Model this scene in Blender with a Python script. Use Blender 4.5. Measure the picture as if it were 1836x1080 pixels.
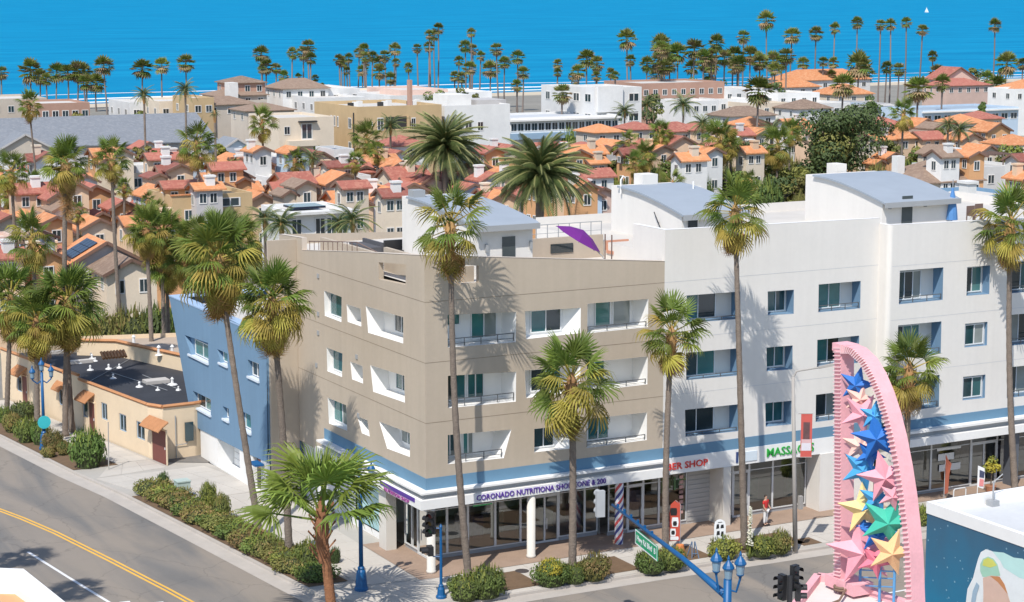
import bpy, bmesh, math, random
from mathutils import Vector, Matrix
from mathutils.geometry import tessellate_polygon
R = math.radians
rng = random.Random(7)
sc = bpy.context.scene
for o in list(bpy.data.objects): bpy.data.objects.remove(o)
col = sc.collection

# ------------------------------------------------------------------ camera, world, sun, exposure
F, CX, CY, HC = 3500., 918., 540., 29.
PIT = math.atan(555/F); ANG = R(28.3)
def ray0(x, y):
    a = (x-CX)/F; b = -(y-CY)/F; c, s = math.cos(PIT), math.sin(PIT)
    return a, c+b*s, -s+b*c
def rotxy(x, y): return x*math.cos(ANG)+y*math.sin(ANG), -x*math.sin(ANG)+y*math.cos(ANG)
_r = ray0(765, 1030); _c = rotxy(-HC/_r[2]*_r[0], -HC/_r[2]*_r[1])
CAM = Vector((-_c[0], -_c[1], HC))
def ray(x, y):
    a = ray0(x, y); u, v = rotxy(a[0], a[1]); return Vector((u, v, a[2]))
def G(x, y, z=0.):  r = ray(x, y); return CAM+r*((z-HC)/r.z)      # pixel -> point on the level z
def FV(x, y, v=0.): r = ray(x, y); return CAM+r*((v-CAM.y)/r.y)   # pixel -> point on a wall along the front street
def LU(x, y, u=0.): r = ray(x, y); return CAM+r*((u-CAM.x)/r.x)   # pixel -> point on a wall along the side street
def DP(x, y, d):    return CAM+ray(x, y)*d                        # pixel -> point at a given distance
cam = bpy.data.cameras.new('camera'); camo = bpy.data.objects.new('camera', cam); col.objects.link(camo)
camo.location = CAM; camo.rotation_euler = (math.pi/2-PIT, 0, -ANG)
cam.sensor_width = 36; cam.lens = 36*F/1836; cam.clip_start = 1; cam.clip_end = 60000
sc.camera = camo
SUN_AZ = Vector((-0.745, -0.667)); SUN_EL = R(53)
w = bpy.data.worlds.new('World'); sc.world = w; w.use_nodes = True
nt = w.node_tree; nt.nodes.clear()
wo = nt.nodes.new('ShaderNodeOutputWorld'); bg = nt.nodes.new('ShaderNodeBackground'); sky = nt.nodes.new('ShaderNodeTexSky')
sky.sky_type = 'NISHITA'; sky.sun_disc = False; sky.sun_elevation = SUN_EL
sky.sun_rotation = math.atan2(SUN_AZ.x, SUN_AZ.y); sky.air_density = 1.0; sky.dust_density = 0.4; sky.ozone_density = 1.6
bg.inputs['Strength'].default_value = 0.15
nt.links.new(sky.outputs[0], bg.inputs[0]); nt.links.new(bg.outputs[0], wo.inputs[0])
sl = bpy.data.lights.new('sun', 'SUN'); sl.energy = 4.2; sl.angle = R(0.55); sl.color = (1, .95, .87)
so = bpy.data.objects.new('sun', sl); col.objects.link(so)
_d = Vector((SUN_AZ.x*math.cos(SUN_EL), SUN_AZ.y*math.cos(SUN_EL), math.sin(SUN_EL)))
so.rotation_euler = _d.to_track_quat('Z', 'Y').to_euler(); so.location = (0, 0, 80)
vs = sc.view_settings; vs.view_transform = 'Standard'; vs.look = 'None'; vs.gamma = 1; vs.use_curve_mapping = False
vs.exposure = 0.2
sc.render.engine = 'CYCLES'; sc.cycles.use_denoising = True; sc.cycles.max_bounces = 6; sc.cycles.transparent_max_bounces = 12
sc.cycles.caustics_reflective = False; sc.cycles.caustics_refractive = False

# ------------------------------------------------------------------ helpers
class MB:
    """collects faces; one material index per face"""
    def __init__(s): s.v = []; s.f = []; s.m = []
    def face(s, pts, mi=0):
        n = len(s.v); s.v += [tuple(p) for p in pts]; s.f.append(tuple(range(n, n+len(pts)))); s.m.append(mi); return s
    def box(s, x0, y0, z0, x1, y1, z1, mi=0):
        n = len(s.v)
        s.v += [(x0,y0,z0),(x1,y0,z0),(x1,y1,z0),(x0,y1,z0),(x0,y0,z1),(x1,y0,z1),(x1,y1,z1),(x0,y1,z1)]
        for q in ((3,2,1,0),(4,5,6,7),(0,1,5,4),(1,2,6,5),(2,3,7,6),(3,0,4,7)): s.f.append(tuple(n+i for i in q)); s.m.append(mi)
        return s
    def hexa(s, bot, top, mi=0):
        """prism from two loops of the same length"""
        n = len(s.v); k = len(bot); s.v += [tuple(p) for p in bot]+[tuple(p) for p in top]
        s.f.append(tuple(n+i for i in reversed(range(k)))); s.m.append(mi)
        s.f.append(tuple(n+k+i for i in range(k))); s.m.append(mi)
        for i in range(k):
            j = (i+1) % k; s.f.append((n+i, n+j, n+k+j, n+k+i)); s.m.append(mi)
        return s
    def prism(s, poly, z0, z1, mi=0):
        return s.hexa([(p[0], p[1], z0) for p in poly], [(p[0], p[1], z1) for p in poly], mi)
    def sheet(s, poly, z, mi=0):
        pts = [Vector((p[0], p[1], p[2] if len(p) > 2 else z)) for p in poly]
        n = len(s.v); s.v += [tuple(p) for p in pts]
        for t in tessellate_polygon([pts]):
            a, b, c = [pts[i] for i in t]
            if (b-a).cross(c-a).z < 0: t = (t[0], t[2], t[1])
            s.f.append(tuple(n+i for i in t)); s.m.append(mi)
        return s
    def bar(s, a, b, w, h=None, mi=0):
        """a rectangular bar from a to b"""
        a, b = Vector(a), Vector(b); h = h or w; d = (b-a).normalized()
        up = Vector((0,0,1)) if abs(d.z) < .95 else Vector((0,1,0))
        x = d.cross(up).normalized()*w/2; y = x.cross(d).normalized()*h/2
        return s.hexa([a-x-y, a+x-y, a+x+y, a-x+y], [b-x-y, b+x-y, b+x+y, b-x+y], mi)
    def tube(s, pts, rad, n=8, mi=0, cap=True):
        pts = [Vector(p) for p in pts]; rad = rad if isinstance(rad, (list, tuple)) else [rad]*len(pts)
        base = len(s.v); k = len(pts)
        for i, p in enumerate(pts):
            d = (pts[min(i+1, k-1)]-pts[max(i-1, 0)]).normalized()
            up = Vector((0,0,1)) if abs(d.z) < .9 else Vector((0,1,0))
            x = d.cross(up).normalized(); y = d.cross(x)
            for j in range(n):
                t = 2*math.pi*j/n; s.v.append(tuple(p+(x*math.cos(t)+y*math.sin(t))*rad[i]))
        for i in range(k-1):
            for j in range(n):
                j2 = (j+1) % n; a = base+i*n
                s.f.append((a+j, a+j2, a+n+j2, a+n+j)); s.m.append(mi)
        if cap:
            s.f.append(tuple(base+j for j in reversed(range(n)))); s.m.append(mi)
            s.f.append(tuple(base+(k-1)*n+j for j in range(n))); s.m.append(mi)
        return s
    def lathe(s, prof, n=12, c=(0,0,0), mi=0):
        """prof: list of (radius, z)"""
        base = len(s.v)
        for r_, z in prof:
            for j in range(n):
                t = 2*math.pi*j/n; s.v.append((c[0]+r_*math.cos(t), c[1]+r_*math.sin(t), c[2]+z))
        k = len(prof)
        for i in range(k-1):
            for j in range(n):
                j2 = (j+1) % n; a = base+i*n; s.f.append((a+j, a+j2, a+n+j2, a+n+j)); s.m.append(mi)
        s.f.append(tuple(base+j for j in reversed(range(n)))); s.m.append(mi)
        s.f.append(tuple(base+(k-1)*n+j for j in range(n))); s.m.append(mi)
        return s
    def mesh(s, name, mats, off=None, smooth=False):
        me = bpy.data.meshes.new(name)
        vv = s.v if off is None else [(x-off[0], y-off[1], z-off[2]) for x, y, z in s.v]
        me.from_pydata(vv, [], s.f)
        for m_ in (mats if isinstance(mats, (list, tuple)) else [mats]): me.materials.append(m_)
        me.polygons.foreach_set('material_index', s.m)
        if smooth: me.polygons.foreach_set('use_smooth', [True]*len(s.f))
        me.update(); return me

ORG = {}
def props(o, label=None, cat=None, group=None, kind=None):
    if label: o['label'] = label
    if cat: o['category'] = cat
    if group: o['group'] = group
    if kind: o['kind'] = kind
    return o
def empty(name, loc, label=None, cat=None, group=None, rz=0):
    o = bpy.data.objects.new(name, None); col.objects.link(o); o.location = loc; o.rotation_euler = (0, 0, rz)
    o.empty_display_size = .3; ORG[o] = Vector(loc); return props(o, label, cat, group)
def put(name, me, parent=None, **kw):
    o = bpy.data.objects.new(name, me); col.objects.link(o)
    if parent is not None: o.parent = parent; ORG[o] = ORG.get(parent, Vector())
    return props(o, **kw)
def mk(name, mb, mats, parent=None, smooth=False, **kw):
    """mb holds world coordinates; parts are stored relative to their thing's base"""
    off = ORG.get(parent) if parent is not None else None
    return put(name, mb.mesh(name, mats, off, smooth), parent, **kw)
KIDS = {}
def copy_tree(o, parent=None):
    c = o.copy(); col.objects.link(c); c.parent = parent
    for ch in o.children: copy_tree(ch, c)
    return c
def text_mesh(body, size, mat, extrude=.02, align='CENTER'):
    cu = bpy.data.curves.new('lettering', 'FONT'); cu.body = body; cu.size = size; cu.extrude = extrude
    cu.align_x = align; cu.align_y = 'CENTER'; cu.resolution_u = 2; cu.offset = size*.012
    ob = bpy.data.objects.new('lettering_source', cu); col.objects.link(ob)
    me = bpy.data.meshes.new_from_object(ob.evaluated_get(bpy.context.evaluated_depsgraph_get()))
    bpy.data.objects.remove(ob); bpy.data.curves.remove(cu)
    me.materials.clear(); me.materials.append(mat); return me

# ------------------------------------------------------------------ materials
MATS = {}
def mat(name, c, rough=.8, var=.0, nscale=4., namp=.12, bump=.0, bscale=20., spec=.5, metal=0., hue=0., coord='Object', fine=0., trans=0.):
    if name in MATS: return MATS[name]
    m = bpy.data.materials.new(name); m.use_nodes = True; n = m.node_tree; b = n.nodes['Principled BSDF']
    L = n.links.new
    b.inputs['Roughness'].default_value = rough; b.inputs['Metallic'].default_value = metal
    b.inputs['Specular IOR Level'].default_value = spec
    rgb = n.nodes.new('ShaderNodeRGB'); rgb.outputs[0].default_value = (*c, 1)
    out = rgb.outputs[0]
    tc = n.nodes.new('ShaderNodeTexCoord'); geo = n.nodes.new('ShaderNodeNewGeometry')
    co = tc.outputs['Object'] if coord == 'Object' else geo.outputs['Position']
    def mult(val, fac_lo, fac_hi):
        nonlocal out
        mr = n.nodes.new('ShaderNodeMapRange'); mr.inputs['To Min'].default_value = fac_lo; mr.inputs['To Max'].default_value = fac_hi
        L(val, mr.inputs['Value'])
        mx = n.nodes.new('ShaderNodeVectorMath'); mx.operation = 'SCALE'; L(out, mx.inputs[0]); L(mr.outputs[0], mx.inputs['Scale']); out = mx.outputs[0]
    if namp:
        t = n.nodes.new('ShaderNodeTexNoise'); t.inputs['Scale'].default_value = nscale; t.inputs['Detail'].default_value = 6; t.inputs['Roughness'].default_value = .65
        L(co, t.inputs['Vector']); mult(t.outputs[0], 1-namp*2, 1+namp*2)
    if fine:
        t = n.nodes.new('ShaderNodeTexNoise'); t.inputs['Scale'].default_value = nscale*12; t.inputs['Detail'].default_value = 3
        L(co, t.inputs['Vector']); mult(t.outputs[0], 1-fine*2, 1+fine*2)
    if var or hue:
        oi = n.nodes.new('ShaderNodeObjectInfo')
        if var: mult(oi.outputs['Random'], 1-var, 1+var)
        if hue:
            hs = n.nodes.new('ShaderNodeHueSaturation'); mr = n.nodes.new('ShaderNodeMapRange')
            mr.inputs['To Min'].default_value = .5-hue; mr.inputs['To Max'].default_value = .5+hue
            mm = n.nodes.new('ShaderNodeMath'); mm.operation = 'FRACT'; m2 = n.nodes.new('ShaderNodeMath'); m2.operation = 'MULTIPLY'; m2.inputs[1].default_value = 7.3
            L(oi.outputs['Random'], m2.inputs[0]); L(m2.outputs[0], mm.inputs[0]); L(mm.outputs[0], mr.inputs['Value'])
            L(mr.outputs[0], hs.inputs['Hue']); L(out, hs.inputs['Color']); out = hs.outputs[0]
    L(out, b.inputs['Base Color'])
    if trans:   # thin leaf: some light passes through
        td = n.nodes.new('ShaderNodeBsdfTranslucent'); L(out, td.inputs['Color'])
        mx = n.nodes.new('ShaderNodeMixShader'); mx.inputs[0].default_value = trans
        L(b.outputs[0], mx.inputs[1]); L(td.outputs[0], mx.inputs[2]); L(mx.outputs[0], n.nodes['Material Output'].inputs['Surface'])
    if bump:
        t = n.nodes.new('ShaderNodeTexNoise'); t.inputs['Scale'].default_value = bscale; t.inputs['Detail'].default_value = 4
        L(co, t.inputs['Vector']); bp = n.nodes.new('ShaderNodeBump'); bp.inputs['Strength'].default_value = bump; bp.inputs['Distance'].default_value = .05
        L(t.outputs[0], bp.inputs['Height']); L(bp.outputs[0], b.inputs['Normal'])
    MATS[name] = m; return m
def tilemat(name, c, c2, scale, var=.12, axis=0, hue=.0):
    """clay roof tile: rows of barrel tiles as fine relief plus per-tile tone"""
    if name in MATS: return MATS[name]
    m = mat(name, c, .85, var, 1.2, .10, hue=hue); n = m.node_tree; L = n.links.new; b = n.nodes['Principled BSDF']
    prev = b.inputs['Base Color'].links[0].from_socket
    tc = n.nodes.new('ShaderNodeTexCoord')
    vo = n.nodes.new('ShaderNodeTexVoronoi'); vo.inputs['Scale'].default_value = scale; L(tc.outputs['Object'], vo.inputs['Vector'])
    mx = n.nodes.new('ShaderNodeMix'); mx.data_type = 'RGBA'; mx.inputs['B'].default_value = (*c2, 1)
    sp = n.nodes.new('ShaderNodeSeparateColor'); L(vo.outputs['Color'], sp.inputs[0])
    mr = n.nodes.new('ShaderNodeMapRange'); mr.inputs['From Min'].default_value = .45; mr.inputs['To Max'].default_value = .75; L(sp.outputs[0], mr.inputs['Value'])
    L(mr.outputs[0], mx.inputs['Factor']); L(prev, mx.inputs['A']); L(mx.outputs['Result'], b.inputs['Base Color'])
    bp = n.nodes.new('ShaderNodeBump'); bp.inputs['Strength'].default_value = .7; bp.inputs['Distance'].default_value = .06
    L(vo.outputs['Distance'], bp.inputs['Height']); L(bp.outputs[0], b.inputs['Normal'])
    return m
def glassmat(name, tint, tr=.35, rough=.03):
    """window glass: part mirror, part see-through"""
    if name in MATS: return MATS[name]
    m = bpy.data.materials.new(name); m.use_nodes = True; n = m.node_tree; L = n.links.new
    b = n.nodes['Principled BSDF']; b.inputs['Roughness'].default_value = rough; b.inputs['Base Color'].default_value = (*tint, 1); b.inputs['Specular IOR Level'].default_value = .9
    tb = n.nodes.new('ShaderNodeBsdfTransparent'); tb.inputs[0].default_value = (.80,.86,.87,1)
    mx = n.nodes.new('ShaderNodeMixShader'); mx.inputs[0].default_value = tr
    L(b.outputs[0], mx.inputs[1]); L(tb.outputs[0], mx.inputs[2]); L(mx.outputs[0], n.nodes['Material Output'].inputs['Surface'])
    MATS[name] = m; return m
def oi_glass(name, cols, rough=.06):
    """pane of reflective glass whose tone differs from pane to pane"""
    if name in MATS: return MATS[name]
    m = bpy.data.materials.new(name); m.use_nodes = True; n = m.node_tree; L = n.links.new; b = n.nodes['Principled BSDF']
    oi = n.nodes.new('ShaderNodeObjectInfo'); cr = n.nodes.new('ShaderNodeValToRGB'); cr.color_ramp.interpolation = 'CONSTANT'
    e = cr.color_ramp.elements
    while len(e) < len(cols): e.new(.5)
    for i, c_ in enumerate(cols): e[i].position = i/len(cols); e[i].color = (*c_, 1)
    L(oi.outputs['Random'], cr.inputs[0])
    tc = n.nodes.new('ShaderNodeTexCoord'); t = n.nodes.new('ShaderNodeTexNoise'); t.inputs['Scale'].default_value = .9; L(tc.outputs['Object'], t.inputs['Vector'])
    mr = n.nodes.new('ShaderNodeMapRange'); mr.inputs['To Min'].default_value = .55; mr.inputs['To Max'].default_value = 1.35; L(t.outputs[0], mr.inputs['Value'])
    sc_ = n.nodes.new('ShaderNodeVectorMath'); sc_.operation = 'SCALE'; L(cr.outputs[0], sc_.inputs[0]); L(mr.outputs[0], sc_.inputs['Scale']); L(sc_.outputs[0], b.inputs['Base Color'])
    b.inputs['Roughness'].default_value = rough; b.inputs['Specular IOR Level'].default_value = .8
    MATS[name] = m; return m

TAN = mat('tan_stucco', (.478,.40,.315), .9, 0, .35, .05, .25, 30, coord='P', fine=.02)
WHITE = mat('white_stucco', (.72,.69,.65), .9, 0, .3, .03, .25, 30, coord='P', fine=.015)
WTRIM = mat('white_trim', (.8,.79,.77), .7, 0, 1.5, .03)
BLUE = mat('blue_stucco', (.155,.262,.385), .9, 0, .4, .05, .2, 30, coord='P')
BAND = mat('blue_band_paint', (.125,.245,.36), .8, 0, .6, .06, coord='P')
GREYROOF = mat('grey_membrane_roof', (.30,.34,.39), .7, 0, .6, .06, coord='P')
GREYTRIM = mat('grey_metal_trim', (.33,.34,.35), .5, 0, 1, .05)
ROOFGRAVEL = mat('pale_roof_coating', (.55,.52,.48), .95, .05, .4, .1, coord='P')
GLASS = oi_glass('teal_window_glass', [(.02,.10,.11),(.035,.16,.17),(.015,.06,.07),(.05,.19,.19),(.02,.035,.04),(.03,.12,.13),(.25,.28,.27),(.025,.06,.07),(.09,.22,.21),(.03,.045,.05)])
HGLASS = oi_glass('house_window_glass', [(.02,.03,.035),(.03,.05,.06),(.05,.07,.08),(.02,.05,.06)])
def shop_glass():
    m = bpy.data.materials.new('shop_glass'); m.use_nodes = True; n = m.node_tree; L = n.links.new; n.nodes.remove(n.nodes['Principled BSDF'])
    tb_ = n.nodes.new('ShaderNodeBsdfTransparent'); tb_.inputs[0].default_value = (.72,.80,.80,1); gl = n.nodes.new('ShaderNodeBsdfGlossy'); gl.inputs['Roughness'].default_value = .015; gl.inputs[0].default_value = (.9,.93,.93,1)
    lw = n.nodes.new('ShaderNodeFresnel'); lw.inputs['IOR'].default_value = 2.5; tc = n.nodes.new('ShaderNodeTexCoord'); t = n.nodes.new('ShaderNodeTexNoise'); t.inputs['Scale'].default_value = .5; L(tc.outputs['Object'], t.inputs['Vector'])
    bp = n.nodes.new('ShaderNodeBump'); bp.inputs['Strength'].default_value = .05; bp.inputs['Distance'].default_value = .1; L(t.outputs[0], bp.inputs['Height']); L(bp.outputs[0], gl.inputs['Normal'])
    mx = n.nodes.new('ShaderNodeMixShader'); L(lw.outputs[0], mx.inputs[0]); L(tb_.outputs[0], mx.inputs[1]); L(gl.outputs[0], mx.inputs[2]); L(mx.outputs[0], n.nodes['Material Output'].inputs['Surface']); return m
SGLASS = shop_glass()
FRAME = mat('white_window_frame', (.75,.76,.77), .5, 0, 3, .02)
ALU = mat('aluminium_frame', (.62,.63,.63), .45, 0, 3, .03)
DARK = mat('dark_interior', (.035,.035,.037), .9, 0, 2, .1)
BLACK = mat('black_metal', (.02,.02,.022), .5, 0, 3, .05)
RAILM = mat('dark_rail', (.11,.115,.12), .5, 0, 3, .04)
BROWNM = mat('brown_metal_rail', (.16,.10,.08), .6, 0, 3, .05)
CONC = mat('concrete_paving', (.49,.455,.41), .92, .035, .5, .07, .2, 40, coord='P', fine=.03)
KERBM = mat('kerb_concrete', (.43,.39,.35), .92, .04, .8, .09, .2, 30, coord='P', fine=.03)
ASPH = mat('asphalt', (.21,.188,.165), .93, 0, .22, .17, .35, 60, coord='P', fine=.05)
SOIL = mat('mulch_soil', (.15,.095,.055), 1, 0, 3, .2, .6, 20, coord='P', fine=.1)
BRICKP = mat('red_brown_paving', (.33,.235,.175), .85, 0, 1, .12, coord='P', fine=.08)
YEL = mat('yellow_road_paint', (.75,.42,.06), .8, 0, 1.5, .10, coord='P', fine=.06)
WPAINT = mat('white_road_paint', (.68,.68,.68), .8, 0, 1.5, .12, coord='P', fine=.06)
BLUEPOLE = mat('blue_pole_paint', (.004,.09,.25), .45, 0, 2, .04)

def streaks(m_, amt=.10, sx=2.2):
    """faint rain streaks and patches running down painted walls"""
    n = m_.node_tree; L = n.links.new; b = n.nodes['Principled BSDF']; prev = b.inputs['Base Color'].links[0].from_socket
    geo = n.nodes.new('ShaderNodeNewGeometry'); mp = n.nodes.new('ShaderNodeMapping'); mp.inputs['Scale'].default_value = (sx,sx,.10); L(geo.outputs['Position'], mp.inputs[0])
    t = n.nodes.new('ShaderNodeTexNoise'); t.inputs['Scale'].default_value = 1.0; t.inputs['Detail'].default_value = 4; L(mp.outputs[0], t.inputs['Vector'])
    mr = n.nodes.new('ShaderNodeMapRange'); mr.inputs['From Min'].default_value = .35; mr.inputs['From Max'].default_value = .7; mr.inputs['To Min'].default_value = 1.0; mr.inputs['To Max'].default_value = 1-amt; L(t.outputs[0], mr.inputs['Value'])
    sc_ = n.nodes.new('ShaderNodeVectorMath'); sc_.operation = 'SCALE'; L(prev, sc_.inputs[0]); L(mr.outputs[0], sc_.inputs['Scale']); L(sc_.outputs[0], b.inputs['Base Color'])
for m_ in (TAN, BLUE): streaks(m_, .055)
streaks(WHITE, .035)
# ------------------------------------------------------------------ ground, sea, roads, pavements
S0, S1 = G(270, 186, -3), G(960, 167, -3)
SD = Vector((S1.x-S0.x, S1.y-S0.y)).normalized(); SN = Vector((SD.y, -SD.x))      # SN points inland
def shore(t, off): p = Vector((S0.x, S0.y))+SD*t+SN*off; return (p.x, p.y)
mb = MB(); mb.sheet([(-300,-260), (420,-260), shore(900,62), shore(-900,62)], 0)
mk('ground', mb, mat('town_ground', (.23,.215,.185), .95, 0, .06, .16, .3, 2, coord='P', fine=.1), kind='structure')
mb = MB()
for i in range(60):
    a, b = -900+i*30, -870+i*30
    for o0, o1, z0, z1 in ((63, 24, .02, -1.6), (24, -14, -1.6, -3.3)):
        mb.face([(*shore(a,o0),z0), (*shore(b,o0),z0), (*shore(b,o1),z1), (*shore(a,o1),z1)])
mk('beach', mb, mat('beach_sand', (.52,.44,.33), .95, 0, .05, .08, coord='P'), kind='structure')
# sea
m = mat('sea_water', (.0,.19,.46), .5, 0, .004, .0, spec=.0, coord='P'); n = m.node_tree; L = n.links.new; b = n.nodes['Principled BSDF']
geo = n.nodes.new('ShaderNodeNewGeometry'); mp = n.nodes.new('ShaderNodeMapping'); mp.inputs['Rotation'].default_value = (0,0,-math.atan2(SD.y,SD.x))
mp.inputs['Scale'].default_value = (.28,1,1); L(geo.outputs['Position'], mp.inputs[0])
t1 = n.nodes.new('ShaderNodeTexNoise'); t1.inputs['Scale'].default_value = .035; t1.inputs['Detail'].default_value = 9; t1.inputs['Roughness'].default_value = .7; L(mp.outputs[0], t1.inputs['Vector'])
cr = n.nodes.new('ShaderNodeValToRGB'); e = cr.color_ramp.elements
e[0].position = .32; e[0].color = (.0,.16,.33,1); e[1].position = .70; e[1].color = (.004,.265,.465,1); L(t1.outputs[0], cr.inputs[0]); L(cr.outputs[0], b.inputs['Base Color'])
bp = n.nodes.new('ShaderNodeBump'); bp.inputs['Strength'].default_value = .5; bp.inputs['Distance'].default_value = .6
t2 = n.nodes.new('ShaderNodeTexNoise'); t2.inputs['Scale'].default_value = .25; t2.inputs['Detail'].default_value = 5; L(mp.outputs[0], t2.inputs['Vector']); L(t2.outputs[0], bp.inputs['Height']); L(bp.outputs[0], b.inputs['Normal'])
gl = n.nodes.new('ShaderNodeBsdfGlossy'); gl.inputs['Roughness'].default_value = .35; gl.inputs[0].default_value = (.6,.85,1,1); L(bp.outputs[0], gl.inputs['Normal']); mxs = n.nodes.new('ShaderNodeMixShader'); mxs.inputs[0].default_value = .05
L(b.outputs[0], mxs.inputs[1]); L(gl.outputs[0], mxs.inputs[2]); L(mxs.outputs[0], n.nodes['Material Output'].inputs['Surface'])
mb = MB(); mb.sheet([shore(-30000,8), shore(30000,8), shore(30000,-45000), shore(-30000,-45000)], -3)
mk('sea', mb, m, kind='structure')
fo = mat('sea_foam', (.8,.82,.84), .9, 0, .12, .12, coord='P')
def foam(off, wid, seed, t0=-500, t1=800):
    r_ = random.Random(seed); mb = MB(); prev = None; t = t0; ph = r_.random()*9
    while t < t1:
        c_ = off+2.5*math.sin(t*.031+ph)+1.5*math.sin(t*.093+2*ph); wdt = max(.0, wid*(.62+.5*math.sin(t*.017+ph*3)+.3*r_.random()))
        cur = (shore(t, c_-wdt/2), shore(t, c_+wdt/2))
        if prev: mb.face([(*prev[0],-2.94), (*cur[0],-2.94), (*cur[1],-2.94), (*prev[1],-2.94)])
        prev = cur; t += 5
    mk('wave_foam', mb, fo, kind='stuff', label='white line of breaking surf along the beach')
for off, wid, sd in ((-3,7,1),(-16,5,2),(-34,6,3),(-62,3,4)): foam(off, wid, sd)

K = [(95,-5.7),(60,-5.6),(22,-6.0),(10,-5.5),(2.5,-5.4),(0.3,-5.45),(-2,-5.2),(-4.2,-4.4),(-5.6,-3.0),(-6.25,-1.2),(-6.5,1),(-7.7,12),(-8.9,22.6),(-9.95,28.9),(-11.42,40.8),(-14.8,60),(-20,85),(-28,115)]
def offset(P, d):
    out = []
    for i, p in enumerate(P):
        a = Vector(P[max(i-1,0)]); b_ = Vector(P[min(i+1,len(P)-1)]); t = (b_-a).normalized(); nrm = Vector((t.y,-t.x))  # right side of travel = inland (town side)
        q = Vector(p)+nrm*d; out.append((q.x,q.y))
    return out
def strip(mb, A_, B_, z0, z1, mi=0):
    for i in range(len(A_)-1): mb.face([(*A_[i],z0),(*A_[i+1],z0),(*B_[i+1],z1),(*B_[i],z1)], mi)
rest = [(-52,125),(-40,100),(-33,75),(-28,45),(-24.5,22),(-22.8,5),(-22.6,-3),(-25,-6),(-95,-6),(-95,-22),(-25,-22),(-22,-25),(-22,-140),(-7,-140),(-7,-24),(-5,-21.5),(95,-21.5)]
mb = MB(); mb.sheet(K+rest, .006); road = mk('road', mb, ASPH, kind='structure')
n = ASPH.node_tree; L = n.links.new; b = n.nodes['Principled BSDF']; prev = b.inputs['Base Color'].links[0].from_socket; geo = n.nodes.new('ShaderNodeNewGeometry')
mp = n.nodes.new('ShaderNodeMapping'); mp.inputs['Scale'].default_value = (.9,.16,1); L(geo.outputs['Position'], mp.inputs[0])     # worn and patched bands along the lanes
t1 = n.nodes.new('ShaderNodeTexNoise'); t1.inputs['Scale'].default_value = .35; t1.inputs['Detail'].default_value = 5; t1.inputs['Distortion'].default_value = .6; L(mp.outputs[0], t1.inputs['Vector'])
cr = n.nodes.new('ShaderNodeValToRGB'); e = cr.color_ramp.elements; e[0].position = .40; e[0].color = (.13,.132,.134,1); e[1].position = .58; e[1].color = (.29,.245,.20,1); L(t1.outputs[0], cr.inputs[0])
mx = n.nodes.new('ShaderNodeMix'); mx.data_type = 'RGBA'; mx.inputs['Factor'].default_value = .6; L(prev, mx.inputs['A']); L(cr.outputs[0], mx.inputs['B'])
nz = n.nodes.new('ShaderNodeTexNoise'); nz.inputs['Scale'].default_value = 1.2; nz.inputs['Detail'].default_value = 4; L(geo.outputs['Position'], nz.inputs['Vector'])      # hairline cracks and tar seams
va = n.nodes.new('ShaderNodeVectorMath'); va.operation = 'MULTIPLY_ADD'; va.inputs[1].default_value = (.9,.9,.9); L(nz.outputs['Color'], va.inputs[0]); L(geo.outputs['Position'], va.inputs[2])
vo = n.nodes.new('ShaderNodeTexVoronoi'); vo.feature = 'DISTANCE_TO_EDGE'; vo.inputs['Scale'].default_value = .22; L(va.outputs[0], vo.inputs['Vector'])
mr = n.nodes.new('ShaderNodeMapRange'); mr.inputs['From Max'].default_value = .012; mr.inputs['To Min'].default_value = .8; L(vo.outputs['Distance'], mr.inputs['Value'])
s2 = n.nodes.new('ShaderNodeVectorMath'); s2.operation = 'SCALE'; L(mx.outputs['Result'], s2.inputs[0]); L(mr.outputs[0], s2.inputs['Scale']); L(s2.outputs[0], b.inputs['Base Color'])
Ko = offset(K, -.95); mb = MB(); strip(mb, Ko, K, .014, .02); mk('gutter', mb, KERBM, kind='structure')
Ki = offset(K, .17); mb = MB(); strip(mb, K, K, .0, .15); strip(mb, K, Ki, .15, .152); mk('kerb', mb, KERBM, kind='structure')
mb = MB(); mb.sheet(Ki[:14]+[(-11.2,40.7),(-13,52),(-8.2,52),(-4.7,30),(-2,28),(-1,20),(3,8),(95,8)], .13); pav = mk('pavement', mb, mat('pavement_joint', (.40,.375,.34), .95, 0, .5, .08, coord='P'), kind='structure')
def slabs(bl, br, tr, tl, nu, nv, gap=.012):
    bl, br, tr, tl = [Vector(p) for p in (bl,br,tr,tl)]
    P = lambda s, t: (bl*(1-s)+br*s)*(1-t)+(tl*(1-s)+tr*s)*t
    for i in range(nu):
        for j in range(nv):
            q = [P(i/nu,j/nv),P((i+1)/nu,j/nv),P((i+1)/nu,(j+1)/nv),P(i/nu,(j+1)/nv)]; c_ = sum(q, Vector((0,0)))/4
            q = [p+(c_-p).normalized()*gap*1.4 for p in q]
            mb = MB(); zt = .152+rng.uniform(0,.003); mb.prism([(p.x,p.y) for p in q], .12, zt); mk('slab', mb, CONC, pav)
slabs((.32,-5.22),(48,-5.5),(48,-1.25),(.32,-1.25), 32, 3)
slabs((-4.9,-3.4),(.3,-5.22),(.3,-1.25),(-5.9,-.7), 4, 3)
slabs((-3.7,-.6),(-.95,-.9),(-.95,19),(-6.1,19), 2, 13)
slabs((-6.9,19.1),(-.95,19.1),(-2.4,26.5),(-9.2,26.5), 4, 5)
slabs((-9.0,26.6),(-4.6,27.2),(-4.9,29.6),(-7.4,29.6), 3, 2)
slabs((-7.1,29.8),(-4.95,29.7),(-8.1,52),(-10.4,52), 2, 15)
mb = MB(); mb.sheet([(-.9,-1.2),(50,-1.2),(50,6),(-.9,6)], .151); mk('arcade_paving', mb, BRICKP, kind='structure')
mb = MB(); mb.sheet([(-4.3,28.6),(-2,27.2),(4,27.4),(18,31),(18,36),(-2.2,30.6)], .16); mk('alley', mb, ASPH, kind='structure')
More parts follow.
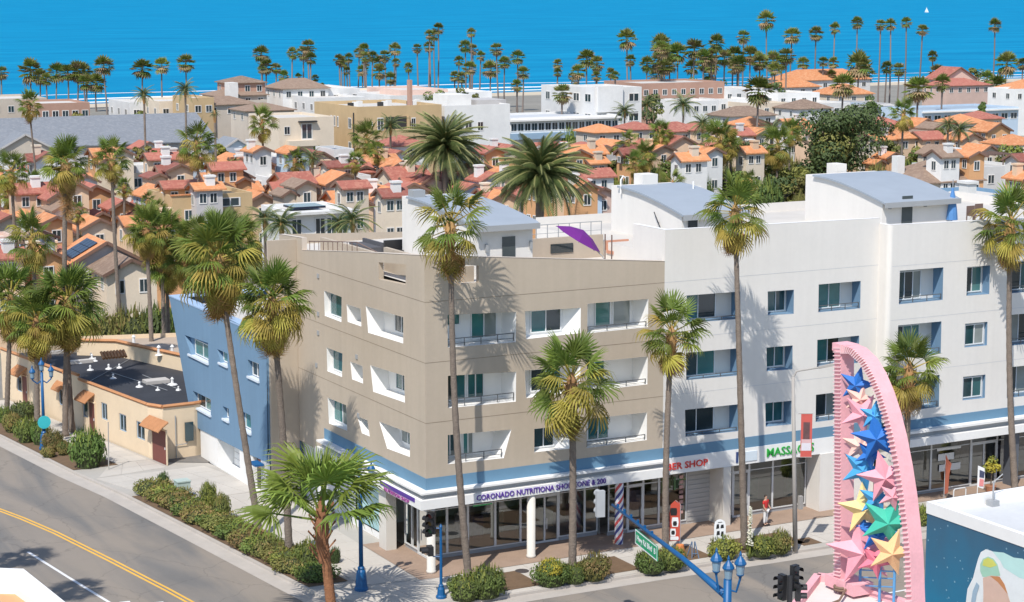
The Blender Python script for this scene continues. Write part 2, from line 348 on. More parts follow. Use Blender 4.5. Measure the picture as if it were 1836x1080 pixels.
# planting beds
def kerb_u(v):
    for i in range(len(K)-1):
        if min(K[i][1],K[i+1][1]) <= v <= max(K[i][1],K[i+1][1]) and K[i][0] < 0 and K[i+1][0] < 0 and v > -1.2:
            f = (v-K[i][1])/(K[i+1][1]-K[i][1]); return K[i][0]+f*(K[i+1][0]-K[i][0])
    return -6.25
def bed(v0, v1, w0, w1):
    vs_ = [v0+(v1-v0)*i/8 for i in range(9)]
    mb = MB(); mb.sheet([(kerb_u(v)+.18,v) for v in vs_]+[(kerb_u(v)+w0+(w1-w0)*(v-v0)/(v1-v0),v) for v in reversed(vs_)], .165)
    return mk('planting_bed', mb, SOIL, kind='structure')
bed(.4, 21.4, 2.3, 2.9); bed(29.2, 60, 3.0, 2.6)
WELLS = [(2.5,-3.4,3.0,2.7),(8.0,-3.5,3.4,2.6),(12.7,-3.5,2.9,2.3),(17.6,-3.7,4.6,2.4),(20.1,-4.7,1.2,1.2)]
for x, y, a, b_ in WELLS:
    mb = MB(); mb.sheet([(x-a/2,y-b_/2),(x+a/2,y-b_/2),(x+a/2,y+b_/2),(x-a/2,y+b_/2)], .168); mk('tree_well', mb, SOIL, kind='structure')
# painted lines
def line(name, P, w_, m_, z=.011):
    a = offset(P, w_/2); b_ = offset(P, -w_/2); mb = MB(); strip(mb, a, b_, z, z); return mk(name, mb, m_, kind='structure')
Y = [(-9.5,-16),(-11.9,.5)]+[tuple(G(x,y).xy) for x, y in ((300,1058),(200,1006),(100,956),(40,930),(0,915))]+[(-18.4,31),(-21.5,42),(-26,60)]
Y = Y[1:]
line('yellow_line', offset(Y,.13), .13, YEL); line('yellow_line', offset(Y,-.13), .13, YEL)
line('white_lane_line', [tuple(G(x,y).xy) for x, y in ((260,1120),(195,1080),(120,1034),(50,990))], .16, WPAINT)
for x, y in ((222,1078),(282,1079)):
    p = G(x,y); line('crossing_bar', [(p.x-.3,p.y-2.4),(p.x,p.y-.1)], .5, WPAINT)
line('white_lane_line', [(14.5,-13.5),(90,-13.4)], .14, WPAINT)
# ------------------------------------------------------------------ wall helpers
def PF(v0):  return lambda s, z, d=0.: Vector((s, v0+d, z))     # wall facing the front street, d goes into the building
def PL(u0):  return lambda s, z, d=0.: Vector((u0+d, s, z))     # wall facing the side street
def skin(mb, P, outer, holes=(), mi=0):
    loops = [[Vector((a, b, 0)) for a, b in outer]]+[[Vector((a, b, 0)) for a, b in h] for h in holes]
    flat = [p for l in loops for p in l]; n = len(mb.v); mb.v += [tuple(P(p.x, p.y)) for p in flat]
    for t in tessellate_polygon(loops): mb.f.append(tuple(n+i for i in t)); mb.m.append(mi)
def pbox(mb, P, s0, z0, s1, z1, d0, d1, mi=0):
    mb.hexa([P(s0,z0,d0),P(s1,z0,d0),P(s1,z1,d0),P(s0,z1,d0)], [P(s0,z0,d1),P(s1,z0,d1),P(s1,z1,d1),P(s0,z1,d1)], mi)
def window(parent, P, s0, z0, s1, z1, d, n=2, fm=None, gm=None, name='window', fw=.055, trans=None, subs=True):
    """a frame with n panes side by side standing d deep; trans = height of a transom"""
    fm = fm or FRAME; gm = gm or GLASS; s0, s1 = min(s0,s1), max(s0,s1)
    mb = MB(); d0, d1 = d-.075, d-.005
    pbox(mb,P,s0,z0,s0+fw,z1,d0,d1); pbox(mb,P,s1-fw,z0,s1,z1,d0,d1)
    pbox(mb,P,s0+fw,z0,s1-fw,z0+fw,d0+.002,d1); pbox(mb,P,s0+fw,z1-fw,s1-fw,z1,d0+.002,d1)
    for i in range(1,n):
        c_ = s0+(s1-s0)*i/n; pbox(mb,P,c_-fw*.45,z0+fw,c_+fw*.45,z1-fw,d0+.004,d1)
    if trans: pbox(mb,P,s0+fw,trans-fw*.4,s1-fw,trans+fw*.4,d0+.006,d1)
    fr = mk(name, mb, fm, parent)
    for i in range(n):
        a = s0+(s1-s0)*i/n+fw*.5; b_ = s0+(s1-s0)*(i+1)/n-fw*.5
        for za, zb in (((z0+fw*.5, trans),(trans, z1-fw*.5)) if trans else ((z0+fw*.5, z1-fw*.5),)):
            mb = MB(); mb.face([P(a,za,d-.03),P(b_,za,d-.03),P(b_,zb,d-.03),P(a,zb,d-.03)]); mk('pane', mb, gm, fr if subs else parent)
    return fr
def recess(parent, P, q, depth, mats, sl=0., sr=0., name='window_recess'):
    """q: TL,TR,BR,BL as (s,z) seen in the picture; back wall narrowed by sl / sr on the picture's left / right"""
    sg = 1 if q[1][0] > q[0][0] else -1
    bk = [(q[0][0]+sg*sl,q[0][1]-.02),(q[1][0]-sg*sr,q[1][1]-.02),(q[2][0]-sg*sr,q[2][1]+.02),(q[3][0]+sg*sl,q[3][1]+.02)]
    mb = MB(); f = [P(*p,-.004) for p in q]; b_ = [P(*p,depth) for p in bk]
    for i in range(4):
        j = (i+1)%4; mb.face([f[i],f[j],b_[j],b_[i]], 0)
    mb.face(b_, 1); mk(name, mb, mats, parent)
    return bk
def railing(parent, P, s0, s1, z0, z1, d, m_, nb=0, mid=1):
    mb = MB(); s0, s1 = min(s0,s1), max(s0,s1)
    pbox(mb,P,s0,z1-.04,s1,z1,d-.02,d+.02)
    for k in range(mid): zz = z0+(z1-z0)*(k+.6)/(mid+.8); pbox(mb,P,s0,zz-.012,s1,zz+.012,d-.012,d+.012)
    nb = nb or max(2,int((s1-s0)/.9))
    for i in range(nb+1):
        c_ = s0+(s1-s0)*i/nb; c_ = min(max(c_,s0+.02),s1-.02); pbox(mb,P,c_-.018,z0,c_+.018,z1-.04,d-.018,d+.018)
    return mk('railing', mb, m_, parent)
def qshift(q, dz): return [(a, b_+dz) for a, b_ in q]
FR, LE = PF(0), PL(0)

# ------------------------------------------------------------------ tan corner building
tb = empty('apartment_building', (0,0,0), 'tan stucco corner apartment building with sloping parapet, blue band and glazed shops below', 'building')
A = [(1.25,13.15),(5.12,13.0),(5.1,11.45),(1.25,11.5)]; B = [(5.62,13.0),(8.9,12.92),(8.9,11.6),(5.7,11.55)]; C = [(9.3,13.1),(13.0,13.08),(13.0,11.58),(9.3,11.55)]
A2 = [(1.23,7.05),(4.85,6.95),(4.4,5.5),(1.22,5.55)]
fh = [A, B, C, qshift(A,-3.08), qshift(B,-3.06), qshift(C,-3.07), A2, [(6.18,6.84),(8.5,6.8),(8.5,5.55),(6.18,5.6)], qshift(C,-6.08)]
FT = [(2.0,15.6),(3.0,15.5),(3.0,14.62),(2.0,14.66)]
fo_ = [(0,4.95),(14,4.95),(14,15.0),(0,16.2)]
lh = [[(12.75,12.75),(10.3,12.72),(10.4,11.33),(12.7,11.35)],[(9.65,12.42),(7.78,12.44),(7.74,11.49),(9.55,11.48)],[(7.13,12.68),(2.51,12.76),(2.54,11.41),(6.85,11.3)],
      [(12.5,9.6),(10.3,9.62),(10.42,8.3),(12.45,8.28)],[(9.27,9.36),(7.65,9.38),(7.6,8.44),(9.05,8.42)],[(6.64,9.6),(2.44,9.76),(2.4,8.38),(6.3,8.24)],
      [(12.45,6.78),(9.9,6.84),(9.8,5.43),(12.33,5.35)],[(8.4,6.52),(7.1,6.54),(6.82,5.72),(7.83,5.7)],[(5.58,6.78),(1.83,6.91),(1.86,5.66),(4.6,5.53)]]
LT = [(5.45,15.2),(2.13,15.5),(2.2,14.45),(5.45,14.32)]
lo_ = [(0,4.95),(0,16.2),(8.2,15.42),(15.8,14.62),(15.8,15.32),(19.3,15.15),(19.3,4.95)]
mb = MB()
skin(mb, FR, fo_, fh+[FT]); skin(mb, LE, lo_, lh+[LT])
mb.face([(0,19.3,0.1),(14,19.3,0.1),(14,19.3,14.6),(0,19.3,15.15)])
mk('wall', mb, TAN, tb)
# parapet: inner skin, coping
PI_ = .28; mb = MB(); FI, LI = PF(PI_), PL(PI_)
skin(mb, FI, [(PI_,14.3),(14,14.3),(14,15.0),(PI_,16.18)], [FT]); skin(mb, LI, [(PI_,14.0),(PI_,16.18),(8.2,15.42),(15.8,14.62),(15.8,15.32),(19.3,15.15),(19.3,14.0)], [LT])
for P_, T in ((FR,FT),(LE,LT)):
    for i in range(4): j = (i+1)%4; mb.face([P_(*T[i]),P_(*T[j]),P_(*T[j],PI_),P_(*T[i],PI_)])
mk('parapet', mb, TAN, tb)
mb = MB(); z0 = .012
mb.face([(-.02,-.02,16.2+z0),(14,-.02,15.0+z0),(14,PI_,15.0+z0),(PI_,PI_,16.18+z0)])
for (a, za), (b_, zb) in (((0,16.2),(8.2,15.42)),((8.2,15.42),(15.8,14.62)),((15.8,15.32),(19.3,15.15))):
    mb.face([(-.02,a-(.02 if a==0 else 0),za+z0),(-.02,b_,zb+z0),(PI_,b_,zb+z0),(PI_,a+(PI_ if a==0 else 0),za+z0)])
mb.face([(-.02,15.8,14.62),(PI_,15.8,14.62),(PI_,15.8,15.332),(-.02,15.8,15.332)])
mk('coping', mb, mat('tan_coping', (.60,.52,.44), .85, 0, .6, .05, coord='P'), tb)
mb = MB(); mb.sheet([(.28,.28),(14,.28),(14,19.3),(.28,19.3)], 14.5); mk('roof', mb, ROOFGRAVEL, tb)
# control joints in the stucco: thin recessed-looking strips
mb = MB()
for z in (13.87,10.82,7.77):
    pbox(mb, FR, 0, z-.014, 14, z+.014, -.006, -.003); pbox(mb, LE, 0, z-.014, 19.3, z+.014, -.006, -.003)
mk('stucco_joint', mb, mat('stucco_joint', (.27,.215,.16), .95, 0, 1, .05), tb, kind='stuff')
WR = [WTRIM, WTRIM]
# front openings
for r_ in range(3):
    dz = -3.07*r_
    q = fh[r_*3]; bk = recess(tb, FR, q, 1.35, WR, 0, .12, 'balcony_recess')
    W_ = bk[1][0]-bk[0][0]; zb, zt = q[3][1], q[0][1]-.1
    fs = [((.06,.36,.55,1),(.52,.92,0,1)),((.06,.44,0,1),(.46,.72,0,1)),((.06,.37,0,1),(.42,.60,0,1))][r_]
    for a, b_, h0, h1 in fs: window(tb, FR, bk[0][0]+W_*a, zb+.05+(zt-zb-.1)*h0, bk[0][0]+W_*b_, zt-.05, 1.35, 2, name='balcony_door' if h0==0 else 'window')
    railing(tb, FR, q[3][0]+.05, q[2][0]-.05, zb, zb+.42, .12, RAILM)
    q = fh[r_*3+1]; bk = recess(tb, FR, q, .6, WR, 0, .75)
    window(tb, FR, bk[0][0]+.62 if r_<2 else bk[0][0]+.2, q[2][1]+.12, bk[1][0]-.1, q[0][1]-.1, .6, 2)
    q = fh[r_*3+2]; bk = recess(tb, FR, q, 1.2, WR, 0, .2, 'balcony_recess')
    a0, a1 = ((.32,.60),(.63,.95)) if r_==0 else ((.2,.58),None) if r_==2 else ((.15,.5),None)
    W_ = bk[1][0]-bk[0][0]
    for aa in (a0,a1):
        if aa: window(tb, FR, bk[0][0]+W_*aa[0], q[2][1]+.05, bk[0][0]+W_*aa[1], q[0][1]-.1, 1.2, 1 if r_==0 else 2, name='balcony_door')
    railing(tb, FR, q[3][0]+.05, q[2][0]-.05, q[2][1], q[2][1]+.3, .1, RAILM)
# side openings
for r_ in range(3):
    q = lh[r_*3]; bk = recess(tb, LE, q, .38, WR, 0, 0); window(tb, LE, q[0][0]-.1, q[2][1]+.08, q[1][0]+.1, q[1][1]-.06, .38, 1 if r_<2 else 2)
    q = lh[r_*3+1]; bk = recess(tb, LE, q, .75 if r_<2 else .5, WR, 0, 0); window(tb, LE, q[1][0]+.1, q[2][1]+.1, q[1][0]+(.75 if r_<2 else 1.2), q[1][1]-.1, .75 if r_<2 else .5, 1)
    q = lh[r_*3+2]; bk = recess(tb, LE, q, .95, WR, 0, 0); window(tb, LE, q[1][0]+1.35, q[2][1]+.12, q[1][0]+2.95, q[1][1]-.12, .95, 2)
# small wall vents on the side wall
for (x, y) in ((571,495),(571,563),(571,597),(568,655),(640,640),(643,745)):
    p = LU(x,y); mb = MB(); pbox(mb, LE, p.y-.12, p.z-.12, p.y+.12, p.z+.12, -.05, -.001); mk('vent', mb, GREYTRIM, tb)
# blue band and canopy
def band(parent, P, s0, s1, z0=4.35, z1=4.95, corner=None):
    mb = MB(); pbox(mb, P, s0, z0, s1, z1, -.02, .2); mk('blue_band', mb, BAND, parent)
mb = MB(); mb.prism([(-.02,-.02),(14,-.02),(14,.2),(.2,.2),(.2,13),(-.02,13)], 4.35, 4.95); mk('blue_band', mb, BAND, tb)
def lring(o, i=.25, L_=13., ux=14.): return [(-o,-o),(ux,-o),(ux,i),(i,i),(i,L_),(-o,L_)]
mb = MB(); mb.prism(lring(.5), 4.25, 4.35); mk('canopy_ledge', mb, WTRIM, tb)
mb = MB(); mb.prism(lring(.18), 3.98, 4.25); mk('canopy_reveal', mb, mat('canopy_grey', (.36,.37,.38), .8, 0, 1, .04), tb)
cf = MB(); cf.prism(lring(.55), 3.5, 3.98); cfo = mk('canopy_fascia', cf, WTRIM, tb)
mb = MB(); mb.sheet([(-.4,-.4),(14,-.4),(14,8),(-.4,13)], 3.46); mk('soffit', mb, mat('soffit_white', (.62,.61,.6), .9, 0, 1, .04), tb)
PURP = mat('purple_sign_vinyl', (.10,.04,.30), .5, 0, 2, .05)
def letters(parent, body, size, m_, p, rz, name='lettering', sx=1.):
    me = text_mesh(body, size, m_); M_ = Matrix.Translation(Vector(p)-ORG[parent]) @ Matrix.Rotation(rz,4,'Z') @ Matrix.Rotation(math.pi/2,4,'X') @ Matrix.Diagonal((sx,1,1,1))
    me.transform(M_); return put(name, me, parent)
def fit(parent, body, size, m_, p, rz, width, name='lettering'):
    o = letters(parent, body, size, m_, p, rz, name); me = o.data
    c_ = Vector(p)-ORG[parent]; ax = Vector((math.cos(rz),math.sin(rz),0)); ext = max((Vector(v.co)-c_).dot(ax) for v in me.vertices)-min((Vector(v.co)-c_).dot(ax) for v in me.vertices)
    k = width/ext
    for v in me.vertices:
        d_ = Vector(v.co)-c_; t_ = d_.dot(ax); v.co = c_+d_+ax*t_*(k-1)
    return o
fit(tb, 'CORONADO NUTRITIONA SHOP ZONE & 200', .40, PURP, (6.35,-.57,3.74), 0, 7.6)
mb = MB(); pbox(mb, PL(-.55), .15, 3.76, 4.3, 3.97, -.03, -.004); mk('sign_strip', mb, PURP, tb)
fit(tb, 'NUTRITION SHOP', .26, mat('magenta_sign', (.35,.08,.30), .5, 0, 2, .05), (-.575,2.3,3.62), -math.pi/2, 3.0)
# ground floor: columns, glazing, plinth
COLM = mat('column_paint', (.62,.59,.54), .85, 0, .8, .05, coord='P')
for x in (.12,5.85):
    mb = MB(); mb.lathe([(.25,0),(.25,.12),(.22,.14),(.22,3.32)], 16, (x,-.28,.15)); mk('column', mb, COLM, tb, smooth=True)
SV = 1.75; SP = PF(SV)
def shopfront(parent, P, cuts, zt=3.45, sill=.35, trans=2.75, gm=None, fm=None, doors=()):
    for i in range(len(cuts)-1):
        a, b_ = cuts[i], cuts[i+1]
        if i in doors:
            d_ = window(parent, P, a, .17, b_, trans, 0, 1 if b_-a < 1.5 else 2, fm or ALU, gm or SGLASS, 'shop_door', .11)
            mb = MB(); c_ = (a+b_)/2+(.1 if b_-a>=1.5 else (b_-a)*.35); pbox(mb,P,c_-.02,.9,c_+.02,1.5,-.14,-.1); mk('handle', mb, ALU, d_)
            window(parent, P, a, trans, b_, zt, 0, 1, fm or ALU, gm or SGLASS, 'transom_window', .06)
        else:
            window(parent, P, a, sill, b_, zt, 0, 1, fm or ALU, gm or SGLASS, 'shop_window', .06, trans)
            mb = MB(); pbox(mb, P, a, .15, b_, sill, -.02, .1); mk('plinth', mb, GREYTRIM, parent)
shopfront(tb, SP, [1.0,2.0,3.2,4.8,6.3,6.9,8.6,10.2,11.0], doors=(5,))
PL1 = PL(1.0); shopfront(tb, PL1, [1.75,3.0,3.7,4.6], doors=(0,))
mb = MB(); pbox(mb, PF(SV-.03), 3.3, 3.0, 4.7, 3.42, -.06, -.02); mk('purple_shop_sign', mb, PURP, tb)
mb = MB(); pbox(mb, PF(SV-.03), 3.5, 2.66, 4.6, 2.72, -.05, -.02); mk('neon_strip', mb, mat('green_sign', (.08,.55,.18), .5, 0, 2, .05), tb)
mb = MB(); mb.sheet([(1.03,1.78),(14,1.78),(14,9),(1.03,9)], .17); mk('shop_floor', mb, mat('shop_floor', (.50,.43,.36), .6, 0, 1, .08), tb)
mb = MB(); mb.face([(1,9,.1),(28,9,.1),(28,9,3.5),(1,9,3.5)]); mb.face([(11.2,1.8,.1),(11.2,9,.1),(11.2,9,3.5),(11.2,1.8,3.5)]); mk('back_wall', mb, mat('shop_wall', (.70,.68,.64), .9, 0, 1, .05), tb)
SHELF = mat('shop_goods', (.35,.28,.24), .8, .5, 3, .35, hue=.3)
for i in range(9):
    x = 1.6+i*1.05; mb = MB(); d_ = rng.uniform(2.6,4.6); mb.box(x,d_,.17,x+.7,d_+.4,rng.uniform(.9,1.8)); mk('display_unit', mb, SHELF, tb)
mb = MB(); mb.box(4.2,-.01,.0,4.9,-.0,.01)
# white ground-floor wall along the side street with pale glazed panel and pillar
mb = MB(); GP = PL(.35); skin(mb, GP, [(4.6,.1),(4.6,3.5),(19.3,3.5),(19.3,.1)], [[(5.6,2.9),(5.6,.5),(9.6,.5),(9.6,2.9)]]); mk('side_wall', mb, WTRIM, tb)
mb = MB(); pbox(mb, PL(-.25), 4.3, .1, 5.2, 3.48, 0, .58); mk('pillar', mb, COLM, tb)
mb = MB(); pbox(mb, GP, 5.6, .5, 9.6, 2.9, .1, .12); mk('frosted_panel', mb, mat('frosted_teal_glass', (.38,.60,.63), .25, 0, .8, .05), tb)
for v_ in (10.6,12.4,15,17.2):
    mb = MB(); pbox(mb, GP, v_, .2, v_+1.0, 2.4, -.03, .0); d_ = mk('service_door', mb, mat('pale_door', (.60,.60,.60), .6, .05, 2, .04), tb)
mb = MB(); skin(mb, LE, [(13,3.5),(13,4.95),(19.3,4.95),(19.3,3.5)]); mb.face([(-.0,13,3.5),(.3,13,3.5),(.3,13,4.95),(0,13,4.95)]); mk('lower_wall', mb, TAN, tb)

# ------------------------------------------------------------------ penthouses with curved roofs
def penthouse(parent, u0, u1, v0, v1, zb, zf, zr, side_lip=.9):
    N = 10; C_ = [(v0+(v1-side_lip-v0)*i/N, zf+(zr-zf)*math.sin(i/N*math.pi/2*.98)) for i in range(N+1)]
    top = C_+[(v1-side_lip,zr+.06),(v1,zr+.06)]
    ph = MB()
    for u in (u0,u1): skin(ph, PL(u), [(v1,zb),(v0,zb)]+top)
    ph.face([(u0,v0,zb),(u1,v0,zb),(u1,v0,zf),(u0,v0,zf)]); ph.face([(u0,v1,zb),(u1,v1,zb),(u1,v1,zr+.06),(u0,v1,zr+.06)])
    ph.face([(u0,v1-side_lip,zr+.06),(u1,v1-side_lip,zr+.06),(u1,v1,zr+.06),(u0,v1,zr+.06)])
    pw = mk('penthouse_wall', ph, WHITE, parent)
    mb = MB(); o = .18
    C2 = [(v0-.45,zf-.12)]+C_
    for i in range(len(C2)-1):
        (a,za),(b_,zb_) = C2[i],C2[i+1]
        mb.hexa([(u0-o,a,za+.02),(u1+o,a,za+.02),(u1+o,b_,zb_+.02),(u0-o,b_,zb_+.02)],[(u0-o,a,za+.13),(u1+o,a,za+.13),(u1+o,b_,zb_+.13),(u0-o,b_,zb_+.13)])
    rf = mk('penthouse_roof', mb, GREYROOF, parent)
    mb = MB(); mb.box(u0-o,v0-.5,zf-.28,u1+o,v0-.43,zf+.02); mk('fascia', mb, GREYTRIM, rf)
    return pw
p1 = penthouse(tb, 4.05, 7.5, 2.6, 11.2, 14.45, 17.15, 17.85)
def phdoor(pw, u0, v0, zb):
    mb = MB(); P_ = PF(v0); pbox(mb,P_,u0,zb,u0+.75,zb+2.0,-.05,-.005); mk('roof_door', mb, mat('grey_glass_door', (.07,.085,.09), .2, 0, 1, .05), pw)
    for du in (-1.0,1.6):
        mb = MB(); pbox(mb,P_,u0+du,zb+1.3,u0+du+.14,zb+1.7,-.14,-.01); mk('wall_light', mb, GREYTRIM, pw)
phdoor(p1, 5.7, 2.6, 14.5)
mb = MB(); mb.box(4.0,9.6,17.9,4.7,10.3,18.35); mk('roof_vent', mb, GREYTRIM, tb)
# roof stair with brown railing beside the low parapet
for i in range(11):
    v_ = 9.2+i*.66; z = 15.35-(v_-8.2)*.105
    mb = MB(); mb.tube([(.45,v_,z-.6),(.45,v_,z+.55)], .022, 6); mk('baluster', mb, BROWNM, tb)
mb = MB(); mb.tube([(.45,9.2,15.8),(.45,15.9,15.1)], .03, 6); mb.tube([(.45,9.2,15.8),(1.6,8.2,15.1),(2.4,7.6,14.7)], .03, 6); mk('handrail', mb, BROWNM, tb)

# ------------------------------------------------------------------ white wing
wb = empty('apartment_building', (21,0,0), 'long white stucco apartment building with blue window reveals and two roof penthouses', 'building')
wa = [(15.4,13.08),(18.85,13.04),(18.87,11.55),(15.45,11.6)]; wc = [(20.65,12.92),(22.4,12.88),(22.42,11.55),(20.7,11.6)]; we = [(24.08,13.05),(26.98,13.05),(27.0,11.5),(24.1,11.5)]
WF = PF(-.9)
wf = [(29.0,13.6),(32.12,13.58),(32.15,11.72),(29.0,11.7)]; wg = [(33.88,13.48),(35.58,13.46),(35.6,11.8),(33.9,11.82)]; wh = [(37.2,13.55),(40.2,13.5),(40.2,11.7),(37.25,11.72)]
wi = [(41.8,13.5),(43.5,13.46),(43.5,11.8),(41.8,11.82)]
h1 = [qshift(q,dz) for dz in (0,-3.1,-6.2) for q in (wa,wc,we)]
wg2 = [(33.88,13.3),(35.55,13.28),(35.57,11.9),(33.9,11.92)]
h2 = []
for dz in (0,-3.1,-6.2): h2 += [qshift(wf,dz), qshift(wg if dz==0 else wg2,dz), qshift(wh,dz), qshift(wi,dz)]
mb = MB(); UX = 46.
skin(mb, FR, [(14,4.95),(28.2,4.95),(28.2,16.5),(14,16.65)], h1); skin(mb, WF, [(28.45,4.95),(UX,4.95),(UX,15.9),(28.45,16.2)], h2)
# rounded return between the two planes
N = 6; arc = [(28.2,0)]+[(28.2,-.65)]+[(28.45-.25*math.cos(i/N*math.pi/2),-.65-.25*math.sin(i/N*math.pi/2)) for i in range(1,N+1)]
for i in range(len(arc)-1):
    a, b_ = arc[i], arc[i+1]; mb.face([(*a,4.95),(*b_,4.95),(*b_,16.2),(*a,16.2)])
mb.face([(14.0,0,14.6),(14.0,3.2,14.6),(14.0,3.2,16.65),(14.0,0,16.65)]); mb.face([(14,3.2,14.5),(14,14,14.5),(14,14,15.36),(14,3.2,15.36)]); mb.face([(UX,-.9,0.1),(UX,14,.1),(UX,14,15.9),(UX,-.9,15.9)])
mb.face([(14.,14,.1),(UX,14,.1),(UX,14,15.9),(14.,14,15.9)])
mk('wall', mb, WHITE, wb)
mb = MB()
mb.face([(14.,0,16.66),(28.2,0,16.51),(28.2,.3,16.51),(14.,.3,16.66)]); mb.face([(28.2,.3,16.51),(28.2,0,16.51),(28.2,0,16.2),(28.2,.3,16.2)])
mb.face([(28.45,-.9,16.21),(UX,-.9,15.91),(UX,-.6,15.91),(28.45,-.6,16.21)]); mb.face([(28.2,-.65,16.21),(28.45,-.9,16.21),(28.45,-.6,16.21),(28.45,.3,16.21),(28.2,.3,16.21)])
mb.face([(14.3,.3,15.2),(28.2,.3,15.2),(28.2,.3,16.51),(14.3,.3,16.66)]); mb.face([(28.5,-.6,15.2),(UX,-.6,15.2),(UX,-.6,15.91),(28.5,-.6,16.21)])
mb.face([(14.,0,16.66),(14.3,0,16.66),(14.3,3.2,16.66),(14.,3.2,16.66)]); mb.face([(14.3,.3,15.2),(14.3,3.2,15.2),(14.3,3.2,16.66),(14.3,.3,16.66)])
mk('coping', mb, WTRIM, wb)
mb = MB(); mb.sheet([(14.02,.02),(28.2,.02),(28.5,-.6),(UX,-.6),(UX,14),(14.02,14)], 15.35); mk('roof', mb, ROOFGRAVEL, wb)
mb = MB()
for z in (13.87,10.82,7.77):
    pbox(mb, FR, 14.02, z-.012, 28.2, z+.012, -.006, -.003); pbox(mb, WF, 28.45, z-.012, UX, z+.012, -.006, -.003)
mk('stucco_joint', mb, mat('white_joint', (.55,.55,.56), .95, 0, 1, .05), wb, kind='stuff')
BR_ = [BLUE, WHITE]
for r_ in range(3):
    dz = -3.1*r_
    q = qshift(wa,dz); bk = recess(wb, FR, q, .85, BR_, 0, 0, 'balcony_recess')
    window(wb, FR, q[0][0]+.1, q[2][1]+.05, q[0][0]+2.4, q[0][1]-.06, .85, 2, name='balcony_door', gm=GLASS); railing(wb, FR, q[3][0]+.04, q[2][0]-.04, q[2][1], q[2][1]+.22, .1, RAILM)
    q = qshift(wc,dz); recess(wb, FR, q, .7, BR_); window(wb, FR, q[0][0]+.35, q[2][1]+.1, q[1][0]-.1, q[0][1]-.1, .7, 2)
    q = qshift(we,dz); recess(wb, FR, q, .75, BR_, 0, 0, 'balcony_recess'); window(wb, FR, q[0][0]+.4, q[2][1]+.05, q[0][0]+2.05, q[0][1]-.06, .75, 2, name='balcony_door'); railing(wb, FR, q[3][0]+.04, q[2][0]-.04, q[2][1], q[2][1]+.35, .1, RAILM)
    q = qshift(wf,dz); recess(wb, WF, q, .85, BR_, 0, 0, 'balcony_recess'); window(wb, WF, q[0][0]+.4, q[2][1]+.05, q[0][0]+2.2, q[0][1]-.2, .85, 3, name='balcony_door'); railing(wb, WF, q[3][0]+.04, q[2][0]-.04, q[2][1], q[2][1]+.35, .1, RAILM)
    q = qshift(wg if r_==0 else wg2,dz); recess(wb, WF, q, .6 if r_==0 else .22, BR_); window(wb, WF, q[0][0]+.12, q[2][1]+.1, q[1][0]-.12, q[0][1]-.1, .6 if r_==0 else .22, 2)
    q = qshift(wh,dz); recess(wb, WF, q, .8, BR_, 0, 0, 'balcony_recess'); window(wb, WF, q[0][0]+.4, q[2][1]+.05, q[0][0]+2.4, q[0][1]-.1, .8, 2, name='balcony_door'); railing(wb, WF, q[3][0]+.04, q[2][0]-.04, q[2][1], q[2][1]+.4, .1, RAILM)
    q = qshift(wi,dz); recess(wb, WF, q, .3, BR_); window(wb, WF, q[0][0]+.12, q[2][1]+.1, q[1][0]-.12, q[0][1]-.1, .3, 2)
mb = MB(); pbox(mb, FR, 14.0, 4.35, 28.2, 4.95, -.018, .2); mk('blue_band', mb, BAND, wb)
mb = MB(); pbox(mb, WF, 28.45, 4.4, UX, 4.95, -.018, .2); pbox(mb, PL(28.2), -.65, 4.4, 0, 4.95, -.018, .1); mk('blue_band', mb, BAND, wb)
mb = MB(); pbox(mb, WF, 28.5, 4.26, UX, 4.4, -.5, .2); mk('canopy_ledge', mb, WTRIM, wb)
mb = MB(); pbox(mb, WF, 28.5, 3.95, UX, 4.26, -.2, .2); mk('canopy_reveal', mb, MATS['canopy_grey'], wb)
mb = MB(); pbox(mb, WF, 28.5, 3.5, UX, 3.95, -.55, .2); mk('canopy_fascia', mb, WTRIM, wb)
mb = MB(); pbox(mb, FR, 14.0, 3.45, 28.2, 4.35, -.06, .2); mk('sign_fascia', mb, WTRIM, wb)
RED = mat('red_sign_paint', (.62,.04,.03), .5, 0, 2, .05); GRN = mat('green_sign_paint', (.02,.36,.05), .5, 0, 2, .05)
fit(wb, 'BARBER SHOP', .52, RED, (15.0,-.09,3.86), 0, 3.7)
fit(wb, 'MASSAGES', .66, GRN, (22.35,-.09,3.9), 0, 3.2)
mb = MB(); pbox(mb, FR, 18.9, 3.62, 20.1, 4.15, -.1, -.06); mk('blank_sign', mb, mat('pale_blue_sign', (.62,.70,.76), .6, 0, 2, .03), wb)
mb = MB(); pbox(mb, FR, 18.72, 3.6, 18.85, 4.2, -.1, -.06); mk('sign_edge', mb, mat('navy_sign', (.03,.06,.18), .6, 0, 2, .03), wb)
mb = MB(); mb.sheet([(14,-.05),(28.2,-.05),(28.5,-1.3),(UX,-1.3),(UX,6),(14,6)], 3.44); mk('soffit', mb, MATS['soffit_white'], wb)
SV2 = PF(1.3)
shopfront(wb, SV2, [11.4,12.6,13.6,14.6,16.4], doors=(1,))
for u in (16.4,):
    mb = MB(); pbox(mb, SV2, u, .15, u+1.7, 3.45, -.05, .1); mk('roller_shutter', mb, mat('shutter_grey', (.44,.43,.41), .6, 0, 1, .05), wb)
    for k in range(12):
        mb = MB(); pbox(mb, SV2, u+.05, .3+k*.26, u+1.65, .3+k*.26+.2, -.085, -.052); mk('slat', mb, MATS['shutter_grey'], wb)
mb = MB(); pbox(mb, PF(-.1), 17.9, .15, 18.4, 3.45, 0, 1.5); mk('pillar', mb, COLM, wb)
shopfront(wb, PF(1.1), [18.5,19.3,20.4,22.0,24.3], doors=(1,))
mb = MB(); pbox(mb, PF(-.12), 24.4, .15, 28.2, 3.45, 0, 1.3); mk('ground_wall', mb, WHITE, wb)
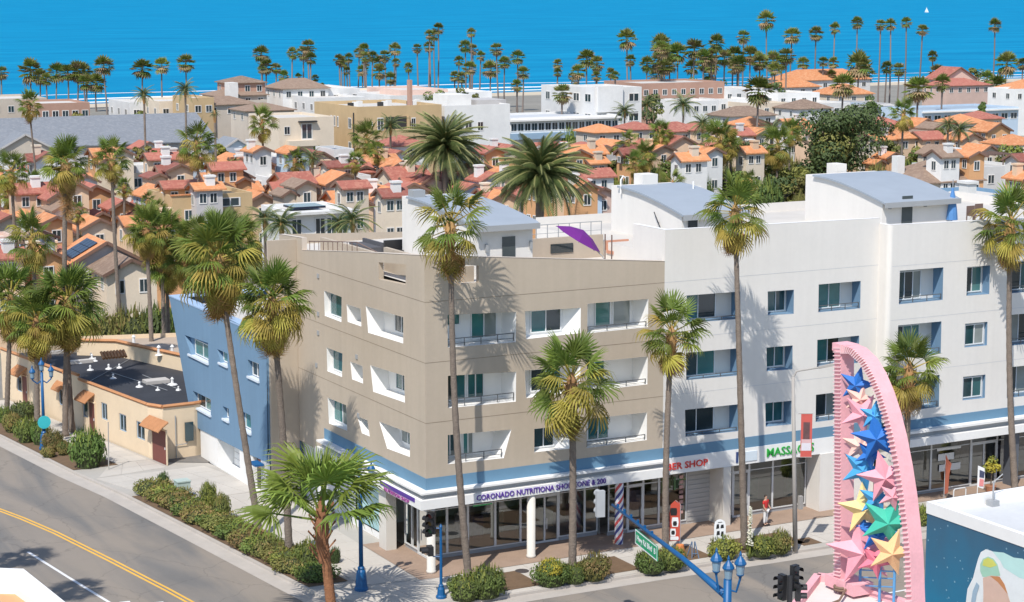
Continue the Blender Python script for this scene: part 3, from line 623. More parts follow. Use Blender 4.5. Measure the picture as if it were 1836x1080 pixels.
shopfront(wb, PF(.2), [28.6,30.6,32.6,35.6,37.6,39.0,41.0,43.4,UX], sill=.3, doors=(3,))
for u in (28.5,37.9,UX-.5):
    mb = MB(); pbox(mb, PF(-1.05), u-.02, .15, u+.32, 3.48, 0, .9); mk('pillar', mb, mat('dark_pillar',(.10,.11,.13),.6,0,1,.05) if u==37.9 else COLM, wb)
for x0, w_, z0_, z1_ in ((33.1,1.2,2.0,2.4),(33.2,1.6,1.35,1.75),(33.0,1.8,2.6,2.75)):
    mb = MB(); pbox(mb, PF(.2), x0, z0_, x0+w_, z1_, -.1, -.08); mk('window_poster', mb, mat('poster_white', (.7,.7,.68), .7, 0, 2, .08), wb)
mb = MB(); mb.sheet([(11.4,1.35),(28,1.35),(28,9),(11.4,9)], .172); mb.sheet([(28.1,.25),(UX,.25),(UX,9),(28.1,9)], .172); mk('shop_floor', mb, MATS['shop_floor'], wb)
mb = MB(); mb.face([(28,8.9,.1),(UX,8.9,.1),(UX,8.9,3.5),(28,8.9,3.5)]); mb.face([(18.2,1.4,.1),(18.2,9,.1),(18.2,9,3.45),(18.2,1.4,3.45)]); mk('back_wall', mb, MATS['shop_wall'], wb)
for i in range(16):
    x = 12+i*2.05; d_ = rng.uniform(2.4,4.6); mb = MB(); mb.box(x,d_,.175,x+rng.uniform(.6,1.1),d_+.4,rng.uniform(.8,1.9)); mk('display_unit', mb, SHELF, wb)
for k in range(10):   # leafy garland and posters inside the barber's window
    mb = MB(); mb.box(14.75+k*.16,1.22,2.2+rng.uniform(-.1,.5),14.88+k*.16,1.24,2.5+rng.uniform(.1,.6)); mk('window_garland', mb, mat('garland', (.08,.14,.06), .8, .6, 3, .2, hue=.12), wb)
for k in range(8):
    mb = MB(); mb.box(15.9,1.2,.8+k*.28,16.15,1.24,.98+k*.28); mk('window_card', mb, mat('red_white_card', (.5,.3,.27), .8, .5, 3, .2), wb)
p2 = penthouse(wb, 17.0, 21.0, 3.0, 10.4, 15.3, 17.0, 17.9)
mb = MB(); pbox(mb, PF(3.0), 17.4, 16.1, 18.0, 16.7, -.05, -.005); mk('roof_window', mb, HGLASS, p2)
p3 = penthouse(wb, 30.0, 35.2, 2.0, 9.3, 15.3, 17.1, 18.05); phdoor(p3, 31.4, 2.0, 15.4)
for (x, y, w_) in ((1158,324,1.0),(1500,305,.75)):
    p = G(x,y,18.2); mb = MB(); mb.box(p.x-w_/2,p.y-.5,17.6,p.x+w_/2,p.y+.5,18.6); mk('roof_vent', mb, WHITE, wb)
p = G(1113,335,18); mb = MB(); mb.tube([(p.x,p.y,17.6),(p.x,p.y,18.4),(p.x+.15,p.y,18.6),(p.x+.3,p.y,18.5)], .05, 6); mk('vent_pipe', mb, WTRIM, wb)
p = G(1243,338,17.9); mb = MB(); mb.tube([(p.x,p.y,17.3),(p.x,p.y,18.3)], .05, 6); mk('vent_pipe', mb, WTRIM, wb)

mb = MB(); mb.box(1.0,1.2,14.5,1.2,7.0,15.75); mk('stair_wall', mb, TAN, tb)
mb = MB(); mb.box(1.8,1.3,14.5,3.4,1.5,15.3); mk('stair_wall', mb, TAN, tb)
mb = MB(); mb.box(1.25,8.4,14.4,1.45,16.2,15.25); mk('stair_wall', mb, TAN, tb)
# ------------------------------------------------------------------ blue angled wing
BU = -1.8; BP = PL(BU)
def LUq(*pts, u=BU): return [(LU(x,y,u).y, LU(x,y,u).z) for x, y in pts]
bb = empty('apartment_wing', (BU,24,0), 'blue stucco wing with leaning left edge over a white garage', 'building')
outer = LUq((303,531),(345,762),(360,771),(440,812),(480,830),(478,606),(412,573))
zt = outer[0][1]
wq = [LUq((331,601),(373,615),(374,652),(346,645)), LUq((389,626),(408,634),(408,657),(397,654)), LUq((346,701),(378,716),(378,745),(349,733)), LUq((399,728),(410,733),(411,756),(401,751)), LUq((431,736),(449,745),(451,778),(434,771)), LUq((444,645),(464,652),(465,684),(446,679))]
mb = MB(); skin(mb, BP, outer, wq); v1, v0 = outer[0][0], outer[-2][0]
mb.face([(BU,v0,outer[4][1]),(.2,v0,outer[4][1]),(.2,v0,outer[5][1]),(BU,v0,outer[5][1])])
mb.face([(BU,outer[0][0],zt),(BU+9,outer[0][0],zt),(BU+9,outer[1][0],outer[1][1]),(BU,outer[1][0],outer[1][1])])
mb.face([(BU,outer[1][0],outer[1][1]),(BU+9,outer[1][0],outer[1][1]),(BU+9,v0,outer[4][1]),(BU,v0,outer[4][1])])
mk('wall', mb, BLUE, bb)
mb = MB(); mb.prism([(BU-.02,v1-.0),(BU-.02,v0),(BU+.75,v0),(BU+.75,v1-.9),(BU+9,v1-.9),(BU+9,v1)], zt-.02, zt+.06); mk('coping', mb, mat('pale_blue_coping', (.33,.45,.62), .8, 0, 1, .05), bb)
mb = MB(); mb.sheet([(BU+.75,v0),(9,v0),(9,v1-.9),(BU+.75,v1-.9)], zt-.5); mk('roof', mb, ROOFGRAVEL, bb)
for i, q in enumerate(wq):
    recess(bb, BP, q, .3, [BLUE, BLUE]); s0, s1 = (q[1][0]+q[2][0])/2, (q[0][0]+q[3][0])/2
    window(bb, BP, s0+.1, max(q[2][1],q[3][1])-.0+.08, s1-(.55 if i==0 else .1), min(q[0][1],q[1][1])-.05, .3, 2 if i in (0,2,5) else 1)
    mb = MB(); pbox(mb, BP, s0-.05, q[2][1]-.1, s1+.05, q[2][1]+.02, -.1, .28); mk('sill', mb, mat('pale_sill', (.62,.68,.75), .8, 0, 1, .04), bb)
gq = LUq((377,788),(408,806),(410,860),(379,838)); dq = LUq((430,822),(447,828),(447,898),(431,896))
base = [(LU(358,774,BU).y,.1),(LU(358,774,BU).y,2.7),(v0,2.9),(v0,.1)]
mb = MB(); skin(mb, PL(BU+.05), base, [[(21.9,2.45),(25.8,2.45),(25.8,.2),(21.9,.2)],[(18.4,2.5),(19.7,2.5),(19.7,.2),(18.4,.2)]]); mk('ground_wall', mb, WTRIM, bb)
recess(bb, PL(BU+.05), [(25.8,2.45),(21.9,2.45),(21.9,.2),(25.8,.2)], 1.1, [WTRIM,WTRIM], name='garage_recess')
for k in range(5):
    mb = MB(); pbox(mb, PL(BU+1.15), 22.0, .25+k*.42, 25.7, .25+k*.42+.39, -.06, -.005); mk('garage_panel', mb, WTRIM, bb)
recess(bb, PL(BU+.05), [(19.7,2.5),(18.4,2.5),(18.4,.2),(19.7,.2)], .3, [WTRIM,WTRIM], name='door_recess')
mb = MB(); pbox(mb, PL(BU+.35), 18.45, .2, 19.65, 2.45, -.07, -.005); d_ = mk('door', mb, mat('dark_door', (.06,.05,.05), .5, 0, 2, .1), bb)
mb = MB(); pbox(mb, PL(BU+.35), 18.65, 1.5, 19.4, 2.2, -.085, -.072); mk('door_poster', mb, mat('red_poster', (.30,.10,.08), .6, 0, 5, .3), d_)
mb = MB(); pbox(mb, PL(BU+.05), 17.3, .2, 18.2, 2.3, -.04, -.0); mk('service_door', mb, MATS['pale_door'], bb)
p = LU(454,832,BU-.5); mb = MB(); mb.box(p.x-.1,p.y-.55,p.z-.06,p.x+.45,p.y+.5,p.z+.06); mk('wall_lamp', mb, BLUEPOLE, bb)
# tan return wall beside it
mb = MB(); mb.box(BU+.1,v0-.25,.1,-.01,v0-.02,15.15); mk('return_wall', mb, TAN, tb)

# ------------------------------------------------------------------ cream single-storey building
cb = empty('shop_building', (-4.7,30.4,0), 'cream single-storey building with black flat roof and orange tile awnings', 'building')
CREAM = mat('cream_stucco', (.72,.57,.40), .9, 0, .5, .06, .2, 30, coord='P', fine=.02)
ORT = mat('orange_clay_tile', (.47,.22,.10), .8, .1, 3, .12)
c0, c1 = Vector((-8.1,53.5)), Vector((-4.7,30.2)); cdir = (c1-c0).normalized(); cn = Vector((cdir.y,-cdir.x))  # cn points to the street? fixed below
if cn.x > 0: cn = -cn
def PC(s, z, d=0.): p = c0+cdir*s-cn*d; return Vector((p.x,p.y,z))
def CPX(x, y):
    r = ray(x,y); n3 = Vector((cn.x,cn.y,0)); t = (Vector((c0.x,c0.y,0))-CAM).dot(n3)/r.dot(n3); q = CAM+r*t; return ((Vector((q.x,q.y))-c0).dot(cdir), q.z)
LC = (c1-c0).length
plan = [(c0.x,c0.y),(c1.x,c1.y),(-4.1,29.1),(-2.0,29.2),(4.5,31.0),(3.2,44),(-1.2,53.5)]
cw = [((30,678),(40,705),1),((105,705),(118,731),1),((148,728),(158,751),1),((181,726),(193,756),2),((213,738),(227,777),2),((244,759),(260,792),2)]
cd = [((41,676),(50,722)),((161,728),(171,768)),((274,768),(300,826))]
holes = []
def crect(a, b_):
    (s0,z1),(s1,z0) = CPX(*a), CPX(*b_); return s0, s1, max(z0,.15), z1
for a, b_, n_ in cw:
    s0,s1,z0,z1 = crect(a,b_); z0 = max(.9,z0); z1 = z0+1.15; holes.append([(s0,z1),(s1,z1),(s1,z0),(s0,z0)])
mb = MB(); skin(mb, PC, [(0,0),(0,3.6),(LC*.45,3.45),(LC*.47,3.75),(LC*.56,3.75),(LC*.58,3.45),(LC,3.5),(LC,0)], holes)
for i in range(1, len(plan)-1): a, b_ = plan[i], plan[i+1]; mb.face([(*a,0),(*b_,0),(*b_,3.5),(*a,3.5)])
mb.face([(*plan[-1],0),(*plan[0],0),(*plan[0],3.5),(*plan[-1],3.5)]); mk('wall', mb, CREAM, cb)
for (a, b_, n_), q in zip(cw, holes):
    recess(cb, PC, q, .12, [CREAM, WTRIM]); window(cb, PC, q[0][0]+.03, q[2][1]+.03, q[1][0]-.03, q[0][1]-.03, .12, n_, fm=mat('pale_blue_frame',(.42,.5,.58),.6,0,2,.04), gm=HGLASS)
DOORM = mat('maroon_door', (.16,.05,.04), .55, .15, 2, .08)
def tile_awning(parent, s, w_, z, dep=.75):
    mb = MB(); n_ = max(5,int(w_/.16))
    for k in range(n_):
        a = s-w_/2+w_*k/n_; c_ = a+w_/n_/2
        mb.tube([PC(c_,z+.55,-.02), PC(c_,z+.28,-dep*.6), PC(c_,z,-dep)], w_/n_/2*1.02, 6)
    return mk('tile_awning', mb, ORT, parent)
for a, b_ in cd:
    s0,s1,z0,z1 = crect(a,b_); s1 = max(s1, s0+.85); mb = MB(); pbox(mb, PC, s0, .15, s1, 2.25, -.05, -.004); d_ = mk('door', mb, DOORM, cb)
    mb = MB(); pbox(mb, PC, s0-.1, .15, s0-.02, 2.35, -.08, -.004); pbox(mb, PC, s1+.02, .15, s1+.1, 2.35, -.08, -.004); pbox(mb, PC, s0-.02, 2.27, s1+.02, 2.35, -.08, -.004); mk('door_frame', mb, CREAM, cb)
    mb = MB(); pbox(mb, PC, s1-.15, 1.1, s1-.1, 1.25, -.1, -.05); mk('handle', mb, ALU, d_)
    tile_awning(cb, (s0+s1)/2-(.0 if a[0]>200 else .4), (s1-s0)*1.35+(.0 if a[0]>200 else .5), 2.35)
s_, z_ = CPX(110,697); tile_awning(cb, s_, 1.2, 2.3, .5)
mb = MB(); mb.sheet([PC(.15,0,.2).xy,PC(LC-.1,0,.2).xy,(-4.0,29.3),(-2.0,29.4),(4.3,31.2),(3.0,43.8),(-1.2,53.2)], 3.2); mk('roof', mb, mat('black_roof_membrane', (.035,.037,.045), .75, 0, .4, .25, coord='P', fine=.1), cb)
mb = MB(); prev = None
for k in range(int(LC/.35)):   # tile coping along the street edge
    s0 = k*.35; zz = 3.6 if s0 < LC*.45 else 3.75 if LC*.47<s0<LC*.56 else 3.5
    mb.tube([PC(s0,zz+.03,.02), PC(s0+.34,zz+.03,.02)], .11, 6)
for a, b_ in ((plan[1],plan[2]),(plan[2],plan[3]),(plan[3],plan[4])): mb.tube([(*a,3.54),(*b_,3.54)], .12, 6)
mk('tile_coping', mb, ORT, cb, kind='stuff')
VENT = mat('vent_white', (.72,.72,.72), .6, 0, 2, .04)
for x, y, k in ((165,644,.62),(171,648,.45),(162,664,.6),(195,662,.6),(214,660,.5),(203,679,.55),(250,694,.62),(309,690,.85),(283,700,.4),(320,700,.45),(143,652,.4)):
    p = G(x,y,3.2); mb = MB(); mb.lathe([(.42*k,0),(.34*k,.06),(.13*k,.1),(.1*k,.42*k),(.15*k,.45*k),(.04,.6*k)], 10, (p.x,p.y,3.2)); mk('roof_vent', mb, VENT, cb)
for x, y, w_, d_ in ((143,650,1.8,.5),(280,685,1.6,1.0),(115,632,2.2,.25),(160,632,.5,2.2)):
    p = G(x,y,3.25); mb = MB(); mb.box(p.x-w_/2,p.y-d_/2,3.2,p.x+w_/2,p.y+d_/2,3.42); mk('roof_curb', mb, mat('pale_roof_patch',(.5,.47,.44),.8,0,1,.1), cb)
for a, b_ in (((200,668),(300,700)),((255,672),(325,700)),((150,690),(240,640))):
    mb = MB(); mb.tube([G(*a,3.28),G(*b_,3.28)], .018, 6); mk('roof_conduit', mb, GREYTRIM, cb)
p0, p1 = PC(LC-6.6,1.6,-.02), PC(LC-.3,.4,-.02)
mb = MB(); q = Vector((-3.3,29.12,0)); mb.tube([q+Vector((0,-.06,.2)), q+Vector((0,-.06,2.9))], .03, 6); mb.tube([q+Vector((0,-.06,1.0)), q+Vector((.7,-.05,1.05)), q+Vector((.9,-.04,1.3))], .025, 6); mk('drain_pipe', mb, GREYTRIM, cb)
mb = MB(); pb = Vector((-1.9,29.2)); mb.box(-2.7,29.0,1.2,-2.15,29.09,2.4); mk('window', mb, HGLASS, cb)
# second low building behind it
c2 = empty('shop_building', (1,45,0), 'low cream building with pale tan flat roof behind the black roofed shop', 'building')
q = [G(x,y,4.2) for x, y in ((150,613),(212,616),(290,660),(325,650),(400,640),(380,590),(330,604))]
pl = [(-3.4,50.5),(-1.0,48.8),(1.5,40.6),(4.6,39.4),(10,41),(11,48),(-2.8,52)]
mb = MB()
for i in range(len(pl)): a, b_ = pl[i], pl[(i+1)%len(pl)]; mb.face([(*a,0),(*b_,0),(*b_,4.3),(*a,4.3)])
mk('wall', mb, CREAM, c2)
mb = MB(); mb.sheet(pl, 4.0); mk('roof', mb, mat('tan_flat_roof', (.42,.34,.27), .95, 0, .3, .12, coord='P'), c2)
mb = MB()
for i in range(len(pl)-2): mb.tube([(*pl[i],4.32),(*pl[i+1],4.32)], .13, 6)
mk('tile_coping', mb, ORT, c2)
p = G(207,635,4.6); mb = MB()
for k in range(8): mb.tube([(p.x-.9+k*.22,p.y+.3,4.75),(p.x-.9+k*.22,p.y-.3,4.4)], .11, 6)
mk('tile_cap', mb, ORT, c2)
for x, y in ((285,637),(309,636),(240,618)):
    p = G(x,y,4.0); mb = MB(); mb.lathe([(.3,0),(.12,.1),(.1,.5),(.16,.55),(.05,.7)], 8, (p.x,p.y,4.0)); mk('roof_vent', mb, VENT, c2)

# ------------------------------------------------------------------ roof corner at the lower left
p = [G(x,y,8) for x, y in ((-40,1017),(42,1020),(125,1086),(160,1140),(60,1160),(-60,1150))]
lb = empty('corner_building', (p[1].x,p[1].y,0), 'building corner with white coping round a peach roof terrace', 'building')
inn = [G(x,y,8) for x, y in ((-40,1050),(26,1051),(74,1086),(100,1130),(50,1140),(-50,1130))]
mb = MB(); k_ = len(p)
for i in range(k_):
    j = (i+1)%k_; mb.face([p[i],p[j],inn[j],inn[i]]); mb.face([(p[i].x,p[i].y,0),(p[j].x,p[j].y,0),p[j],p[i]]); mb.face([inn[i],inn[j],(inn[j].x,inn[j].y,7.2),(inn[i].x,inn[i].y,7.2)])
mk('parapet', mb, WTRIM, lb)
mb = MB(); mb.sheet([(a.x,a.y) for a in inn], 7.7); mk('terrace', mb, mat('peach_roof_deck', (.62,.35,.17), .9, 0, 1, .08, coord='P'), lb)

# ------------------------------------------------------------------ mural building and the pink starfish sign
mz = 7.4; mc = G(1663,900,mz)
mu = empty('mural_building', (mc.x,mc.y,0), 'flat white-roofed building with deep blue ocean mural painted on its side wall', 'building')
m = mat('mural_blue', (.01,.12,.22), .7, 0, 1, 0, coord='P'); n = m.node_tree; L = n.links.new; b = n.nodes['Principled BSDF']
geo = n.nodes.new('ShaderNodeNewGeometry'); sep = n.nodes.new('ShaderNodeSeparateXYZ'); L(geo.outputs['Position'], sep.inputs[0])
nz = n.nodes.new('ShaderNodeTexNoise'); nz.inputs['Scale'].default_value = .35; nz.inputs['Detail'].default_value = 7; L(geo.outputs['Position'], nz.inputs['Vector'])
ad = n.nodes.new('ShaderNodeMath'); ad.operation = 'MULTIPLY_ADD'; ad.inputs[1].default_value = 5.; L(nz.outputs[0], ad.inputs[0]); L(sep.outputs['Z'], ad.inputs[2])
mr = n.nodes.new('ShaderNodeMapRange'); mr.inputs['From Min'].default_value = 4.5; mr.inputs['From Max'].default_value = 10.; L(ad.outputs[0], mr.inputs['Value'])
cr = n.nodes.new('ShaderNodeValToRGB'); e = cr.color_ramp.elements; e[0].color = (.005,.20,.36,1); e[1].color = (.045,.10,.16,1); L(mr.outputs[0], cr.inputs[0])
vo = n.nodes.new('ShaderNodeTexVoronoi'); vo.inputs['Scale'].default_value = 3.2; L(geo.outputs['Position'], vo.inputs['Vector'])
lt = n.nodes.new('ShaderNodeMath'); lt.operation = 'LESS_THAN'; lt.inputs[1].default_value = .13; L(vo.outputs['Distance'], lt.inputs[0])
mm = n.nodes.new('ShaderNodeMath'); mm.operation = 'MULTIPLY'; L(lt.outputs[0], mm.inputs[0]); sp = n.nodes.new('ShaderNodeSeparateColor'); L(vo.outputs['Color'], sp.inputs[0]); L(sp.outputs[0], mm.inputs[1])
mx = n.nodes.new('ShaderNodeMix'); mx.data_type = 'RGBA'; mx.inputs['B'].default_value = (.35,.55,.65,1); L(mm.outputs[0], mx.inputs['Factor']); L(cr.outputs[0], mx.inputs['A']); L(mx.outputs['Result'], b.inputs['Base Color'])
mb = MB(); ul, vl = 30, 26
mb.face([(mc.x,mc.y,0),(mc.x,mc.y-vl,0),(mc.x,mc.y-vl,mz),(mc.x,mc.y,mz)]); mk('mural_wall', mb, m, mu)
mb = MB(); mb.face([(mc.x,mc.y,0),(mc.x+ul,mc.y,0),(mc.x+ul,mc.y,mz),(mc.x,mc.y,mz)]); mb.face([(mc.x+ul,mc.y,0),(mc.x+ul,mc.y-vl,0),(mc.x+ul,mc.y-vl,mz),(mc.x+ul,mc.y,mz)]); mk('wall', mb, WHITE, mu)
mb = MB(); mb.sheet([(mc.x+.25,mc.y-.25),(mc.x+ul-.2,mc.y-.25),(mc.x+ul-.2,mc.y-vl),(mc.x+.25,mc.y-vl)], mz-.45); mk('roof', mb, mat('white_roof_coating', (.56,.57,.58), .9, 0, .35, .09, coord='P', fine=.03), mu)
mb = MB(); mb.prism([(mc.x-.03,mc.y+.03),(mc.x+ul,mc.y+.03),(mc.x+ul,mc.y-.25),(mc.x+.22,mc.y-.25),(mc.x+.22,mc.y-vl),(mc.x-.03,mc.y-vl)], mz-.5, mz+.01); mk('parapet', mb, WTRIM, mu)
p = G(1780,907,mz-.45); mb = MB(); mb.tube([(p.x,p.y,mz-.45),(p.x,p.y,mz+.6)], .04, 6); mb.tube([(p.x,p.y,mz+.6),(p.x+.5,p.y,mz+.9)], .025, 6); mb.box(p.x-.2,p.y-.2,mz-.45,p.x+.2,p.y+.2,mz-.2); mk('roof_mast', mb, GREYTRIM, mu)
def mural(name, pts, c_, k):
    q = [LU(x,y,mc.x) for x, y in pts]; mb = MB(); P_ = PL(mc.x)
    lo = [P_(a.y,a.z,-.004-k*.004) for a in q]; n0 = len(mb.v); mb.v += [tuple(a) for a in lo]
    for t in tessellate_polygon([[Vector((a.y,a.z,0)) for a in q]]): mb.f.append(tuple(n0+i for i in t)); mb.m.append(0)
    mk(name, mb, mat(name, c_, .7, 0, 2, .06), mu)
mural('mural_white_wing', [(1732,1080),(1735,1056),(1745,1036),(1748,1024),(1754,1002),(1759,990),(1768,985),(1778,988),(1790,995),(1796,1010),(1840,1030),(1860,1180),(1730,1180)], (.75,.78,.78), 1)
mural('mural_mint_wing', [(1780,989),(1800,991),(1818,1000),(1834,1002),(1850,1016),(1850,1042),(1828,1036),(1812,1026),(1800,1018),(1794,1006)], (.50,.74,.70), 2)
mural('mural_green_oval', [(1758,1012),(1763,1002),(1772,998),(1782,1002),(1789,1012),(1792,1024),(1794,1032),(1776,1036),(1762,1034),(1758,1024)], (.36,.60,.46), 3)
mural('mural_yellow_patch', [(1764,1004),(1772,1000),(1781,1004),(1788,1014),(1776,1018),(1762,1014)], (.62,.62,.14), 4)
mural('mural_peach_limb', [(1763,1036),(1778,1032),(1793,1034),(1802,1048),(1812,1080),(1820,1180),(1762,1180),(1764,1060)], (.66,.46,.37), 5)
mural('mural_orange_edge', [(1776,1033),(1793,1034),(1802,1048),(1808,1066),(1800,1056),(1790,1044)], (.55,.24,.10), 6)
mural('mural_grey_curl', [(1742,1080),(1745,1060),(1752,1044),(1757,1050),(1752,1066),(1750,1080)], (.33,.45,.55), 7)
# low pink-edged roof under the sign
PINK = mat('pink_sign_paint', (.78,.40,.43), .65, 0, .9, .11, fine=.05); PINKL = mat('pale_pink_rib', (.82,.54,.55), .55, 0, 2, .04)
S = DP(1500,1040,76); rz_ = S.z-.35
pb_ = empty('low_shop', (S.x,S.y,0), 'low building with white roof and pink roof edge under the starfish sign', 'building')
rp = [G(x,y,rz_) for x, y in ((1425,1090),(1466,1036),(1502,1040),(1560,1062),(1640,1090),(1640,1200),(1380,1200))]
mb = MB(); mb.sheet([(a.x,a.y) for a in rp], rz_-.12); mk('roof', mb, mat('pale_pinkish_roof', (.66,.61,.58), .9, 0, .8, .08), pb_)
mb = MB()
for i in (0,1,2,3): mb.bar(rp[i], rp[i+1], .3, .34)
mk('roof_edge', mb, PINK, pb_)
mb = MB()
for i in range(len(rp)): a, b_ = rp[i], rp[(i+1)%len(rp)]; mb.face([(a.x,a.y,0),(b_.x,b_.y,0),(b_.x,b_.y,rz_-.12),(a.x,a.y,rz_-.12)])
mk('wall', mb, mat('pink_wall', (.70,.45,.42), .9, 0, .8, .06), pb_)
mb = MB(); q = G(1515,1058,rz_); mb.tube([q+Vector((.45*math.cos(t/6*math.pi),.45*math.sin(t/6*math.pi)*.8,.02+.008*t)) for t in range(26)]+[q+Vector((-1.2,-1.2,.1)),q+Vector((-2.4,-1.6,.1))], .05, 6); mk('cable_coil', mb, mat('brown_cable', (.2,.13,.09), .8, 0, 2, .1), pb_)
sg = empty('starfish_sign', (S.x,S.y,rz_), 'tall pink surfboard-fin sign frame filled with colourful starfish', 'sign')
TH = .62   # depth of the frame along u
def SG(x, y):  q = LU(x,y,S.x); return (q.y, q.z)
def frame_band(name, inner, outer, m_):
    mb = MB()
    for i in range(len(inner)-1):
        a0,a1,b0,b1 = inner[i],inner[i+1],outer[i],outer[i+1]
        mb.hexa([(S.x,a0[0],a0[1]),(S.x,b0[0],b0[1]),(S.x,b1[0],b1[1]),(S.x,a1[0],a1[1])],[(S.x+TH,a0[0],a0[1]),(S.x+TH,b0[0],b0[1]),(S.x+TH,b1[0],b1[1]),(S.x+TH,a1[0],a1[1])])
    return mk(name, mb, m_, sg)
sp_ = [SG(1496,620),SG(1496,1046)]; sq = [SG(1508,620),SG(1508,1046)]
spine = frame_band('spine', sp_, sq, PINK)
arc_in = [(1508, 634), (1524.6, 634.4), (1542.1, 651.2), (1557.1, 676.5), (1570.6, 708.5), (1582.4, 744.7), (1593.2, 788.1), (1603.1, 839.7), (1611.1, 891.3), (1617.1, 943.1), (1622.0, 994.7), (1624.0, 1046.4), (1626.0, 1100.4)]
arc_out = [(1508,618),(1530,626),(1550,645),(1566,672),(1580,705),(1592,742),(1603,786),(1613,838),(1621,890),(1627,942),(1632,994),(1634,1046),(1636,1100)]
arcp = frame_band('arc', [SG(*p) for p in arc_in], [SG(*p) for p in arc_out], PINK)
(y0_,z0_),(y1_,z1_) = SG(1494,619),SG(1516,634)
mb = MB(); mb.box(S.x-.05,min(y0_,y1_),z1_,S.x+TH+.05,max(y0_,y1_),z0_+.1); mk('cap', mb, PINK, sg)
mb = MB(); mb.box(S.x-.1,min(y0_,y1_)-1.0,rz_,S.x+TH+.25,max(y0_,y1_),rz_+.45); mk('foot', mb, PINK, sg)
# ribs along the front edge
n_ = 64; rib = MB(); rib.box(-.06,-.2,-.035,0,.2,.035); rme = None
for i in range(n_):
    t = (i+.5)/n_; ya = sp_[0][0]+(sp_[1][0]-sp_[0][0])*t; yb = sq[0][0]+(sq[1][0]-sq[0][0])*t; z = sp_[0][1]+(sp_[1][1]-sp_[0][1])*t
    mb = MB(); mb.hexa([(S.x-.07,ya,z-.04),(S.x-.07,yb,z+.02),(S.x-.07,yb,z+.06),(S.x-.07,ya,z)],[(S.x-.001,ya,z-.04),(S.x-.001,yb,z+.02),(S.x-.001,yb,z+.06),(S.x-.001,ya,z)]); mk('rib', mb, PINKL, spine)
ai, ao = [SG(*p) for p in arc_in], [SG(*p) for p in arc_out]
for i in range(len(ai)-1):
    for k in range(6):
        t = (k+.5)/6; a = Vector(ai[i]).lerp(Vector(ai[i+1]),t); b_ = Vector(ao[i]).lerp(Vector(ao[i+1]),t); tg = (Vector(ai[i+1])-Vector(ai[i])).normalized()*.03
        q = [a-tg,b_-tg,b_+tg,a+tg]; mb = MB(); mb.hexa([(S.x-.07,*p) for p in q],[(S.x-.001,*p) for p in q]); mk('rib', mb, PINKL, arcp)
def star(px, py, r, c_, rot, tilt=0, k=76):
    C_ = LU(px,py,S.x+TH*.45); R_ = 1.14*r*(C_-CAM).length/F
    fx = Vector((math.cos(.45+tilt),-math.sin(.45+tilt),0)); up = Vector((0,0,1)); nr = fx.cross(up)
    if nr.dot(CAM-C_) < 0: nr = -nr
    rim = []
    for i in range(10):
        a = rot+i*math.pi/5; rr = R_ if i%2==0 else R_*.42; rim.append(C_+(fx*math.sin(a)+up*math.cos(a))*rr)
    mb = MB(); f = C_+nr*R_*.38; bk = C_-nr*R_*.38
    for i in range(10): mb.face([rim[i],rim[(i+1)%10],f]); mb.face([rim[(i+1)%10],rim[i],bk])
    o = mk('star', mb, mat('star_'+c_[0], c_[1], .6, 0, 2, .10, fine=.05), sg); return o
cB=('blue',(.02,.15,.50)); cP=('pink',(.80,.34,.40)); cY=('yellow',(.80,.60,.26)); cG=('green',(.05,.44,.31)); cO=('orange',(.82,.48,.24)); cR=('peach',(.82,.50,.42)); cD=('rose',(.74,.18,.25)); cA=('azure',(.06,.32,.60))
for a in ((1541,715,26,cR,.3,.1),(1568,745,26,cA,.1,.2),(1560,815,26,cB,.5,.1),(1571,895,30,cA,.2,.1),(1600,890,24,cP,.4,.2),(1572,960,30,cB,.1,.0),(1570,1005,30,cD,.5,.1),(1537,690,31,cB,.2,.5),(1546,743,36,cP,.5,.1),(1573,785,42,cB,-.2,.3),(1541,800,30,cR,.1,.2),(1547,842,36,cA,.4,.2),(1585,855,43,cP,-.25,.1),(1549,912,43,cY,-.1,.0),(1592,935,46,cG,.35,.2),(1547,945,22,cB,0,0),(1546,988,57,cP,-.15,.15),(1598,990,39,cO,.3,.1)): star(*a)
for x0, y0, x1, y1 in ((1541,860,1541,1075),(1575,880,1576,1090),(1601,950,1602,1090)):
    a, b_ = LU(x0,y0,S.x+TH*.8), LU(x1,y1,S.x+TH*.8); mb = MB(); mb.tube([(b_.x,b_.y,rz_-.2),(b_.x,b_.y,a.z)], .055, 8); mk('support_pole', mb, mat('pale_blue_pole', (.10,.30,.55), .5, 0, 2, .05), sg)
for y in (1022,1035,1050):
    a, b_ = LU(1541,y,S.x+TH*.8), LU(1602,y+3,S.x+TH*.8); mb = MB(); mb.tube([a,b_], .03, 6); mk('cross_brace', mb, MATS['pale_blue_pole'], sg)
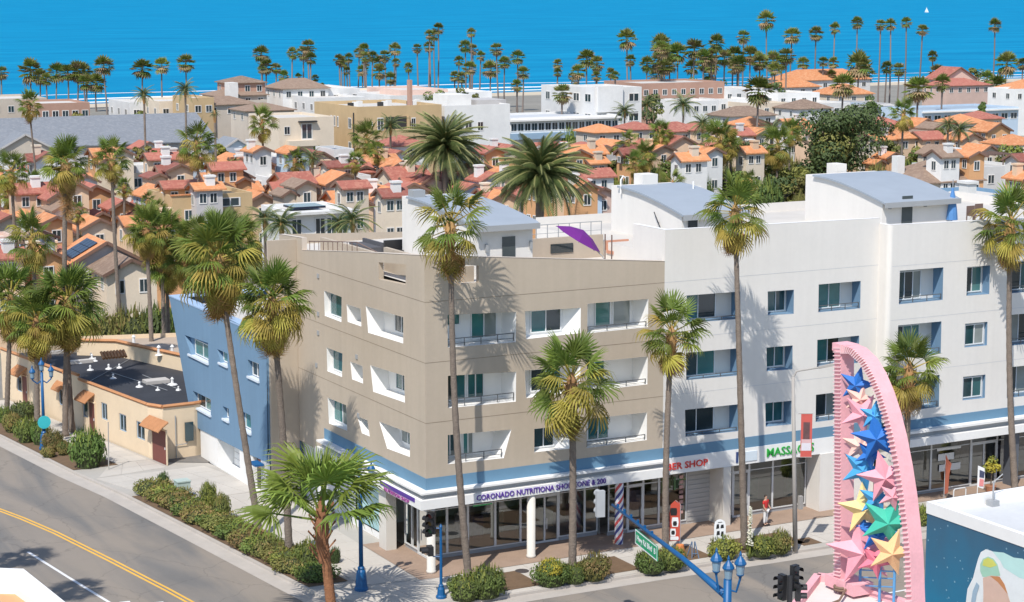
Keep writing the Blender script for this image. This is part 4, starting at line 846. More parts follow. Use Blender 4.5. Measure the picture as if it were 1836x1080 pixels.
# ------------------------------------------------------------------ palms
LEAF = mat('palm_leaf_green', (.155,.207,.038), .55, .4, 1.5, .15, hue=.02, trans=.32, spec=.35)
LEAFY = mat('palm_leaf_yellow', (.35,.285,.06), .6, .3, 1.5, .15, hue=.02, trans=.25, spec=.3)
LEAFD = mat('palm_leaf_dead', (.45,.27,.115), .8, .3, 1.5, .18, hue=.015, trans=.15, spec=.2)
LEAFB = mat('young_palm_leaf', (.20,.27,.045), .5, .25, 1.5, .12, hue=.015, trans=.25, spec=.35)
TRUNK = mat('palm_trunk', (.20,.16,.13), .95, .15, 3.0, .24, 1, 14, fine=.2)
TRUNKR = mat('fibrous_trunk', (.26,.115,.055), .95, .1, 6, .25, .9, 12, fine=.12)
DATE = mat('date_palm_leaf', (.105,.14,.045), .5, .3, 1, .15, hue=.012, trans=.15, spec=.4)
def fan_mesh(name, m_, nseg=17, spread=115, droop=.25, tip=.35, pet=1., rb=1., fold=.06, seed=0, petm=None):
    """fan leaf along +X: stalk, then pleated segments round a hub"""
    r_ = random.Random(seed); mb = MB(); h = Vector((pet,0,-.08*pet))
    mb.hexa([(0,-.035,-.02),(0,.035,-.02),(0,0,.035)], [h+Vector((0,-.02,-.012)),h+Vector((0,.02,-.012)),h+Vector((0,0,.02))], 1)
    for i in range(nseg):
        a = R(-spread+2*spread*(i+.5)/nseg)+r_.uniform(-.03,.03); da = R(spread)/nseg*1.02
        L_ = rb*(.78+.22*math.cos(a*.7))*r_.uniform(.9,1.08); zf = fold if i%2 else -fold*.3
        P_ = lambda ang, rr, z: h+Vector((math.cos(ang)*rr, math.sin(ang)*rr, z))
        zm = -droop*.28*L_; ml, mr = P_(a-da*.92,L_*.46,zm+zf*.4), P_(a+da*.92,L_*.46,zm-zf*.4)
        t1 = P_(a,L_*.82,zm-droop*.55*L_-tip*.12); t2 = P_(a+r_.uniform(-.05,.05),L_*(1.02-.22*tip),zm-droop*1.0*L_-tip*r_.uniform(.25,.6)*rb)
        c_ = P_(a,L_*.46,zm+zf)
        n = len(mb.v); mb.v += [tuple(p) for p in (h,ml,c_,mr,t1,t2)]
        k = len(mb.v); w_ = da*.26*L_; sd = Vector((-math.sin(a),math.cos(a),0))*w_
        mb.v += [tuple(t1-sd),tuple(t1+sd)]
        for f_ in ((n,n+1,n+2),(n,n+2,n+3),(n+1,k,n+4,n+2),(n+2,n+4,k+1,n+3),(k,n+5,n+4),(n+4,n+5,k+1)): mb.f.append(f_); mb.m.append(0)
    return mb.mesh(name, [m_, petm or LEAFY])
FANS = {'up':[fan_mesh('fan_up',LEAF,19,112,.10,.10,seed=i) for i in range(2)], 'mid':[fan_mesh('fan_mid',LEAF,19,118,.25,.45,seed=10+i) for i in range(3)],
        'low':[fan_mesh('fan_low',LEAFY,17,105,.4,.8,seed=20+i) for i in range(2)], 'dead':[fan_mesh('fan_dead',LEAFD,13,75,.6,.9,.9,.9,seed=30+i,petm=LEAFD) for i in range(2)],
        'young':[fan_mesh('fan_young',LEAFB,24,120,.22,.55,1.25,1.0,seed=40+i,petm=LEAFB) for i in range(2)], 'youngup':[fan_mesh('fan_youngup',LEAFB,22,85,.08,.15,1.1,1.05,seed=50,petm=LEAFB)]}
def trunk_mesh(base, top, r0, r1, bend=0., rings=16, seed=0, n=10):
    r_ = random.Random(seed); base, top = Vector(base), Vector(top); side = Vector((r_.uniform(-1,1),r_.uniform(-1,1),0))*bend
    pts, rad = [], []
    for i in range(rings+1):
        t = i/rings; p = base.lerp(top,t)+side*math.sin(t*math.pi)
        e_ = 1.35 if i==0 else 1.12 if i==1 else 1.; k = (r0+(r1-r0)*t)*e_
        pts.append(p); rad.append(k*(1.05 if i%2 else .95))
    mb = MB(); mb.tube(pts, rad, n); return mb, pts
def frond(parent, me, at, az, el, s, roll=0., width=1.):
    o = put('frond', me, parent); M_ = Matrix.Translation(at-ORG[parent]) @ Matrix.Rotation(az,4,'Z') @ Matrix.Rotation(-el,4,'Y') @ Matrix.Rotation(roll,4,'X')
    o.matrix_local = M_ @ Matrix.Diagonal((s,s*width,s,1)); return o
def fan_palm(base, crown, rad, label, group=None, n=42, seed=0, dead=.35, r0=.24, r1=.17, bend=.15, skirt=0., style='street', name='fan_palm'):
    r_ = random.Random(seed+100); base, crown = Vector(base), Vector(crown)
    t = empty(name, base, label, 'palm tree', group)
    kr = 1. if style == 'young' else .8; mb, pts = trunk_mesh(base, crown-Vector((0,0,.1)), r0*kr*1.05, r1*kr*.9, bend, rings=44, seed=seed); mk('trunk', mb, TRUNKR if style=='young' else TRUNK, t, smooth=True)
    s = rad/1.95
    mb = MB(); mb.lathe([(r1*.9,-1.0*s),(r1*1.35,-.55*s),(r1*1.6,-.15*s),(r1*1.2,.2*s),(.05,.5*s)], 9, crown)
    for i in range(22):
        a = i*2.399; z = -1.0*s+1.1*s*i/22; d_ = Vector((math.cos(a),math.sin(a),0)); p = crown+Vector((0,0,z))+d_*r1*.9
        mb.hexa([p+Vector((-d_.y,d_.x,0))*.06,p-Vector((-d_.y,d_.x,0))*.06,p+Vector((0,0,.08))],[p+d_*.22*s+Vector((0,0,.26*s))+Vector((-d_.y,d_.x,0))*.03,p+d_*.22*s+Vector((0,0,.26*s))-Vector((-d_.y,d_.x,0))*.03,p+d_*.2*s+Vector((0,0,.3*s))])
    cr_ = mk('crown', mb, LEAFD if style!='young' else TRUNKR, t)
    if style == 'young':
        for i in range(n):
            f_ = i/n; el = R(82-72*f_+r_.uniform(-8,8)); az = i*2.399+r_.uniform(-.25,.25)
            k = 'youngup' if f_ < .22 else 'young'
            frond(cr_, r_.choice(FANS[k]), crown+Vector((0,0,.15-.3*f_)), az, el, rad/2.2*r_.uniform(.88,1.05)*(1 if f_>.2 else .85), r_.uniform(-.3,.3))
        return t
    for i in range(n):
        f_ = i/n; el = R(80-122*f_**.9+r_.uniform(-13,13)); az = i*2.399+r_.uniform(-.45,.45)
        k = 'up' if f_ < .28 else 'mid' if f_ < .78 else 'low'
        if k == 'mid' and r_.random() < .2: k = 'low'
        frond(cr_, r_.choice(FANS[k]), crown+Vector((0,0,.35*s-.6*s*f_)), az, el, s*r_.uniform(.78,1.16), r_.uniform(-.6,.6), r_.uniform(.7,.95))
    for i in range(int(n*dead)):
        az = i*2.399*1.7+r_.uniform(-.4,.4); frond(cr_, r_.choice(FANS['dead' if r_.random()<.6 else 'low']), crown-Vector((0,0,.25*s+.5*s*r_.random())), az, R(r_.uniform(-78,-48)), s*r_.uniform(.7,.95), r_.uniform(-.5,.5), .75)
    for i in range(int(skirt*26)):
        az = i*2.399; frond(cr_, FANS['dead'][i%2], crown-Vector((0,0,.7*s+skirt*1.3*r_.random())), az, R(r_.uniform(-86,-74)), s*.8, 0, .6)
    return t
def at_px(base, x, y, mode='d'):
    """point seen at the pixel, at the base's distance"""
    base = Vector(base); r = ray(x,y); n2 = ray(CX,CY); n2.z = 0; n2.normalize()
    t = (base-CAM).dot(n2)/r.dot(n2); return CAM+r*t
def gz(x, y): p = G(x,y,.15); return p
B1 = gz(841,1046); fan_palm(B1, at_px(B1,808,408), 2.2, 'tall slender fan palm before the tan building, its crown over the roof corner', 'street palms along the front pavement', 25, 1, .6, .23, .17, .25)
B2 = gz(1026,1030); fan_palm(B2, at_px(B2,1025,690), 2.45, 'short bushy fan palm before the tan building between two sign-lettered bays', 'street palms along the front pavement', 34, 2, .3, .25, .2)
B3 = gz(1193,998); fan_palm(B3, at_px(B3,1204,602), 1.95, 'mid-height fan palm where the tan and white buildings meet', 'street palms along the front pavement', 31, 3, .4, .22, .18, .2)
B4 = gz(1335,985); fan_palm(B4, at_px(B4,1318,382), 1.95, 'tall slender fan palm whose crown shades the top of the white wall', 'street palms along the front pavement', 29, 4, .6, .23, .16, .3)
B5 = gz(596,1108); fan_palm(B5, at_px(B5,577,930), 4.1, 'young fan palm with huge bright leaves and red-brown fibrous trunk on the corner', None, 20, 5, 0, .25, .22, .0, style='young')
B6 = gz(519,1003); fan_palm(B6, at_px(B6,488,545), 2.15, 'fan palm in the hedge leaning left beside the tan wall', 'palms in the side street bed', 52, 6, .9, .25, .2, .3, .5)
B7 = gz(467,966); fan_palm(B7, at_px(B7,392,470), 2.5, 'strongly leaning fan palm in front of the blue wing', 'palms in the side street bed', 54, 7, .9, .24, .19, .5, .4)
p = FV(1822,860,-2.8); B8 = Vector((p.x,-2.8,.15)); fan_palm(B8, at_px(B8,1812,405), 2.2, 'tall fan palm before the shop front beyond the pink sign', 'street palms along the front pavement', 31, 8, .6, .24, .18, .2)
p = FV(1625,790,-2.8); B9 = Vector((p.x,-2.8,.15)); fan_palm(B9, at_px(B9,1630,668), 2.2, 'short fan palm standing behind the pink starfish sign', 'street palms along the front pavement', 30, 9, .35, .25, .2, .1)
L1 = gz(12,748); fan_palm(L1, at_px(L1,20,540), 2.5, 'shaggy fan palm standing past the lamp before the cream building end door', 'palms before the cream building', 44, 11, .8, .23, .2)
L2 = gz(67,790); fan_palm(L2, at_px(L2,66,580), 2.2, 'shorter fan palm right beside the blue lamp with the teal sign', 'palms before the cream building', 40, 12, .8, .25, .2, .1)
L3 = gz(117,782); fan_palm(L3, at_px(L3,122,545), 2.7, 'broad-crowned fan palm sharing its spot with the very tall skirted palm', 'palms before the cream building', 46, 13, .8, .25, .2, .1)
L4 = gz(130,775); fan_palm(L4, at_px(L4,118,298), 1.75, 'very tall fan palm with a thick grey skirt of old leaves', None, 44, 14, .3, .23, .2, .3, 1.3)
def dz(x, y, z): return DP(x,y,(HC-z)/(-ray(x,y).z))
def tall(x, y, rpx, z, bx=None, seed=0, **kw):
    c_ = dz(x,y,z); d = (HC-z)/(-ray(x,y).z); bp = at_px(c_, bx if bx is not None else x, y); b_ = Vector((bp.x,bp.y,0)); return b_, c_, rpx*d/F
def tp(x, y, rpx, z, label, group=None, bx=None, seed=0, n=29, **kw):
    b_, c_, r_ = tall(x,y,rpx,z,bx); return fan_palm(b_, c_, r_, label, group, n, seed, **kw)
MG = 'fan palms rising among the houses'
tp(200,288,40,15.5,'tall fan palm with pale straight trunk behind the cream building',None,209,21)
tp(352,262,42,13.5,'tall fan palm behind the greyish flat-topped house',MG,352,22)
tp(20,310,38,14,'tall fan palm standing among the red-roofed houses',MG,20,23)
tp(58,432,52,10,'fan palm before the red-roofed houses above the cream building',MG,60,24)
CN = 44
tp(292,425,54,11,'fan palm in the cluster behind the blue wing','palm cluster behind the blue wing',290,25,n=44,dead=.8)
tp(350,432,48,11,'fan palm in the cluster behind the blue wing','palm cluster behind the blue wing',345,26,n=44,dead=.7)
tp(330,470,40,9.5,'fan palm in the cluster behind the blue wing','palm cluster behind the blue wing',322,27,n=44,dead=.9)
tp(300,470,50,9,'fan palm in the cluster behind the blue wing','palm cluster behind the blue wing',300,51,n=44,dead=.9)
tp(262,415,46,12,'fan palm in the cluster behind the blue wing','palm cluster behind the blue wing',266,48,n=44,dead=.8)
tp(395,425,50,12,'fan palm in the cluster behind the blue wing','palm cluster behind the blue wing',392,49,n=44,dead=.8)
tp(430,430,45,10.5,'fan palm in the cluster behind the blue wing','palm cluster behind the blue wing',432,28,n=44,dead=.7)
tp(470,222,32,12.5,'tall fan palm before the tan apartment block',MG,472,29)
tp(658,252,34,9.5,'small fan palm below the tan apartment block',MG,660,30)
tp(1292,255,42,10,'bushy fan palm among the peach houses',MG,1290,31)
tp(1395,262,38,9,'bushy fan palm among the peach houses',MG,1395,32)
tp(1155,282,28,8,'small fan palm before the peach houses',MG,1155,33)
tp(1185,240,26,9,'small fan palm before the peach houses',MG,1185,34)
tp(1620,205,30,13,'tall fan palm beside the big rounded tree',MG,1618,35)
tp(1418,238,26,10,'bushy fan palm among the peach houses',MG,1418,36)
RX = random.Random(9)
for i in range(22):
    x_, y_ = (RX.uniform(10,470), RX.uniform(300,400)) if i < 11 else (RX.uniform(1120,1440), RX.uniform(250,330)) if i < 19 else (RX.uniform(520,720), RX.uniform(270,320))
    tp(x_,y_,RX.uniform(18,28),RX.uniform(7,9.5),'small garden fan palm between the tiled houses','small garden fan palms',x_,200+i,n=22)
tp(52,190,28,17,'tall thin fan palm before the long grey roof',None,66,37,r0=.18,r1=.13)

# feather palms
def feather_mesh(name, m_, L_=1., n=26, arch=.5, seed=0, wid=.16):
    r_ = random.Random(seed); mb = MB(); pts = []
    for i in range(n+1):
        t = i/n; pts.append(Vector((L_*(t-.12*arch*t*t), 0, L_*(.28*t-arch*t**2.1))))
    mb.tube(pts[::5]+[pts[-1]], [.018]*len(pts[::5])+[.004], 4, 1)
    for i in range(3, n):
        t = i/n; p = pts[i]; d_ = (pts[i+1]-pts[i-1]).normalized(); l_ = wid*L_*(math.sin(math.pi*min(1,t*.92+.1))**.6)*r_.uniform(.85,1.1)
        for sgn in (-1,1):
            s_ = Vector((0,sgn,0)); q = p+(s_*.78+d_*.5+Vector((0,0,-.35)))*l_; w_ = d_*L_*.013
            mb.face([p-w_,p+w_,q+w_*.3-Vector((0,0,.03)),q-w_*.3-Vector((0,0,.03))])
    return mb.mesh(name, [m_, mat('frond_rib',(.20,.20,.07),.6,.2,1,.1)])
FEA = [feather_mesh('feather', DATE, 1, 34, a, i, .17) for i, a in enumerate((.5,.75,1.0))]
FEAY = [feather_mesh('feather_old', mat('date_leaf_orange',(.26,.16,.045),.6,.3,1,.15,trans=.15), 1, 24, .9, 9, .13)]
GFEA = [feather_mesh('feather_soft', mat('queen_palm_leaf',(.06,.11,.035),.5,.3,1,.15,hue=.015,trans=.2), 1, 24, a, 20+i, .22) for i, a in enumerate((.7,1.0))]
def feather_palm(x, y, rpx, z, label, group, n=60, seed=0, set_=None, old=8, r0=.45, bx=None, name='date_palm', trm=None):
    r_ = random.Random(seed); b_, c_, rad = tall(x,y,rpx,z,bx); t = empty(name, b_, label, 'palm tree', group)
    mb, _ = trunk_mesh(b_, c_, r0, r0*.9, .0, seed=seed); mk('trunk', mb, trm or TRUNK, t, smooth=True)
    mb = MB(); mb.lathe([(r0*.8,-1.2),(r0*1.5,-.5),(r0*1.3,.1),(.05,.5)], 10, c_); cr_ = mk('crown', mb, LEAFD, t)
    for i in range(n):
        f_ = i/n; el = R(82-105*f_+r_.uniform(-7,7)); frond(cr_, r_.choice(set_ or FEA), c_, i*2.399+r_.uniform(-.2,.2), el, rad*r_.uniform(.95,1.18), r_.uniform(-.4,.4))
    for i in range(old): frond(cr_, FEAY[0], c_-Vector((0,0,.2)), i*2.399, R(r_.uniform(-45,0)), rad*r_.uniform(.5,.8), r_.uniform(-.4,.4))
    return t
feather_palm(798,268,72,11,'large dark date palm with arching fronds left of its twin behind the tan roof',None,105,1,old=10)
feather_palm(968,318,86,11,'large date palm with orange fruit stalks in its crown behind the purple parasol',None,105,2,old=26)
QG = 'feathery palms among the houses'
for i,(x,y,r_,z) in enumerate(((632,398,44,8.5),(608,405,30,8),(505,405,44,9.5),(475,395,36,9.5),(560,285,24,9),(1160,190,26,9),(1225,190,30,8.5),(1720,236,28,9),(1385,235,26,9),(700,228,30,11),(258,172,22,15.5),(332,162,24,15.5),(1700,225,20,10),(1120,200,22,9.5),(1260,225,26,9.5),(385,205,10,14))):
    feather_palm(x,y,r_,z,'small dark feathery palm growing among the houses',QG,26,40+i,GFEA,0,.16,name='feather_palm')

# far palms: one crown mesh each, shared between look-alikes
def far_crown(seed):
    r_ = random.Random(seed); mb = MB()
    for i in range(34):
        f_ = i/34; el = R(86-138*f_+r_.uniform(-14,14)); az = i*2.399+r_.uniform(-.3,.3); k = r_.uniform(.8,1.15)
        M_ = Matrix.Rotation(az,3,'Z') @ Matrix.Rotation(-el,3,'Y'); q_ = r_.random(); mi = 2 if q_ < .08+.55*f_**2 else 1 if q_ < .35+.4*f_ else 0
        for j in range(7):
            a = R(-80+160*(j+.5)/7); da = R(11); h = Vector((.42,0,0)); L_ = .60*k
            q = [h, h+Vector((math.cos(a-da)*L_*.6,math.sin(a-da)*L_*.6,-.03)), h+Vector((math.cos(a)*L_,math.sin(a)*L_,-.10-.12*f_)), h+Vector((math.cos(a+da)*L_*.6,math.sin(a+da)*L_*.6,-.03))]
            mb.face([M_@p for p in q], mi)
        q = [Vector((0,-.02,0)),Vector((0,.02,0)),Vector((.44,.01,0)),Vector((.44,-.01,0))]; mb.face([M_@p for p in q], 1)
    for i in range(14):
        az = i*2.399; M_ = Matrix.Rotation(az,3,'Z'); mb.face([M_@Vector(p) for p in ((.06,-.09,-.1),(.06,.09,-.1),(.16,.13,-.62),(.14,-.12,-.6))], 2)
    return mb.mesh('far_crown', [LEAF, mat('far_leaf_olive',(.20,.20,.055),.6,.3,1.5,.15,trans=.2), mat('far_leaf_dead',(.25,.175,.09),.8,.3,1.5,.15)])
FARC = [far_crown(i) for i in range(6)]
TRF = mat('far_palm_trunk', (.21,.17,.15), .95, .2, 1, .1)
ftm = MB(); ftm.tube([(0,0,0),(.03,.02,.3),(.05,.0,.65),(0,0,1)], [1.3,1.05,.95,.85], 7)
def far_palm(x, y, rpx, d, label, group, seed):
    r_ = random.Random(seed*13+5); c_ = DP(x,y,d/1.0); rad = rpx*d/F*1.22; lean = Vector((r_.uniform(-.8,.8),r_.uniform(-.8,.8),0))*.6
    b_ = Vector((c_.x,c_.y,0))+lean; t = empty('fan_palm', b_, label, 'palm tree', group)
    o = put('trunk', TRK[seed%3], t); h = c_-b_; o.matrix_local = h.to_track_quat('Z','Y').to_matrix().to_4x4() @ Matrix.Diagonal((.2,.2,h.length,1))
    o = put('crown', FARC[seed%6], t); o.matrix_local = Matrix.Translation(h) @ Matrix.Rotation(r_.random()*6.28,4,'Z') @ Matrix.Diagonal((rad,rad,rad*r_.uniform(.9,1.15),1))
TRK = []
for k in range(3):
    mb = MB(); R4 = [((0,0,0),1.25),((.5*(k-1),.3,.3),.95),((.7*(k-1),-.2,.65),.85),((0,0,1),.75)]
    for (c_, r_) in R4: mb.v += [(c_[0]+r_*math.cos(j*.8976),c_[1]+r_*math.sin(j*.8976),c_[2]) for j in range(7)]
    for i in range(3):
        for j in range(7): mb.f.append((i*7+j,i*7+(j+1)%7,i*7+7+(j+1)%7,i*7+7+j)); mb.m.append(0)
    TRK.append(mb.mesh('far_trunk', TRF, smooth=True))
FP1 = [(55,130,20),(72,140,15),(102,132,17),(122,133,17),(140,130,19),(186,120,19),(172,150,17),(2,132,13),(255,125,19),(290,120,14),(333,115,16),(468,98,16),(524,97,10),(552,86,14),(557,106,11),(470,126,9),(495,124,10),(535,139,7),(565,141,7),(608,108,10)]
FP2 = [(625,105,9),(652,90,11),(612,112,9),(708,90,12),(668,102,10),(690,102,11),(710,113,8),(650,128,11),(680,130,13),(700,142,11),(732,122,8),(748,88,9),(770,63,9),(786,53,10),(769,85,10),(845,60,9),(834,84,12),(848,90,9),(823,110,9),(842,124,13),(815,138,9),(880,126,17),(905,113,12),(890,90,12),(928,104,13),(938,132,12),(1000,116,9),(1026,138,8)]
FP3 = [(1052,106,17),(1070,116,13),(1124,72,17),(1130,110,10),(1095,132,9),(1185,80,19),(1160,116,13),(1180,112,15),(1215,96,18),(1200,117,16),(1245,90,19),(1262,106,16),(1285,78,14),(1276,116,14),(1240,122,14),(1315,102,18),(1345,100,17),(1362,110,15),(1386,110,15),(1410,102,16),(1440,114,12),(1476,112,10),(1494,114,10),(1540,120,23),(1322,118,14)]
FP4 = [(1333,68,12),(1374,38,16),(1420,66,16),(1463,62,13),(1497,52,10),(1537,42,11),(1579,46,10),(1597,45,10),(1625,42,10),(1654,55,11),(1784,47,12),(1672,101,9),(1680,132,14),(1805,116,20),(1786,156,20),(1834,116,11),(1770,142,13),(1590,122,11),(1612,126,12)]
NEARF = [(1008,170,17,340),(1360,165,25,310),(1512,156,22,330),(1646,162,25,320),(1690,150,16,360),(1830,320,10,200)]
sd = 0
for lst, lab, grp, d0 in ((FP1,'slender fan palm near the shore behind the grey roofs','shore palms behind the grey roofs',455),(FP2,'thin tall fan palm standing against the sea behind the tan apartments','shore palms behind the tan apartments',480),(FP3,'fan palm in the dense grove beside the white apartment block','palm grove by the shore',430),(FP4,'very tall thin fan palm standing against the sea beyond the grove','tallest shore palms',470)):
    for x, y, r_ in lst:
        d = d0+random.Random(sd).uniform(-35,35); far_palm(x,y,r_,d,lab,grp,sd); sd += 1
EX = random.Random(21)
for lst, lab, grp, d0, nx in ((FP3,'fan palm in the dense grove beside the white apartment block','palm grove by the shore',425,22),(FP1,'slender fan palm near the shore behind the grey roofs','shore palms behind the grey roofs',450,7),(FP2,'thin tall fan palm standing against the sea behind the tan apartments','shore palms behind the tan apartments',475,12)):
    for i in range(nx):      # the clumps are denser than the crowns one can single out
        x, y, r_ = EX.choice(lst); far_palm(x+EX.uniform(-16,16),y+EX.uniform(2,26),r_*EX.uniform(.7,1.0),d0+EX.uniform(-50,40),lab,grp,sd); sd += 1
for x, y, r_, d in NEARF[:-1]: far_palm(x,y,r_,d,'shaggy fan palm standing over the low roofs','fan palms over the low roofs',sd); sd += 1

# ------------------------------------------------------------------ shrubs and trees
def leaf_cloud(mb, c_, rad, n, size, r_, mi=0, shell=.55):
    c_ = Vector(c_)
    for i in range(n):
        z = r_.uniform(-.75,1); a = r_.uniform(0,6.2832); q = math.sqrt(max(0,1-z*z)); rr = shell+(1-shell)*r_.random()**.6
        d_ = Vector((q*math.cos(a),q*math.sin(a),z)); p = c_+Vector((d_.x*rad[0],d_.y*rad[1],d_.z*rad[2]))*rr
        nn = (d_+Vector((r_.uniform(-.8,.8),r_.uniform(-.8,.8),r_.uniform(-.3,.9)))).normalized(); t = nn.orthogonal().normalized(); t.rotate(Matrix.Rotation(r_.uniform(0,6.28),3,nn)); b_ = nn.cross(t); s = size*r_.uniform(.6,1.3)
        mb.face([p-t*s,p-b_*s*.5,p+t*s,p+b_*s*.5], mi)
def lumps(r_, n, rad):
    out = []
    for i in range(n):
        a = r_.uniform(0,6.28); q = r_.uniform(.25,.62); out.append((Vector((math.cos(a)*q*rad[0],math.sin(a)*q*rad[1],r_.uniform(-.15,.5)*rad[2])), r_.uniform(.38,.6)))
    return out
def shrub_mesh(seed, m_, m2=None, n=2000, size=.075):
    """unit shrub, radius 1, base at z=0: lumpy mound with sprigs standing out"""
    r_ = random.Random(seed); mb = MB()
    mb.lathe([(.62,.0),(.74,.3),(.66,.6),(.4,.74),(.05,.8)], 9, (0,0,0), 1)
    bl = [(Vector((math.cos(a)*q,math.sin(a)*q,h)), k) for a, q, h, k in [(r_.uniform(0,6.28), r_.uniform(.25,.72), r_.uniform(.3,.62), r_.uniform(.28,.46)) for _ in range(16)]]
    for o_, k in bl: leaf_cloud(mb, o_, (k,k,k*.85), n//20, size, r_, 2 if m2 and r_.random()<.22 else 0, .72)
    leaf_cloud(mb, (0,0,.36), (.86,.86,.46), n//5, size, r_, 0, .85)
    for i in range(130):    # upright sprigs
        a = r_.uniform(0,6.28); q = r_.random()**.5*.92; h = .55+.35*math.sqrt(max(0,1-q*q)); p = Vector((math.cos(a)*q,math.sin(a)*q,h*r_.uniform(.75,1.05))); d_ = Vector((r_.uniform(-.06,.06),r_.uniform(-.06,.06),.16*r_.uniform(.5,1.2))); s_ = Vector((-math.sin(a),math.cos(a),0))*.035
        mb.face([p-s_,p+s_,p+d_+s_*.3,p+d_-s_*.3], 2 if m2 and r_.random()<.4 else 0)
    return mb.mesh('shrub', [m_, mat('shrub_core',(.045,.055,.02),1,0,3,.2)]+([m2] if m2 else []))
SH = {'green':mat('shrub_green',(.115,.165,.035),.7,.25,1,.25,hue=.02,trans=.15), 'dark':mat('shrub_dark',(.07,.105,.03),.7,.25,1,.25,hue=.015,trans=.12), 'olive':mat('shrub_olive',(.19,.19,.045),.75,.25,1,.25,hue=.025,trans=.15), 'yellow':mat('shrub_yellow',(.42,.36,.04),.7,.15,1,.2,trans=.2), 'red':mat('shrub_rust',(.23,.17,.055),.75,.25,1,.25,hue=.02), 'lime':mat('shrub_lime',(.24,.27,.05),.7,.2,1,.2,hue=.02,trans=.2)}
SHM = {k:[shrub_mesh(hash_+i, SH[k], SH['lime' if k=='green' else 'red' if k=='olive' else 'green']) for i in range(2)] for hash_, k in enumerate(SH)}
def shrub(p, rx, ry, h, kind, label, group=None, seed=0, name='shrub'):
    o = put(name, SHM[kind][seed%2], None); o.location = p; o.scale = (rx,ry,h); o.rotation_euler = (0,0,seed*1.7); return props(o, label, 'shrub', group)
def gshrub(x, y, wpx, hpx, kind, label, group=None, seed=0, z=.16, ky=.85):
    """x, y = pixel of the foot at the middle of the front edge"""
    p = G(x,y,z); d = (p-CAM).length; rx = wpx*d/F/2; p = p+Vector((math.sin(ANG),math.cos(ANG),0))*rx*ky*.8; return shrub(p, rx, rx*ky, hpx*d/F, kind, label, group, seed)
PW = 'paired shrubs in the front tree wells'
gshrub(832,1082,74,46,'green','left shrub of the pair at the foot of the palm by the signal post',None,1); gshrub(872,1078,80,58,'green','taller right shrub of the pair beside the signal post palm',None,2)
gshrub(990,1056,76,44,'green','green shrub under the yellow-topped one beside the manhole',None,2); gshrub(988,1036,54,30,'yellow','low bright yellow shrub on top of the rounded green one',None,3,.75)
gshrub(1030,1050,50,36,'green','small green shrub at the foot of the short bushy palm',None,5); gshrub(1066,1045,70,48,'olive','olive green shrub right of the yellow-topped one',None,4)
gshrub(1168,1032,66,40,'green','left half of the dense shrub pair under the mast arm street sign',None,5); gshrub(1205,1026,66,40,'green','right half of the dense shrub pair under the mast arm street sign',None,2)
gshrub(1300,1008,70,40,'lime','light green shrub beside the white flower spike',None,6); gshrub(1365,1002,60,38,'green','green shrub between the flower spike and the street light shrub',None,7); gshrub(1400,996,56,42,'olive','olive shrub at the foot of the grey street light',None,8)
gshrub(1655,945,30,40,'lime','small bright shrub squeezed between the pink sign and mural wall',None,8)
r_ = random.Random(3); k = 0
for i in range(21):      # hedge in the side street bed
    v_ = 1.4+i*.99; w_ = 2.2+.5*v_/21; u_ = kerb_u(v_)+.02+w_/2
    kind = ('green','olive','olive','green','olive','olive','green','red','olive')[i%9]
    shrub((u_+r_.uniform(-.15,.15),v_,.16), w_/2*r_.uniform(1.0,1.15), 1.05, r_.uniform(.7,.95), kind, 'low mounded hedge shrub in the side street planting bed', 'hedge shrubs along the side street', i)
gshrub(553,1028,62,56,'green','tall round green shrub at the street end of the hedge',None,1); gshrub(600,1012,26,30,'dark','small dark shrub behind the young palm trunk',None,2)
gshrub(292,880,30,32,'dark','small clipped dark shrub at the driveway end of the hedge',None,3); gshrub(372,912,38,46,'lime','spiky yellow green shrub beside the utility box',None,4); gshrub(395,935,36,50,'olive','straggly olive shrub right of the spiky one',None,5)
gshrub(153,842,72,70,'green','round-headed clipped shrub at the end of the far bed',None,6)
for i,(x,y,w_,h_,kd) in enumerate(((92,812,40,40,'olive'),(70,800,44,44,'green'),(45,796,44,46,'green'),(20,778,40,36,'olive'),(35,755,62,30,'dark'),(5,760,30,30,'green'),(112,818,30,26,'red'),(85,822,30,20,'olive'))):
    gshrub(x,y,w_,h_,kd,'leafy shrub in the far bed before the cream building','shrubs before the cream building',i)
# tree with trunk, limbs and clumped crown
def leafy_tree(base, h, rad, kind, label, group=None, seed=0, n=3600, size=.3, kinds2=None, name='broadleaf_tree'):
    r_ = random.Random(seed); t = empty(name, base, label, 'tree', group); base = Vector(base)
    mb = MB(); mb.tube([base,base+Vector((.1,.1,h*.3)),base+Vector((0,.2,h*.6))], [rad*.09,rad*.065,rad*.03], 8)
    for i in range(6):
        a = i*1.05+r_.random(); s = base+Vector((.05,.1,h*r_.uniform(.25,.45))); mb.tube([s,s+Vector((math.cos(a)*rad*.4,math.sin(a)*rad*.4,h*.22)),s+Vector((math.cos(a)*rad*.7,math.sin(a)*rad*.7,h*.32))], [rad*.045,rad*.03,rad*.012], 6)
    mk('trunk', mb, mat('tree_bark',(.16,.12,.09),.95,.1,2,.2), t)
    mb = MB(); C_ = base+Vector((0,0,h*.58)); ph = h*.42
    for i in range(26):
        a = r_.uniform(0,6.28); q = r_.random()**.5*.72; zz = r_.uniform(-.8,.72); k = r_.uniform(.28,.46)
        p = C_+Vector((math.cos(a)*q*rad*(1-.3*abs(zz)),math.sin(a)*q*rad*(1-.3*abs(zz)),zz*ph)); leaf_cloud(mb, p, (k*rad,k*rad,k*rad*.75), n//26, size, r_, 1 if r_.random()<.25 else 0, .7)
    mk('crown', mb, [SH[kind], SH[kinds2 or 'olive']], t); return t
